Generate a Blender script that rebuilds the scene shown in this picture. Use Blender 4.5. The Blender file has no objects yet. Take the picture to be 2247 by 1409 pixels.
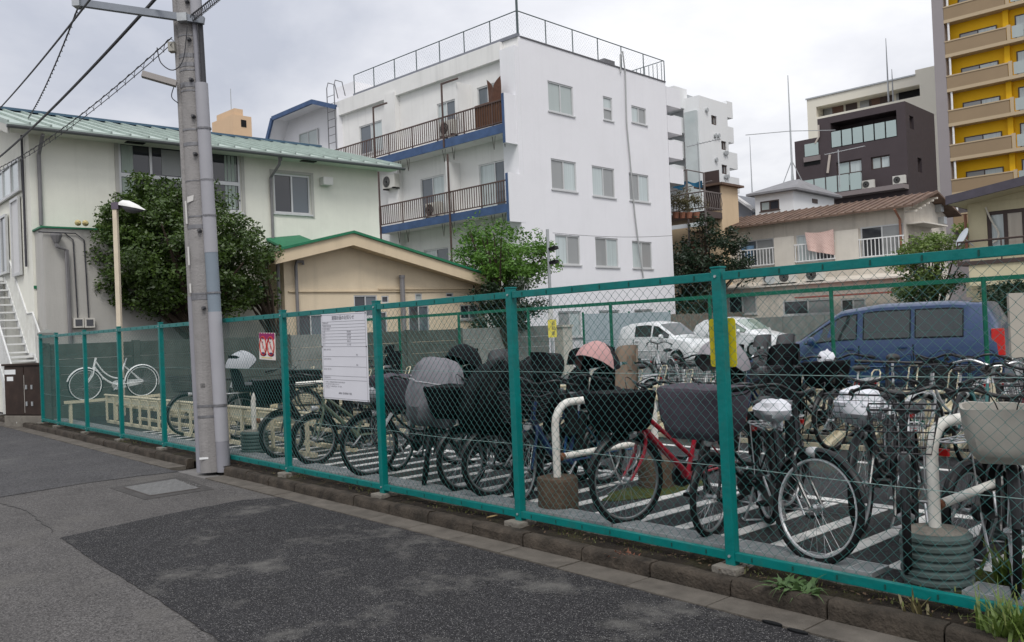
import bpy, bmesh, math, random
from mathutils import Vector, Matrix, noise
R = math.radians
random.seed(11)
scene = bpy.context.scene
C = scene.collection

# ------------------------------------------------------------------ camera
IW, IH, FPX = 2247.0, 1409.0, 1900.0          # photograph size and focal length in its pixels
HEAD = R(180 - 41.2)                          # heading: the fence runs along world X, the lot lies towards +Y
PITCH, ROLL = R(0.65), R(2.41)
EYE = Vector((0, 0, 1.6))
f0 = Vector((math.cos(HEAD), math.sin(HEAD), 0)); r0 = Vector((math.sin(HEAD), -math.cos(HEAD), 0)); u0 = Vector((0, 0, 1))
fw = (f0 * math.cos(PITCH) + u0 * math.sin(PITCH)).normalized()
up = (u0 * math.cos(PITCH) - f0 * math.sin(PITCH)).normalized()
rt = r0 * math.cos(ROLL) - up * math.sin(ROLL)
up = up * math.cos(ROLL) + r0 * math.sin(ROLL)
cam_data = bpy.data.cameras.new('camera')
cam = bpy.data.objects.new('camera', cam_data); C.objects.link(cam)
cam_data.sensor_width = 36.0; cam_data.lens = 36.0 * FPX / IW
cam_data.clip_start = 0.05; cam_data.clip_end = 3000
M = Matrix((rt, up, -fw)).transposed().to_4x4(); M.translation = EYE
cam.matrix_world = M
scene.camera = cam

# ------------------------------------------------------------------ sky, sun, exposure
SUN_EL, SUN_AZ = R(52), R(-38)                # soft sun behind the cloud; azimuth measured from +X
world = bpy.data.worlds.new('World'); scene.world = world; world.use_nodes = True
nt = world.node_tree; nt.nodes.clear()
def wn(t, **k):
    n = nt.nodes.new(t)
    for a, b in k.items(): setattr(n, a, b)
    return n
w_out = wn('ShaderNodeOutputWorld'); w_bg = wn('ShaderNodeBackground'); nt.links.new(w_bg.outputs[0], w_out.inputs[0])
sky = wn('ShaderNodeTexSky', sky_type='NISHITA', sun_disc=False)
sky.sun_elevation = SUN_EL; sky.sun_rotation = math.pi / 2 - SUN_AZ
sky.air_density = 1.0; sky.dust_density = 3.0; sky.ozone_density = 1.0
tc = wn('ShaderNodeTexCoord'); sep = wn('ShaderNodeSeparateXYZ'); nt.links.new(tc.outputs['Generated'], sep.inputs[0])
zc = wn('ShaderNodeMath', operation='MAXIMUM'); nt.links.new(sep.outputs['Z'], zc.inputs[0]); zc.inputs[1].default_value = 0.0
za = wn('ShaderNodeMath', operation='ADD'); nt.links.new(zc.outputs[0], za.inputs[0]); za.inputs[1].default_value = 0.22
dx = wn('ShaderNodeMath', operation='DIVIDE'); nt.links.new(sep.outputs['X'], dx.inputs[0]); nt.links.new(za.outputs[0], dx.inputs[1])
dy = wn('ShaderNodeMath', operation='DIVIDE'); nt.links.new(sep.outputs['Y'], dy.inputs[0]); nt.links.new(za.outputs[0], dy.inputs[1])
cmb = wn('ShaderNodeCombineXYZ'); nt.links.new(dx.outputs[0], cmb.inputs[0]); nt.links.new(dy.outputs[0], cmb.inputs[1])
n1 = wn('ShaderNodeTexNoise'); n1.inputs['Scale'].default_value = 0.7; n1.inputs['Detail'].default_value = 7; n1.inputs['Roughness'].default_value = 0.55; n1.inputs['Distortion'].default_value = 0.35
mp = wn('ShaderNodeMapping'); mp.inputs['Location'].default_value = (3.1, 1.7, 0.0); nt.links.new(cmb.outputs[0], mp.inputs[0]); nt.links.new(mp.outputs[0], n1.inputs['Vector'])
cr = wn('ShaderNodeValToRGB'); nt.links.new(n1.outputs['Fac'], cr.inputs[0])
cr.color_ramp.elements[0].position = 0.34; cr.color_ramp.elements[0].color = (6.1, 6.4, 7.3, 1)
cr.color_ramp.elements[1].position = 0.60; cr.color_ramp.elements[1].color = (11.6, 11.6, 11.9, 1)
e = cr.color_ramp.elements.new(0.45); e.color = (8.3, 8.45, 9.1, 1)
# overcast cloud deck: brighter overhead than at the horizon, as a real one is
gz = wn('ShaderNodeMath', operation='MULTIPLY_ADD'); nt.links.new(zc.outputs[0], gz.inputs[0]); gz.inputs[1].default_value = 0.75; gz.inputs[2].default_value = 0.92
mul = wn('ShaderNodeVectorMath', operation='SCALE'); nt.links.new(cr.outputs[0], mul.inputs[0]); nt.links.new(gz.outputs[0], mul.inputs['Scale'])
mix = wn('ShaderNodeMix', data_type='RGBA'); mix.inputs[0].default_value = 0.88
nt.links.new(sky.outputs[0], mix.inputs[6]); nt.links.new(mul.outputs[0], mix.inputs[7])
nt.links.new(mix.outputs[2], w_bg.inputs[0]); w_bg.inputs[1].default_value = 0.08

sun_d = bpy.data.lights.new('sun', 'SUN'); sun_d.energy = 1.7; sun_d.angle = R(20); sun_d.color = (1.0, 0.965, 0.92)
sun = bpy.data.objects.new('sun', sun_d); C.objects.link(sun)
sdir = Vector((math.cos(SUN_EL) * math.cos(SUN_AZ), math.cos(SUN_EL) * math.sin(SUN_AZ), math.sin(SUN_EL)))
sun.rotation_euler = sdir.to_track_quat('Z', 'Y').to_euler(); sun.location = sdir * 60
vs = scene.view_settings
vs.view_transform = 'Standard'; vs.look = 'None'; vs.gamma = 1.0; vs.use_curve_mapping = False
vs.exposure = 0.12

# ------------------------------------------------------------------ photograph pixel -> place
def ray(px, py):
    return (fw + rt * ((px - IW / 2) / FPX) - up * ((py - IH / 2) / FPX))
def at_depth(px, py, d):                       # d: metres along the horizontal heading
    v = ray(px, py); return EYE + v * (d / v.dot(f0))
def ground(px, py, z=0.0):
    v = ray(px, py); return EYE + v * ((z - EYE.z) / v.z)
def hit_y(px, py, Y):                          # world plane Y = const
    v = ray(px, py); return EYE + v * ((Y - EYE.y) / v.y)
class Frame:
    """local axes of a building: x rightwards along its front, y into it, z up"""
    def __init__(s, loc, deg):
        s.o = Vector((loc[0], loc[1], 0)); s.a = R(deg)
        s.x = Vector((math.cos(s.a), math.sin(s.a), 0)); s.y = Vector((-math.sin(s.a), math.cos(s.a), 0))
    def hy(s, px, py, c=0.0):                  # front plane y=c  -> (x, z)
        v = ray(px, py); t = (c - (EYE - s.o).dot(s.y)) / v.dot(s.y); p = EYE + v * t - s.o
        return p.dot(s.x), p.z
    def hx(s, px, py, c=0.0):                  # side plane x=c -> (y, z)
        v = ray(px, py); t = (c - (EYE - s.o).dot(s.x)) / v.dot(s.x); p = EYE + v * t - s.o
        return p.dot(s.y), p.z
    def ry(s, xl, xr, yt, yb, c=0.0):          # pixel rectangle -> u0,u1,z0,z1 on the front
        xm, ym = (xl + xr) / 2, (yt + yb) / 2
        return s.hy(xl, ym, c)[0], s.hy(xr, ym, c)[0], s.hy(xm, yb, c)[1], s.hy(xm, yt, c)[1]
    def rx(s, xl, xr, yt, yb, c=0.0):
        xm, ym = (xl + xr) / 2, (yt + yb) / 2
        return s.hx(xl, ym, c)[0], s.hx(xr, ym, c)[0], s.hx(xm, yb, c)[1], s.hx(xm, yt, c)[1]
def TF(c=0.0): return lambda u, w, z: (u, c - w, z)      # front facade: w outwards
def TS(c=0.0): return lambda u, w, z: (c + w, u, z)      # side facade on the right

# ------------------------------------------------------------------ materials
MATS = {}
def pm(name, col, rough=0.6, metal=0.0, var=0.0, vscale=4.0, bump=0.0, bscale=60.0, streak=0.0, dirt=None, dscale=1.2, damt=0.0, spec=0.28, coat=0.0, obj=True, stretch=None, sheen=0):
    """procedural surface: base colour with tonal noise, rain streaks, patches of dirt and fine relief"""
    if name in MATS: return MATS[name]
    m = bpy.data.materials.new(name); m.use_nodes = True; t = m.node_tree; b = t.nodes['Principled BSDF']
    b.inputs['Base Color'].default_value = (*col, 1); b.inputs['Roughness'].default_value = rough; b.inputs['Metallic'].default_value = metal
    b.inputs['Specular IOR Level'].default_value = spec
    if coat: b.inputs['Coat Weight'].default_value = coat; b.inputs['Coat Roughness'].default_value = 0.08
    L = t.links.new
    if var or bump or streak or damt:
        g = t.nodes.new('ShaderNodeTexCoord'); src = g.outputs['Object']
        if stretch:
            mpn = t.nodes.new('ShaderNodeMapping'); mpn.inputs['Scale'].default_value = stretch; L(src, mpn.inputs[0]); src = mpn.outputs[0]
        cur = None
        def mixc(fac_out, ca, cb, cur):
            x = t.nodes.new('ShaderNodeMix'); x.data_type = 'RGBA'
            L(fac_out, x.inputs[0])
            if cur is None: x.inputs[6].default_value = (*ca, 1)
            else: L(cur, x.inputs[6])
            x.inputs[7].default_value = (*cb, 1)
            return x.outputs[2]
        if var:
            n = t.nodes.new('ShaderNodeTexNoise'); n.inputs['Scale'].default_value = vscale; n.inputs['Detail'].default_value = 6; n.inputs['Roughness'].default_value = 0.6; L(src, n.inputs['Vector'])
            r = t.nodes.new('ShaderNodeMapRange'); r.inputs[1].default_value = 0.3; r.inputs[2].default_value = 0.7; L(n.outputs['Fac'], r.inputs[0])
            x = t.nodes.new('ShaderNodeMix'); x.data_type = 'RGBA'; L(r.outputs[0], x.inputs[0])
            x.inputs[6].default_value = (*[min(1, c * (1 - var)) for c in col], 1); x.inputs[7].default_value = (*[min(1, c * (1 + var)) for c in col], 1)
            cur = x.outputs[2]
        if streak:
            mpn = t.nodes.new('ShaderNodeMapping'); mpn.inputs['Scale'].default_value = (2.2, 2.2, 0.12); L(g.outputs['Object'], mpn.inputs[0])
            n = t.nodes.new('ShaderNodeTexNoise'); n.inputs['Scale'].default_value = 1.6; n.inputs['Detail'].default_value = 5; n.inputs['Roughness'].default_value = 0.65; L(mpn.outputs[0], n.inputs['Vector'])
            r = t.nodes.new('ShaderNodeMapRange'); r.inputs[1].default_value = 0.52; r.inputs[2].default_value = 0.78; r.inputs[4].default_value = streak; L(n.outputs['Fac'], r.inputs[0])
            cur = mixc(r.outputs[0], col, [c * 0.45 for c in col], cur)
        if damt:
            n = t.nodes.new('ShaderNodeTexNoise'); n.inputs['Scale'].default_value = dscale; n.inputs['Detail'].default_value = 8; n.inputs['Roughness'].default_value = 0.7; L(src, n.inputs['Vector'])
            r = t.nodes.new('ShaderNodeMapRange'); r.inputs[1].default_value = 0.5; r.inputs[2].default_value = 0.72; r.inputs[4].default_value = damt; L(n.outputs['Fac'], r.inputs[0])
            cur = mixc(r.outputs[0], col, dirt or (0.05, 0.045, 0.035), cur)
        if cur is not None: L(cur, b.inputs['Base Color'])
        if bump:
            n = t.nodes.new('ShaderNodeTexNoise'); n.inputs['Scale'].default_value = bscale; n.inputs['Detail'].default_value = 4; L(src, n.inputs['Vector'])
            bp = t.nodes.new('ShaderNodeBump'); bp.inputs['Strength'].default_value = bump; bp.inputs['Distance'].default_value = 0.02; L(n.outputs['Fac'], bp.inputs['Height']); L(bp.outputs[0], b.inputs['Normal'])
    MATS[name] = m
    return m

def leafmat(name, c1, c2, rough=0.55):
    """leaf surface: colour varies from clump to clump, a little light passes through"""
    if name in MATS: return MATS[name]
    m = bpy.data.materials.new(name); m.use_nodes = True; t = m.node_tree; b = t.nodes['Principled BSDF']; L = t.links.new
    g = t.nodes.new('ShaderNodeTexCoord'); n = t.nodes.new('ShaderNodeTexNoise'); n.inputs['Scale'].default_value = 2.6; n.inputs['Detail'].default_value = 6; n.inputs['Roughness'].default_value = 0.75; L(g.outputs['Object'], n.inputs['Vector'])
    r = t.nodes.new('ShaderNodeMapRange'); r.inputs[1].default_value = 0.3; r.inputs[2].default_value = 0.7; L(n.outputs['Fac'], r.inputs[0])
    x = t.nodes.new('ShaderNodeMix'); x.data_type = 'RGBA'; L(r.outputs[0], x.inputs[0]); x.inputs[6].default_value = (*c1, 1); x.inputs[7].default_value = (*c2, 1)
    L(x.outputs[2], b.inputs['Base Color']); b.inputs['Roughness'].default_value = rough
    tr = t.nodes.new('ShaderNodeBsdfTranslucent'); L(x.outputs[2], tr.inputs[0]); ms = t.nodes.new('ShaderNodeMixShader'); ms.inputs[0].default_value = 0.25
    L(b.outputs[0], ms.inputs[1]); L(tr.outputs[0], ms.inputs[2]); L(ms.outputs[0], t.nodes['Material Output'].inputs[0])
    MATS[name] = m; return m

def glassmat(name, col, rough=0.06, stripes=0.0, scale=30.0):
    """window glass with a dark room or a curtain right behind it"""
    if name in MATS: return MATS[name]
    m = bpy.data.materials.new(name); m.use_nodes = True; t = m.node_tree; b = t.nodes['Principled BSDF']; L = t.links.new
    b.inputs['Roughness'].default_value = rough; b.inputs['Base Color'].default_value = (*col, 1); b.inputs['Coat Weight'].default_value = 0.6; b.inputs['Coat Roughness'].default_value = 0.03
    g = t.nodes.new('ShaderNodeTexCoord')
    if stripes:
        w = t.nodes.new('ShaderNodeTexNoise'); mpn = t.nodes.new('ShaderNodeMapping'); mpn.inputs['Scale'].default_value = (scale, scale, 0.3); L(g.outputs['Object'], mpn.inputs[0]); L(mpn.outputs[0], w.inputs['Vector']); w.inputs['Scale'].default_value = 1.0; w.inputs['Detail'].default_value = 2
        x = t.nodes.new('ShaderNodeMix'); x.data_type = 'RGBA'; L(w.outputs['Fac'], x.inputs[0]); x.inputs[6].default_value = (*[c * (1 - stripes) for c in col], 1); x.inputs[7].default_value = (*[min(1, c * (1 + stripes)) for c in col], 1)
        L(x.outputs[2], b.inputs['Base Color'])
    MATS[name] = m; return m

# ------------------------------------------------------------------ mesh builder
class MB:
    def __init__(s, T=None): s.v = []; s.f = []; s.T = T
    def add(s, vs_, fs):
        k = len(s.v)
        for p in vs_: s.v.append(tuple(s.T(*p)) if s.T else tuple(p))
        for f in fs: s.f.append(tuple(i + k for i in f))
        return s
    def box(s, x0, x1, y0, y1, z0, z1):
        return s.add([(x0, y0, z0), (x1, y0, z0), (x1, y1, z0), (x0, y1, z0), (x0, y0, z1), (x1, y0, z1), (x1, y1, z1), (x0, y1, z1)],
                     [(0, 3, 2, 1), (4, 5, 6, 7), (0, 1, 5, 4), (1, 2, 6, 5), (2, 3, 7, 6), (3, 0, 4, 7)])
    def bar(s, a, b, w, h, upv=(0, 0, 1)):
        a, b = Vector(a), Vector(b); d = (b - a).normalized(); sx = d.cross(Vector(upv))
        if sx.length < 1e-5: sx = d.cross(Vector((1, 0, 0)))
        sx.normalize(); sz = sx.cross(d)
        c = [(-w / 2, -h / 2), (w / 2, -h / 2), (w / 2, h / 2), (-w / 2, h / 2)]
        vv = [a + sx * i + sz * j for i, j in c] + [b + sx * i + sz * j for i, j in c]
        return s.add(vv, [(0, 1, 2, 3), (7, 6, 5, 4), (0, 4, 5, 1), (1, 5, 6, 2), (2, 6, 7, 3), (3, 7, 4, 0)])
    def tube(s, pts, r, n=6, closed=False, caps=True):
        P = [Vector(p) for p in pts]; k = len(P); rr = r if isinstance(r, (list, tuple)) else [r] * k
        rings = []; ref = None
        for i in range(k):
            if closed: d = P[(i + 1) % k] - P[i - 1]
            else: d = P[min(i + 1, k - 1)] - P[max(i - 1, 0)]
            if d.length < 1e-9: d = Vector((0, 0, 1))
            d.normalize()
            if ref is None: ref = d.orthogonal().normalized()
            x = (ref - d * ref.dot(d))
            if x.length < 1e-5: x = d.orthogonal()
            x.normalize(); y = d.cross(x); ref = x
            rings.append([P[i] + (x * math.cos(2 * math.pi * j / n) + y * math.sin(2 * math.pi * j / n)) * rr[i] for j in range(n)])
        vv = [p for ring in rings for p in ring]; ff = []
        for i in range(k if closed else k - 1):
            a, b = i * n, ((i + 1) % k) * n
            for j in range(n): ff.append((a + j, a + (j + 1) % n, b + (j + 1) % n, b + j))
        if caps and not closed: ff.append(tuple(range(n - 1, -1, -1))); ff.append(tuple((k - 1) * n + j for j in range(n)))
        return s.add(vv, ff)
    def lathe(s, prof, n=16, c=(0, 0, 0), axis='z', caps=True):
        vv = []; ff = []
        for r, z in prof:
            for j in range(n):
                a = 2 * math.pi * j / n; x, y = r * math.cos(a), r * math.sin(a)
                q = (x, y, z) if axis == 'z' else ((x, z, y) if axis == 'y' else (z, x, y))
                vv.append((c[0] + q[0], c[1] + q[1], c[2] + q[2]))
        for i in range(len(prof) - 1):
            for j in range(n): ff.append((i * n + j, i * n + (j + 1) % n, (i + 1) * n + (j + 1) % n, (i + 1) * n + j))
        if caps: ff.append(tuple(range(n - 1, -1, -1))); ff.append(tuple((len(prof) - 1) * n + j for j in range(n)))
        return s.add(vv, ff)
    def loft(s, rings, caps=True, closed=True):
        n = len(rings[0]); vv = [p for r_ in rings for p in r_]; ff = []
        for i in range(len(rings) - 1):
            for j in range(n if closed else n - 1): ff.append((i * n + j, i * n + (j + 1) % n, (i + 1) * n + (j + 1) % n, (i + 1) * n + j))
        if caps: ff.append(tuple(range(n - 1, -1, -1))); ff.append(tuple((len(rings) - 1) * n + j for j in range(n)))
        return s.add(vv, ff)
    def prism(s, poly, d0, d1, ax='y'):
        """polygon of (a, b) pairs pushed along ax: y -> (a, d, b), z -> (a, b, d), x -> (d, a, b)"""
        q = {'y': lambda a, b, d: (a, d, b), 'z': lambda a, b, d: (a, b, d), 'x': lambda a, b, d: (d, a, b)}[ax]; n = len(poly)
        return s.add([q(a, b, d0) for a, b in poly] + [q(a, b, d1) for a, b in poly], [tuple(range(n)), tuple(range(2 * n - 1, n - 1, -1))] + [(j, j + n, (j + 1) % n + n, (j + 1) % n) for j in range(n)])
    def quad(s, a, b, c, d): return s.add([a, b, c, d], [(0, 1, 2, 3)])
    def grid(s, fn, nu, nv):
        return s.add([fn(i / nu, j / nv) for i in range(nu + 1) for j in range(nv + 1)],
                     [(i * (nv + 1) + j, (i + 1) * (nv + 1) + j, (i + 1) * (nv + 1) + j + 1, i * (nv + 1) + j + 1) for i in range(nu) for j in range(nv)])
    def panel(s, u0, u1, z0, z1, holes, rec=0.12):
        """wall face at w=0 with rectangular openings and their reveals"""
        us = sorted({u0, u1, *[min(max(h[i], u0), u1) for h in holes for i in (0, 1)]}); zs = sorted({z0, z1, *[min(max(h[i], z0), z1) for h in holes for i in (2, 3)]})
        for a, b in zip(us, us[1:]):
            for c, d in zip(zs, zs[1:]):
                if b - a < 1e-6 or d - c < 1e-6: continue
                m, k = (a + b) / 2, (c + d) / 2
                if any(h[0] < m < h[1] and h[2] < k < h[3] for h in holes): continue
                s.quad((a, 0, c), (b, 0, c), (b, 0, d), (a, 0, d))
        for a, b, c, d in holes:
            s.quad((a, 0, c), (b, 0, c), (b, -rec, c), (a, -rec, c)); s.quad((a, 0, d), (b, 0, d), (b, -rec, d), (a, -rec, d))
            s.quad((a, 0, c), (a, 0, d), (a, -rec, d), (a, -rec, c)); s.quad((b, 0, c), (b, 0, d), (b, -rec, d), (b, -rec, c))
        return s
    def mesh(s, name, mat, smooth=False, recalc=True, bevel=0.0):
        me = bpy.data.meshes.new(name); me.from_pydata(s.v, [], s.f)
        if recalc or bevel:
            bm = bmesh.new(); bm.from_mesh(me)
            if recalc: bmesh.ops.recalc_face_normals(bm, faces=bm.faces)
            if bevel: bmesh.ops.bevel(bm, geom=list(bm.edges), offset=bevel, segments=2, profile=0.7, affect='EDGES', clamp_overlap=True)
            bm.to_mesh(me); bm.free()
        if smooth:
            me.polygons.foreach_set('use_smooth', [True] * len(me.polygons)); me.set_sharp_from_angle(angle=R(38))
        if mat is not None: me.materials.append(mat)
        return me
    def build(s, name, mat, parent=None, smooth=False, recalc=True, bevel=0.0):
        return put(name, s.mesh(name, mat, smooth, recalc, bevel), parent)
def put(name, me, parent=None, mw=None):
    o = bpy.data.objects.new(name, me); C.objects.link(o)
    if parent is not None: o.parent = parent
    if mw is not None: o.matrix_local = mw
    return o
def tag(o, label=None, cat=None, group=None, kind=None):
    if label: o['label'] = label
    if cat: o['category'] = cat
    if group: o['group'] = group
    if kind: o['kind'] = kind
    return o
def thing(name, label, cat, loc=(0, 0, 0), rz=0.0, group=None):
    o = bpy.data.objects.new(name, None); C.objects.link(o); o.empty_display_size = 0.2
    o.location = loc; o.rotation_euler = (0, 0, rz); return tag(o, label, cat, group)
def fthing(name, label, cat, fr, group=None): return thing(name, label, cat, fr.o, fr.a, group)
def struct(name, mb, mat, **k): return tag(mb.build(name, mat, **k), kind='structure')
def arc(cx, cz, r, a0, a1, n): return [(cx + r * math.cos(R(a0 + (a1 - a0) * i / n)), cz + r * math.sin(R(a0 + (a1 - a0) * i / n))) for i in range(n + 1)]
def smoothpath(pts, k=5):
    """Catmull-Rom through the points"""
    P = [Vector(p) for p in pts]; out = []
    for i in range(len(P) - 1):
        a, b, c, d = P[max(i - 1, 0)], P[i], P[i + 1], P[min(i + 2, len(P) - 1)]
        for j in range(k):
            t = j / k; out.append(0.5 * ((2 * b) + (c - a) * t + (2 * a - 5 * b + 4 * c - d) * t * t + (3 * b - a - 3 * c + d) * t ** 3))
    out.append(P[-1]); return out
def text_mesh(body, size, align='CENTER'):
    cu = bpy.data.curves.new('lettering', 'FONT'); cu.body = body; cu.size = size; cu.align_x = align; cu.align_y = 'CENTER'; cu.resolution_u = 2
    o = bpy.data.objects.new('lettering_tmp', cu); C.objects.link(o)
    bpy.context.view_layer.update()
    me = bpy.data.meshes.new_from_object(o.evaluated_get(bpy.context.evaluated_depsgraph_get()))
    bpy.data.objects.remove(o); bpy.data.curves.remove(cu); me.name = 'lettering'; return me

# shared colours
GREEN = pm('fence_green_paint', (0.0, 0.150, 0.140), 0.38, var=0.12, vscale=9, damt=0.4, dirt=(0.03, 0.075, 0.06), dscale=7, bump=0.15, bscale=30)
GREEN2 = pm('old_fence_green_paint', (0.005, 0.115, 0.07), 0.45, var=0.15, vscale=9)
WIRE = pm('fence_wire_coating', (0.022, 0.13, 0.12), 0.42, spec=0.5)
WIRE2 = pm('old_fence_wire_coating', (0.02, 0.10, 0.065), 0.45)
ALU = pm('aluminium_frame', (0.55, 0.56, 0.56), 0.4, metal=0.3, var=0.05)
DARKFR = pm('bronze_frame', (0.07, 0.05, 0.045), 0.45)
WHITEP = pm('white_paint', (0.74, 0.75, 0.75), 0.5, var=0.06, vscale=5, streak=0.25)
STEEL = pm('galvanised_steel', (0.42, 0.44, 0.45), 0.42, metal=0.6, var=0.12, vscale=14)
BLACKP = pm('black_plastic', (0.006, 0.0065, 0.0075), 0.5, spec=0.2)
RUBBER = pm('tyre_rubber', (0.008, 0.008, 0.009), 0.8, var=0.3, vscale=20, spec=0.15)
G_DARK = glassmat('dark_room_glass', (0.035, 0.037, 0.045), 0.05)
G_BLUE = glassmat('shaded_room_glass', (0.10, 0.12, 0.14), 0.06)
G_FROST = glassmat('frosted_glass', (0.36, 0.41, 0.40), 0.22, 0.06, 3)
G_CURT = glassmat('curtained_glass', (0.46, 0.52, 0.52), 0.12, 0.25, 14)
G_GREY = glassmat('screened_glass', (0.27, 0.28, 0.28), 0.3, 0.06, 3)

def window(root, T, u0, u1, z0, z1, panes=2, rec=0.1, fmat=None, pmats=None, fw_=0.045, transom=None, sill=True, name='window', label=None):
    fmat = fmat or ALU; pmats = pmats or [G_GREY, G_CURT]
    m = MB(T); w0, w1 = -rec + 0.01, -rec + 0.07
    m.box(u0, u1, w0, w1, z0, z0 + fw_); m.box(u0, u1, w0, w1, z1 - fw_, z1)
    m.box(u0, u0 + fw_, w0, w1, z0 + fw_, z1 - fw_); m.box(u1 - fw_, u1, w0, w1, z0 + fw_, z1 - fw_)
    zt = [z0 + fw_, z1 - fw_]
    if transom: zt = [z0 + fw_, transom, z1 - fw_]; m.box(u0 + fw_, u1 - fw_, w0 + 0.002, w1 - 0.002, transom - fw_ * 0.8, transom + fw_ * 0.8)
    du = (u1 - u0) / panes
    for i in range(1, panes): m.box(u0 + du * i - fw_ * 0.5, u0 + du * i + fw_ * 0.5, w0 + 0.004, w1 - 0.004, z0 + fw_, z1 - fw_)
    o = m.build(name, fmat, root)
    if label: o['label'] = label
    if sill:
        MB(T).box(u0 - 0.05, u1 + 0.05, -rec + 0.071, 0.05, z0 - 0.05, z0 - 0.002).build('sill', fmat, o)
    k = 0
    for j in range(len(zt) - 1):
        for i in range(panes):
            off = 0.004 * (i % 2)
            MB(T).box(u0 + du * i + 0.005, u0 + du * (i + 1) - 0.005, w0 + 0.012 + off, w0 + 0.024 + off, zt[j], zt[j + 1]).build('pane', pmats[k % len(pmats)], o); k += 1
    return o
def shell(mb, x0, x1, y0, y1, z0, z1):
    """the unseen back and top of a building block (front and right side are panels)"""
    mb.quad((x0, y1, z0), (x1, y1, z0), (x1, y1, z1), (x0, y1, z1)); mb.quad((x0, y0, z0), (x0, y1, z0), (x0, y1, z1), (x0, y0, z1)); mb.quad((x0, y0, z1), (x1, y0, z1), (x1, y1, z1), (x0, y1, z1))
def ac_unit(root_loc, rz, label, group='outdoor air conditioner units', s=1.0, feet=True):
    r = thing('air_conditioner_unit', label, 'air conditioner', root_loc, rz, group)
    cream = pm('ac_casing', (0.55, 0.54, 0.50), 0.5, var=0.06)
    MB().box(-0.4 * s, 0.4 * s, -0.14 * s, 0.14 * s, 0.05, 0.6 * s).build('casing', cream, r, bevel=0.015)
    m = MB()
    for q in (0.23, 0.18, 0.13, 0.08): m.tube([(-0.12 * s + q * s * math.cos(a * math.pi / 8), -0.15 * s, 0.32 * s + q * s * math.sin(a * math.pi / 8)) for a in range(16)], 0.006, 4, closed=True)
    g = m.build('fan_grille', pm('ac_grille', (0.30, 0.30, 0.29), 0.5), r)
    MB().lathe([(0.22 * s, -0.004), (0.22 * s, 0)], 18, (-0.12 * s, -0.142 * s, 0.32 * s), 'y').build('fan_opening', BLACKP, r)
    if feet:
        for x in (-0.3, 0.3): MB().box(x * s - 0.04, x * s + 0.04, -0.17 * s, 0.17 * s, 0, 0.05).build('foot', BLACKP, r)
    return r
# ================================================================== the setting: ground, road, kerb, lot
def asphalt(name, base, speck, amt, scale=150.0, blotch=(0.2, 0.19, 0.18), bamt=0.5, bsc=0.9, rough=0.85, bump=0.5, seed=0.0):
    m = bpy.data.materials.new(name); m.use_nodes = True; t = m.node_tree; b = t.nodes['Principled BSDF']; L = t.links.new
    b.inputs['Roughness'].default_value = rough; b.inputs['Specular IOR Level'].default_value = 0.2
    g = t.nodes.new('ShaderNodeTexCoord'); mpn = t.nodes.new('ShaderNodeMapping'); mpn.inputs['Location'].default_value = (seed, seed * 0.7, 0); L(g.outputs['Object'], mpn.inputs[0]); src = mpn.outputs[0]
    def tex(kind, sc, det=5, ro=0.6):
        n = t.nodes.new(kind); n.inputs['Scale'].default_value = sc; L(src, n.inputs['Vector'])
        if kind == 'ShaderNodeTexNoise': n.inputs['Detail'].default_value = det; n.inputs['Roughness'].default_value = ro
        return n
    def rng(o, a, b_, lo=0.0, hi=1.0):
        r = t.nodes.new('ShaderNodeMapRange'); r.inputs[1].default_value = a; r.inputs[2].default_value = b_; r.inputs[3].default_value = lo; r.inputs[4].default_value = hi; L(o, r.inputs[0]); return r.outputs[0]
    def mx(f, a, c):
        x = t.nodes.new('ShaderNodeMix'); x.data_type = 'RGBA'; L(f, x.inputs[0])
        for v, i in ((a, 6), (c, 7)):
            if isinstance(v, tuple): x.inputs[i].default_value = (*v, 1)
            else: L(v, x.inputs[i])
        return x.outputs[2]
    big = tex('ShaderNodeTexNoise', 1.6, 8, 0.68)
    c = mx(rng(big.outputs['Fac'], 0.3, 0.7), tuple(v * 0.72 for v in base), tuple(v * 1.28 for v in base))
    fine = tex('ShaderNodeTexNoise', 55, 4, 0.7); c = mx(rng(fine.outputs['Fac'], 0.35, 0.75, 0, 0.45), c, tuple(v * 1.9 for v in base))
    # crushed stone: every chip its own grey, a few pale ones
    vor = tex('ShaderNodeTexVoronoi', scale); vr = t.nodes.new('ShaderNodeSeparateColor'); L(vor.outputs['Color'], vr.inputs[0])
    c = mx(rng(vr.outputs[1], 0.0, 1.0, 0, 1.0), tuple(v * 0.3 for v in base), c)
    mul = t.nodes.new('ShaderNodeMath'); mul.operation = 'MULTIPLY'; L(rng(vr.outputs[0], 1 - amt, 1.0), mul.inputs[0]); L(rng(vor.outputs['Distance'], 0.5, 0.2), mul.inputs[1])
    c = mx(mul.outputs[0], c, speck)
    bl = tex('ShaderNodeTexNoise', bsc, 9, 0.72); c = mx(rng(bl.outputs['Fac'], 0.53, 0.66, 0, bamt), c, blotch)
    dk = tex('ShaderNodeTexNoise', bsc * 1.7, 6, 0.6); c = mx(rng(dk.outputs['Fac'], 0.60, 0.74, 0, 0.55), c, tuple(v * 0.45 for v in base))
    L(c, b.inputs['Base Color'])
    bp = t.nodes.new('ShaderNodeBump'); bp.inputs['Strength'].default_value = bump; bp.inputs['Distance'].default_value = 0.012
    ad = t.nodes.new('ShaderNodeMath'); ad.operation = 'MULTIPLY_ADD'; L(vor.outputs['Distance'], ad.inputs[0]); ad.inputs[1].default_value = -0.6; L(fine.outputs['Fac'], ad.inputs[2]); L(ad.outputs[0], bp.inputs['Height']); L(bp.outputs[0], b.inputs['Normal'])
    return m
A_SMOOTH = asphalt('smooth_road_asphalt', (0.105, 0.10, 0.097), (0.24, 0.23, 0.22), 0.25, 110, (0.115, 0.109, 0.10), 0.5, 1.0, bump=0.35)
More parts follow.
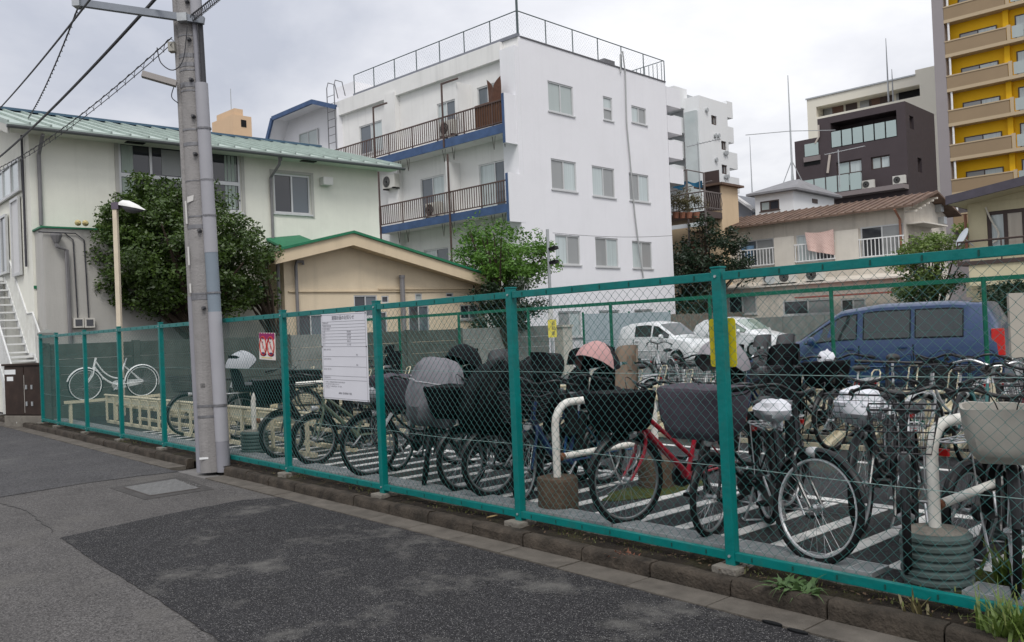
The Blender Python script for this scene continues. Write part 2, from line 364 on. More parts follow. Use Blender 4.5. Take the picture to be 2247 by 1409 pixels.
A_COARSE = asphalt('coarse_dark_asphalt', (0.037, 0.0365, 0.039), (0.33, 0.325, 0.315), 0.4, 120, (0.135, 0.131, 0.122), 0.85, 1.25, bump=1.0, seed=13.7)
A_OLD = asphalt('old_worn_asphalt', (0.078, 0.077, 0.08), (0.22, 0.215, 0.205), 0.3, 95, (0.12, 0.118, 0.112), 0.55, 0.7, bump=0.5, seed=5.2)
A_LOT = asphalt('lot_asphalt', (0.042, 0.043, 0.047), (0.13, 0.13, 0.13), 0.2, 110, (0.075, 0.08, 0.055), 0.4, 0.8, bump=0.4, seed=31.0)
A_CAR = asphalt('car_park_asphalt', (0.15, 0.155, 0.155), (0.2, 0.2, 0.2), 0.1, 120, (0.2, 0.2, 0.19), 0.4, 0.5, bump=0.3, seed=47.0)

LOTZ = 0.13
struct('ground', MB().quad((-900, -900, -0.04), (900, -900, -0.04), (900, 900, -0.04), (-900, 900, -0.04)), pm('far_ground', (0.16, 0.155, 0.15), 0.9, var=0.2, vscale=0.3), recalc=False)
struct('road', MB().quad((-60, -30, 0), (20, -30, 0), (20, 3.98, 0), (-60, 3.98, 0)), A_SMOOTH, recalc=False)
def flat(px, z, extra=(), zg=0.0):
    pts = [ground(a, b, zg) for a, b in px]; return [(p.x, p.y, z) for p in pts] + [(a, b, z) for a, b in extra]
def rough_edge(pts, step=0.12, amp=0.018, closed=True):
    out = []
    for i in range(len(pts)):
        a, b = Vector(pts[i]), Vector(pts[(i + 1) % len(pts)]); n = max(1, int((b - a).length / step)); n = min(n, 60)
        for k in range(n):
            p = a.lerp(b, k / n)
            if k: p += Vector((noise.noise(p * 9), noise.noise(p * 9 + Vector((5, 5, 5))), 0)) * amp
            out.append(tuple(p))
    return out
pc = rough_edge(flat([(132, 1181), (240, 1157), (360, 1131), (440, 1115), (533, 1098), (640, 1090), (760, 1112)], 0.005, [(-5.2, 3.975), (2.0, 3.975), (2.0, -1.5), (-1.4, -0.6)]) + flat([(480, 1408), (332, 1308), (200, 1228)], 0.005))
m = MB(); m.add(pc, [tuple(range(len(pc)))]); struct('asphalt_patch', m, A_COARSE, recalc=False)
po = rough_edge(flat([(-200, 1120), (0, 1092), (180, 1062), (300, 1046), (416, 1033)], 0.005) + [(-11.2, 3.975, 0.005), (-40, 3.975, 0.005), (-40, 1.0, 0.005)])
m = MB(); m.add(po, [tuple(range(len(po)))]); struct('asphalt_patch', m, A_OLD, recalc=False)
# seam filled with tar between the two resurfacings
sp = flat([(0, 1104), (60, 1122), (132, 1181)], 0.008); m = MB()
m.tube([(a, b, 0.003) for a, b, c in rough_edge(sp + sp[-2:0:-1], 0.1, 0.03)[:max(6, int(len(rough_edge(sp + sp[-2:0:-1], 0.1, 0.03)) * 0.46))]], 0.005, 4); struct('road_seam', m, pm('tar', (0.05, 0.048, 0.047), 0.7))

CONC = pm('gutter_concrete', (0.105, 0.094, 0.08), 0.85, var=0.3, vscale=5, bump=0.5, bscale=90, damt=0.6, dirt=(0.06, 0.05, 0.04), dscale=2.3)
KERB = pm('kerb_concrete', (0.048, 0.039, 0.03), 0.9, var=0.55, vscale=7, bump=0.9, bscale=45, damt=0.8, dirt=(0.02, 0.017, 0.012), dscale=3.0)
SOIL = pm('mossy_soil', (0.017, 0.013, 0.009), 0.95, var=0.6, vscale=9, bump=1.0, bscale=30, damt=0.6, dirt=(0.05, 0.05, 0.015), dscale=2.2)
kerb = tag(bpy.data.objects.new('kerb', None), kind='structure'); C.objects.link(kerb)
gut = tag(bpy.data.objects.new('gutter', None), kind='structure'); C.objects.link(gut)
x = -24.0; i = 0
while x < 1.5:
    x1 = x + 0.6
    if not (x1 > -10.95 and x < -10.2):
        jz, jy = random.uniform(-0.006, 0.006), random.uniform(-0.006, 0.006)
        m = MB(); prof = [(4.22 + jy, -0.03), (4.222 + jy, 0.075 + jz), (4.235 + jy, 0.096 + jz), (4.25 + jy, 0.103 + jz), (4.315, 0.102 + jz), (4.315, -0.03)]
        n = 10; rings = []
        for k in range(n + 1):
            xx = x + 0.006 + (0.588) * k / n
            rings.append([(xx, a + 0.013 * noise.noise(Vector((xx * 4, a * 9, b * 9))), b + 0.011 * noise.noise(Vector((xx * 5 + 9, a * 9, b * 9)))) for a, b in prof])
        m.loft(rings); m.build('kerb_stone', KERB, kerb, smooth=True)
    if not (x1 > -10.95 and x < -10.2):
        g = MB(); gz = random.uniform(-0.003, 0.003)
        g.prism([(x + 0.005, 3.985), (x1 - 0.005, 3.985), (x1 - 0.005, 4.212), (x + 0.005, 4.212)], -0.05, 0.012 + gz, 'z'); g.build('gutter_block', CONC, gut, bevel=0.004)
    x = x1; i += 1
for a, b in ((1694, 1366), (1750, 1384)):
    c = ground(a, b, 0.014); m = MB(); m.prism([(c.x + 0.06 * math.cos(t), c.y + 0.017 * math.sin(t)) for t in [k * math.pi / 6 for k in range(12)]], 0.004, 0.0158, 'z')
    m.build('drain_slot', BLACKP, gut)
def soil(u, v):
    X, Y = -24 + 25.5 * u, 4.315 + 0.305 * v
    return (X, Y, 0.072 + 0.03 * v + 0.018 * noise.noise(Vector((X * 3, Y * 8, 0))) + 0.012 * noise.noise(Vector((X * 11, Y * 20, 3))))
struct('planting_strip', MB().grid(soil, 260, 6), SOIL, smooth=True)
# lot surfaces
struct('lot_paving', MB().quad((-24, 4.6, LOTZ), (14, 4.6, LOTZ), (14, 60, LOTZ), (-24, 60, LOTZ)), A_LOT, recalc=False)
cp = MB(); cp.quad((-19.8, 11.6, LOTZ + 0.004), (12, 13.4, LOTZ + 0.004), (12, 50, LOTZ + 0.2), (-19.8, 50, LOTZ + 0.2)); struct('car_park_paving', cp, A_CAR, recalc=False)
struct('lot_edge', MB().box(-24, 1.5, 4.58, 4.66, 0.0, LOTZ + 0.012), pm('lot_edge_concrete', (0.16, 0.15, 0.13), 0.9, var=0.3, vscale=6, bump=0.5), recalc=True)
grate_m = MB(); grate_m.box(0.01, 0.97, 0, 0.012, 0, 0.03); grate_m.box(0.01, 0.97, 0.2, 0.212, 0, 0.03); grate_m.box(0.01, 0.03, 0.012, 0.2, 0, 0.03); grate_m.box(0.95, 0.97, 0.012, 0.2, 0, 0.03)
for k in range(8): grate_m.box(0.03, 0.95, 0.028 + k * 0.0215, 0.034 + k * 0.0215, 0.006, 0.029)
for k in range(7): grate_m.box(0.13 + k * 0.115, 0.138 + k * 0.115, 0.012, 0.2, 0.012, 0.031)
GRM = grate_m.mesh('drain_grate', pm('grate_steel', (0.34, 0.36, 0.37), 0.5, metal=0.3, var=0.12, vscale=10, damt=0.3, dirt=(0.12, 0.11, 0.08), dscale=4))
drain = tag(bpy.data.objects.new('drain_channel', None), kind='structure'); C.objects.link(drain)
xs = [-20 + k * 0.98 for k in range(0, 18)] + [-1.9, -0.92, 0.06]
for xx in xs: put('drain_grate', GRM, drain, Matrix.Translation((xx, 4.665, LOTZ + 0.002)))
LINE = pm('line_paint', (0.60, 0.60, 0.58), 0.7, var=0.1, vscale=5, damt=0.75, dirt=(0.10, 0.10, 0.10), dscale=7, bump=0.3, bscale=80)
k = 0; X = -15.4
line_me = MB().box(-0.055, 0.055, 4.93, 6.40, LOTZ, LOTZ + 0.004).mesh('parking_line', LINE)
while X < 0.6:
    tag(put('parking_line', line_me, None, Matrix.Translation((X, 0, 0))), kind='structure'); X += 0.395
tag(MB().box(-15.5, 0.8, 6.44, 6.55, LOTZ, LOTZ + 0.0042).build('parking_line', LINE), kind='structure')
tag(MB().box(-15.5, 0.8, 8.30, 8.38, LOTZ, LOTZ + 0.0042).build('parking_line', LINE), kind='structure')
CPZ = lambda X, Y: LOTZ + 0.004 + 0.196 * max(0.0, Y - (11.6 + 1.8 * (X + 19.8) / 31.8)) / (50 - (11.6 + 1.8 * (X + 19.8) / 31.8))
def car_line(x0_, x1_, y0_, y1_):
    P4 = [(x0_, y0_), (x1_, y0_), (x1_, y1_), (x0_, y1_)]; m = MB(); m.add([(a, b, CPZ(a, b) + 0.006) for a, b in P4], [(0, 1, 2, 3)]); tag(m.build('parking_line', LINE, recalc=False), kind='structure')
for Y, x0_, x1_ in ((18.2, -17, -6), (22.5, -18, -4), (26.8, -19, -6)): car_line(x0_, x1_, Y, Y + 0.12)
for X in (-15, -12.4, -9.8): car_line(X, X + 0.12, 18.4, 22.4)
# moss on the paving near the rail feet
def moss(cx, cy, rx, ry, name='moss_patch'):
    pts = [(cx + rx * math.cos(t) * (1 + 0.25 * noise.noise(Vector((math.cos(t) * 2, math.sin(t) * 2, cx)))), cy + ry * math.sin(t) * (1 + 0.3 * noise.noise(Vector((math.cos(t) * 2, math.sin(t) * 2, cx + 4))))) for t in [k * math.pi / 16 for k in range(32)]]
    tag(MB().prism(pts, LOTZ, LOTZ + 0.0065, 'z').build(name, pm('moss', (0.05, 0.06, 0.012), 0.95, var=0.5, vscale=14, bump=1.0, bscale=60)), kind='structure')
c = ground(1440, 1075, LOTZ); moss(c.x, c.y, 0.24, 0.62)
c = ground(2190, 1290, LOTZ); moss(c.x, c.y, 0.5, 0.3)

# manhole cover
q = [ground(*p) for p in ((274, 1071), (384, 1053), (436, 1073), (330, 1089))]
mc = sum(q, Vector((0, 0, 0))) / 4
mh = thing('manhole_cover', 'rectangular grey steel manhole cover set in the smooth road patch', 'manhole cover', (mc.x, mc.y, 0))
loc = [(p.x - mc.x, p.y - mc.y) for p in q]
MB().prism([(a * 1.42, b * 1.42) for a, b in loc], 0, 0.0045, 'z').build('asphalt_collar', pm('collar_tar', (0.055, 0.052, 0.05), 0.8, var=0.3, vscale=8, bump=0.4), mh)
MB().prism([(a * 1.04, b * 1.04) for a, b in loc], 0, 0.009, 'z').build('cover_frame', pm('rusty_frame', (0.07, 0.06, 0.055), 0.7, var=0.3, vscale=10), mh)
pl = MB().prism(loc, 0, 0.0125, 'z').build('cover_plate', pm('cover_steel', (0.15, 0.15, 0.148), 0.6, metal=0.2, var=0.2, vscale=12), mh)
ax, ay = Vector(loc[1]) - Vector(loc[0]), Vector(loc[3]) - Vector(loc[0]); o_ = Vector(loc[0]); m = MB()
for i in range(14):
    for j in range(9):
        p = o_ + ax * ((i + 0.5) / 14) + ay * ((j + 0.5) / 9); d = (ax if (i + j) % 2 else ay).normalized() * 0.016
        m.bar((p.x - d.x, p.y - d.y, 0.0135), (p.x + d.x, p.y + d.y, 0.0135), 0.009, 0.005)
st = m.build('tread_studs', pm('stud_steel', (0.22, 0.22, 0.215), 0.5, metal=0.3), mh); st['kind'] = 'stuff'
# ================================================================== chain link fences
FY = 4.47
def chain_mesh(p0, p1, z0, z1, pitch, r, n=3):
    """woven wire: every wire zigzags and hooks round its neighbour"""
    p0, p1 = Vector(p0), Vector(p1); d = (p1 - p0); Ln = d.length; d.normalize(); nrm = Vector((-d.y, d.x, 0)); h = pitch / 2
    cnt = int(Ln / h); V = []; Fc = []
    ks = int((z1 - z0) / h)
    sec = [(math.cos(2 * math.pi * j / n + 0.5), math.sin(2 * math.pi * j / n + 0.5)) for j in range(n)]
    for i in range(cnt - 1):
        base = len(V); jit = 0.0022 * math.sin(i * 1.7)
        for k in range(ks + 1):
            u = (i + 0.5 + ((k + i) % 2)) * h + jit * math.sin(k * 0.6); z = z0 + k * h
            w = (0.0028 if (k + i) % 2 else -0.0028)
            c = p0 + d * u + nrm * w
            for a, b in sec:
                q = c + nrm * (a * r) + d * (b * r); V.append((q.x, q.y, z))
        for k in range(ks):
            a = base + k * n; b = a + n
            for j in range(n): Fc.append((a + j, a + (j + 1) % n, b + (j + 1) % n, b + j))
    m = MB(); m.v = V; m.f = Fc; return m
PX = [-20.0] + [-18.75 + 1.95 * k for k in range(0, 11)]
fz, fh = LOTZ - 0.02, 1.82
fence = thing('chain_link_fence', 'bright green chain link fence along the kerb in the foreground', 'fence', (0, FY, 0))
post_me = MB().box(-0.033, 0.033, -0.03, 0.03, 0, fh).mesh('post', GREEN, bevel=0.006)
cap_me = MB().box(-0.037, 0.037, -0.034, 0.034, fh + 0.0005, fh + 0.012).mesh('post_cap', GREEN, bevel=0.003)
bolt_me = MB().lathe([(0.009, -0.008), (0.009, 0.0)], 6, (0, 0, 0), 'y').mesh('clamp_bolt', STEEL)
FOOT = pm('footing_concrete', (0.19, 0.175, 0.15), 0.9, var=0.3, vscale=8, bump=0.8, bscale=50, damt=0.5, dscale=4)
for k, X in enumerate(PX):
    pst = put('post', post_me, fence, Matrix.Translation((X, 0, fz)) @ Matrix.Rotation(R(random.uniform(-0.5, 0.5)), 4, 'Y'))
    put('post_cap', cap_me, pst)
    for zb_ in (0.062, fh - 0.049): put('clamp_bolt', bolt_me, pst, Matrix.Translation((0, -0.032, zb_)))
    m = MB(); m.box(X - 0.09, X + 0.09, -0.10, 0.09, 0.0, fz + random.uniform(0.005, 0.02)); m.build('footing', FOOT, fence, bevel=0.012)
for k in range(len(PX) - 1):
    a, b = PX[k] + 0.034, PX[k + 1] - 0.034
    zt = fz + fh - 0.075
    MB().box(a, b, -0.026, 0.012, zt, zt + 0.052).build('top_rail', GREEN, fence, bevel=0.004)
    MB().box(a, b, -0.026, 0.012, fz + 0.035, fz + 0.087).build('bottom_rail', GREEN, fence, bevel=0.004)
    cm = chain_mesh((a - 0.02, 0.018, 0), (b + 0.03, 0.018, 0), fz + 0.06, zt + 0.03, 0.0715, 0.0017)
    tag(cm.build('wire_mesh', WIRE, fence, recalc=False, smooth=False), kind='stuff')
    m = MB()
    for q, sag in ((0.60, 0.012), (1.17, 0.004)):
        n = 6; m.tube([(a + (b - a) * i / n, 0.026, fz + q - sag * math.sin(math.pi * i / n)) for i in range(n + 1)], 0.0024, 4)
    m.build('tension_wire', pm('tension_wire', (0.25, 0.36, 0.34), 0.4), fence)
    m = MB(); xx = a + 0.12
    while xx < b - 0.05:
        m.box(xx - 0.004, xx + 0.004, -0.030, -0.0262, fz + 0.05, fz + 0.075); m.box(xx - 0.004, xx + 0.004, -0.030, -0.0262, zt + 0.012, zt + 0.04); xx += 0.27
    tag(m.build('rail_clip', pm('clip_dark', (0.01, 0.06, 0.05), 0.5), fence), kind='stuff')

# the older, darker fence between the bicycles and the car park
Q0, Q1 = Vector((-17.6, 10.35, 0)), Vector((1.6, 11.75, 0))
f2 = thing('chain_link_fence', 'older dark green chain link fence behind the bicycles, before the car park', 'fence', (0, 0, 0))
dq = (Q1 - Q0).normalized(); lq = (Q1 - Q0).length; n2 = 10; f2h = 1.89
post2 = MB().tube([(0, 0, 0), (0, 0, f2h)], 0.028, 10).mesh('post', GREEN2, smooth=True)
ps = [Q0 + dq * (lq * i / n2) for i in range(n2 + 1)]
for i, p in enumerate(ps):
    put('post', post2, f2, Matrix.Translation((p.x, p.y, LOTZ)))
    if i:
        a, b = ps[i - 1], p; off = Vector((-dq.y, dq.x, 0)) * -0.04
        MB().bar((a.x, a.y, LOTZ + f2h - 0.03), (b.x, b.y, LOTZ + f2h - 0.03), 0.04, 0.055).build('top_rail', GREEN2, f2)
        MB().bar((a.x, a.y, LOTZ + 0.07), (b.x, b.y, LOTZ + 0.07), 0.04, 0.05).build('bottom_rail', GREEN2, f2)
        tag(chain_mesh(a + off, b + off, LOTZ + 0.06, LOTZ + f2h - 0.02, 0.0715, 0.0014).build('wire_mesh', WIRE2, f2, recalc=False), kind='stuff')
        mm = MB()
        for q in (0.65, 1.25): mm.tube([(a.x, a.y, LOTZ + q), (b.x, b.y, LOTZ + q)], 0.0022, 4)
        mm.build('tension_wire', WIRE2, f2)

# concrete post-and-plank wall on the far side of the lot, at right angles to the street
WALLC = pm('old_wall_concrete', (0.08, 0.088, 0.078), 0.9, var=0.25, vscale=2.5, bump=0.6, bscale=40, streak=0.6, damt=0.5, dirt=(0.03, 0.032, 0.025), dscale=1.0)
WALLL = pm('pale_wall_concrete', (0.21, 0.22, 0.205), 0.9, var=0.2, vscale=2.5, bump=0.5, bscale=40, streak=0.5, damt=0.3, dirt=(0.06, 0.06, 0.05), dscale=1.0)
wall = thing('plank_wall', 'grey concrete post and plank wall beside the bicycle lot', 'wall', (-20.05, 4.5, 0))
y = 0.0; k = 0
while y < 14.4:
    h = 1.72
    MB().box(-0.075, 0.075, y, y + 0.14, 0, h + 0.03).build('wall_post', WALLC, wall, bevel=0.008)
    mt = WALLL if k in (3, 6, 7, 8, 9, 10, 11) else WALLC
    for j in range(5):
        z0 = 0.1 + j * 0.325; jx = random.uniform(-0.008, 0.008)
        MB().box(-0.035 + jx, 0.035 + jx, y + 0.141, y + 1.819, z0 + 0.004, z0 + 0.321).build('wall_plank', mt, wall, bevel=0.006)
    y += 1.82; k += 1
pil = thing('gate_pillar', 'square grey stone pillar with pointed cap beside the brown cabinet', 'pillar', (-20.28, 4.66, 0))
MB().box(-0.12, 0.12, -0.12, 0.12, 0, 1.92).build('shaft', WALLL, pil, bevel=0.01)
m = MB(); m.add([(-0.15, -0.15, 1.921), (0.15, -0.15, 1.921), (0.15, 0.15, 1.921), (-0.15, 0.15, 1.921), (-0.15, -0.15, 1.97), (0.15, -0.15, 1.97), (0.15, 0.15, 1.97), (-0.15, 0.15, 1.97), (0, 0, 2.06)],
    [(0, 1, 5, 4), (1, 2, 6, 5), (2, 3, 7, 6), (3, 0, 4, 7), (4, 5, 8), (5, 6, 8), (6, 7, 8), (7, 4, 8), (3, 2, 1, 0)]); m.build('cap', WALLL, pil)
# ================================================================== near buildings
# ---- two-storey building with the pale green metal roof, on the left
FA = Frame((-22.5, 4.93), 90)
CREAMW = pm('cream_wall_paint', (0.76, 0.755, 0.675), 0.8, var=0.05, vscale=1.2, bump=0.25, bscale=50, streak=0.18, damt=0.12, dirt=(0.3, 0.29, 0.24), dscale=0.8)
GREYW = pm('grey_wall_paint', (0.45, 0.44, 0.41), 0.8, var=0.05, vscale=1.2, bump=0.25, bscale=50, streak=0.22)
TRIMG = pm('green_trim', (0.02, 0.16, 0.08), 0.5, var=0.15, vscale=4)
ROOFG = pm('pale_green_roof', (0.34, 0.405, 0.37), 0.5, var=0.12, vscale=2, streak=0.2)
GUTT = pm('grey_gutter', (0.14, 0.15, 0.155), 0.5, var=0.1)
PIPE = pm('grey_downpipe', (0.20, 0.195, 0.2), 0.5, var=0.1)
bA = fthing('green_roof_building', 'cream two storey building with pale green metal roof behind the utility pole', 'building', FA)
La = FA.hy(830, 430)[0]; Za = 6.72
wins = [FA.ry(262, 528, 323, 458), FA.ry(601, 681, 383, 469)]
annex_z = FA.hy(170, 494, -0.75)[1]
wm = MB(TF(0)).panel(0, La, 0, Za, wins, 0.14); wm.T = None
wm.quad((0, 0, 0), (0, 9, 0), (0, 9, Za), (0, 0, Za)); wm.add([(0, 0, Za), (0, 9, Za), (0, 4.4, Za + 1.28)], [(0, 1, 2)]); wm.quad((La, 0, 0), (La, 9, 0), (La, 9, Za), (La, 0, Za)); wm.add([(La, 0, Za), (La, 9, Za), (La, 4.4, Za + 1.28)], [(0, 1, 2)])
wm.quad((0, 9, 0), (La, 9, 0), (La, 9, Za), (0, 9, Za)); wm.build('wall', CREAMW, bA)
u0, u1, z0, z1 = wins[0]
window(bA, TF(0), u0, u1, z0, z1, panes=4, rec=0.1, pmats=[G_DARK], transom=z0 + (z1 - z0) * 0.48, fw_=0.06)
for a_, b_ in ((u0 + 0.08, u0 + 0.36), (u1 - 0.42, u1 - 0.1)):
    for c_, d_ in ((z0 + 0.08, z0 + (z1 - z0) * 0.45), (z0 + (z1 - z0) * 0.52, z1 - 0.08)):
        MB(TF(0)).grid(lambda u, v: (a_ + (b_ - a_) * u, -0.058 + 0.006 * math.sin(u * 19), c_ + (d_ - c_) * v), 14, 2).build('curtain', pm('pale_curtain', (0.34, 0.40, 0.36), 0.9), bA, recalc=False, smooth=True)
u_, z_ = FA.hy(375, 352); MB(TF(0)).box(u_ - 0.22, u_ + 0.3, -0.06, -0.052, z1 - (z1 - z0) * 0.47, z1 - 0.1).build('indoor_unit', pm('indoor_unit', (0.30, 0.31, 0.31), 0.6), bA)
window(bA, TF(0), *wins[1], panes=2, rec=0.1, pmats=[G_DARK, G_BLUE], fw_=0.05)
for i, (a, b) in enumerate(wins_tr := [(wins[0][0], wins[0][1]), (wins[1][0], wins[1][1])]):
    w = wins[i]; t = MB(TF(0)); t.box(a - 0.1, b + 0.1, 0.001, 0.03, w[3] + 0.01, w[3] + 0.09); t.box(a - 0.1, a - 0.01, 0.001, 0.03, w[2] - 0.08, w[3] + 0.01); t.box(b + 0.01, b + 0.1, 0.001, 0.03, w[2] - 0.08, w[3] + 0.01); t.build('window_surround', GREYW, bA)
# roof: eave .55 m out, ridge 4.4 m in
ez, rz_ = Za - 0.02, Za + 1.46; ye, yr, xl, xr = -0.6, 4.4, -0.55, La + 0.5
rf = MB(); rf.add([(xl, ye, ez), (xr, ye, ez), (xr, yr, rz_), (xl, yr, rz_), (xl, ye, ez + 0.06), (xr, ye, ez + 0.06), (xr, yr, rz_ + 0.06), (xl, yr, rz_ + 0.06), (xl, 9.5, ez), (xr, 9.5, ez), (xl, 9.5, ez + 0.06), (xr, 9.5, ez + 0.06)],
    [(0, 1, 2, 3), (4, 5, 6, 7), (0, 1, 5, 4), (1, 2, 6, 5), (3, 0, 4, 7), (3, 2, 9, 8), (7, 6, 11, 10), (8, 9, 11, 10), (2, 9, 11, 6), (3, 8, 10, 7)])
roofA = rf.build('roof', ROOFG, bA)
n = 24
for i in range(n + 1):
    X = xl + 0.02 + (xr - xl - 0.04) * i / n
    MB().bar((X, ye - 0.01, ez + 0.085), (X, yr - 0.06, rz_ + 0.075), 0.045, 0.05).build('roof_seam', ROOFG, roofA)
rd = MB(); rd.bar((xl - 0.02, yr, rz_ + 0.1), (xr + 0.02, yr, rz_ + 0.1), 0.3, 0.07); rd.build('ridge_cap', pm('ridge_blue', (0.06, 0.11, 0.16), 0.5), roofA)
sf = MB(); sf.quad((xl + 0.02, ye + 0.02, ez - 0.03), (xr - 0.02, ye + 0.02, ez - 0.03), (xr - 0.02, 0.02, ez - 0.03), (xl + 0.02, 0.02, ez - 0.03)); sf.build('soffit', CREAMW, roofA)
g = MB(); g.loft([[(X, ye - 0.10 + 0.07 * math.cos(a), ez - 0.02 + 0.07 * math.sin(a)) for a in [math.pi + k * math.pi / 6 for k in range(7)]] + [(X, ye - 0.04, ez - 0.018), (X, ye - 0.16, ez - 0.018)] for X in (xl - 0.03, xr + 0.03)]); g.build('gutter', GUTT, bA)
bg = MB(); bg.bar((xl + 0.03, ye, ez - 0.09), (xl + 0.03, yr, rz_ - 0.09), 0.05, 0.2); bg.build('barge_board', pm('barge_paint', (0.5, 0.5, 0.46), 0.6), bA)
for px, py in ((295, 296), (675, 336)):
    a, z = FA.hy(px, py, -0.3); MB().box(a - 0.22, a + 0.22, -0.42, -0.22, ez - 0.05, ez - 0.032).build('soffit_vent', BLACKP, bA)
def pipe_run(root, pts, r, mat, name='downpipe', clips=True):
    o = MB().tube(pts, r, 8).build(name, mat, root, smooth=True)
    return o
a, _ = FA.hy(72, 420); pipe_run(bA, [(a + 0.14, -0.5, ez - 0.12), (a + 0.14, -0.35, ez - 0.25), (a + 0.14, -0.06, ez - 0.5), (a + 0.14, -0.05, annex_z + 0.05)], 0.045, PIPE)
a, _ = FA.hy(597, 420); pipe_run(bA, [(a, -0.56, ez - 0.06), (a, -0.5, ez - 0.25), (a - 0.06, -0.08, ez - 0.55), (a - 0.06, -0.06, 3.3)], 0.042, PIPE)
MB().lathe([(0.05, -0.06), (0.08, 0.1)], 8, (a, -0.57, ez - 0.1)).build('rainwater_head', PIPE, bA)
u, z = FA.hy(711, 400); m = MB(TF(0)); m.box(u - 0.16, u + 0.16, 0, 0.26, z - 0.12, z + 0.12); m.build('vent_hood', pm('vent_cover', (0.6, 0.6, 0.57), 0.5), bA, bevel=0.03)
u, z = FA.hy(724, 353); MB(TF(0)).tube([(u + 0.09 * math.cos(k * math.pi / 6), 0.02, z + 0.09 * math.sin(k * math.pi / 6)) for k in range(12)], 0.012, 5, closed=True).build('vent_ring', CREAMW, bA)
MB(TF(0)).box(0.0, La, 0.001, 0.03, 3.05, 3.12).build('floor_band', TRIMG, bA)
# gable side towards the street: balcony door and window strip
TG = lambda u, w, z: (-w, u, z)
window(bA, TG, 0.9, 1.75, 3.45, 5.35, panes=1, rec=-0.02, pmats=[pm('door_panel', (0.62, 0.62, 0.62), 0.5)], fw_=0.07, name='door', sill=False)
window(bA, TG, 0.7, 3.4, 5.45, 6.25, panes=3, rec=-0.02, pmats=[G_FROST, G_CURT], fw_=0.06, sill=False)
window(bA, TG, 2.3, 3.6, 3.6, 5.1, panes=2, rec=-0.02, pmats=[G_BLUE], fw_=0.06, sill=False)
pipe_run(bA, [(-0.05, 0.42, Za), (-0.05, 0.42, 3.6)], 0.028, pm('dark_pipe', (0.05, 0.05, 0.06), 0.5))
# ground floor annex standing out in front, green edge along its flat roof
xa0 = FA.hy(97, 600, -0.75)[0]; xa1 = FA.hy(415, 600, -0.75)[0]
an = MB(); an.box(xa0, xa1 + 1.0, -0.75, -0.001, 0, annex_z - 0.1); an.build('annex_wall', GREYW, bA)
an2 = MB(); an2.box(xa0 - 0.05, xa1 + 1.05, -0.8, -0.002, annex_z - 0.098, annex_z - 0.06); an2.build('annex_edge', TRIMG, bA)
wb = FA.ry(70, 85, 575, 600, -0.75)
mp_ = MB(TF(0.0)); 
for px, py in ((170, 709), (194, 709)):
    u, z = FA.hy(px, py, -0.75); m = MB(TF(-0.75)); m.box(u - 0.11, u + 0.11, 0.001, 0.12, z - 0.11, z + 0.11); o = m.build('meter_box', pm('meter_box', (0.6, 0.58, 0.53), 0.6), bA); MB(TF(-0.75)).box(u - 0.075, u + 0.075, 0.121, 0.128, z - 0.07, z + 0.08).build('meter_glass', G_DARK, o)
    pipe_run(bA, [(u, -0.79, z + 0.12), (u - 0.04, -0.79, annex_z - 0.35), (u - 0.22, -0.79, annex_z - 0.2), (xa0 - 0.1, -0.8, annex_z - 0.2)], 0.014, pm('dark_pipe', (0.05, 0.05, 0.06), 0.5), 'conduit')
u, z = FA.hy(121, 520, -0.8); MB().lathe([(0.06, -0.14), (0.13, 0.02), (0.13, 0.06)], 10, (u, -0.9, z)).build('rainwater_head', PIPE, bA)
pipe_run(bA, [(u, -0.9, z - 0.1), (u, -0.9, z - 0.22), (u + 0.22, -0.84, z - 0.3), (u + 0.25, -0.82, 0.2)], 0.045, PIPE)
for k in (0, 1):
    u, z = FA.hy(178, 492, -0.85); m = MB(); m.lathe([(0.03, -0.08), (0.075, 0.05)], 8, (u - 0.08 + 0.16 * k, -0.95, z + 0.02), 'y'); m.build('floodlight', pm('lamp_yellowed', (0.5, 0.42, 0.2), 0.5), bA)

# ---- white steel outside stair against the gable
STW = pm('stair_white_paint', (0.66, 0.67, 0.66), 0.5, var=0.08, vscale=5, streak=0.3, damt=0.25, dirt=(0.3, 0.24, 0.18), dscale=3)
stx, sty = -20.98, 4.18
stair = thing('outside_stair', 'white steel outside stair with railings on the far left', 'stair', (stx, sty, 0), math.pi)
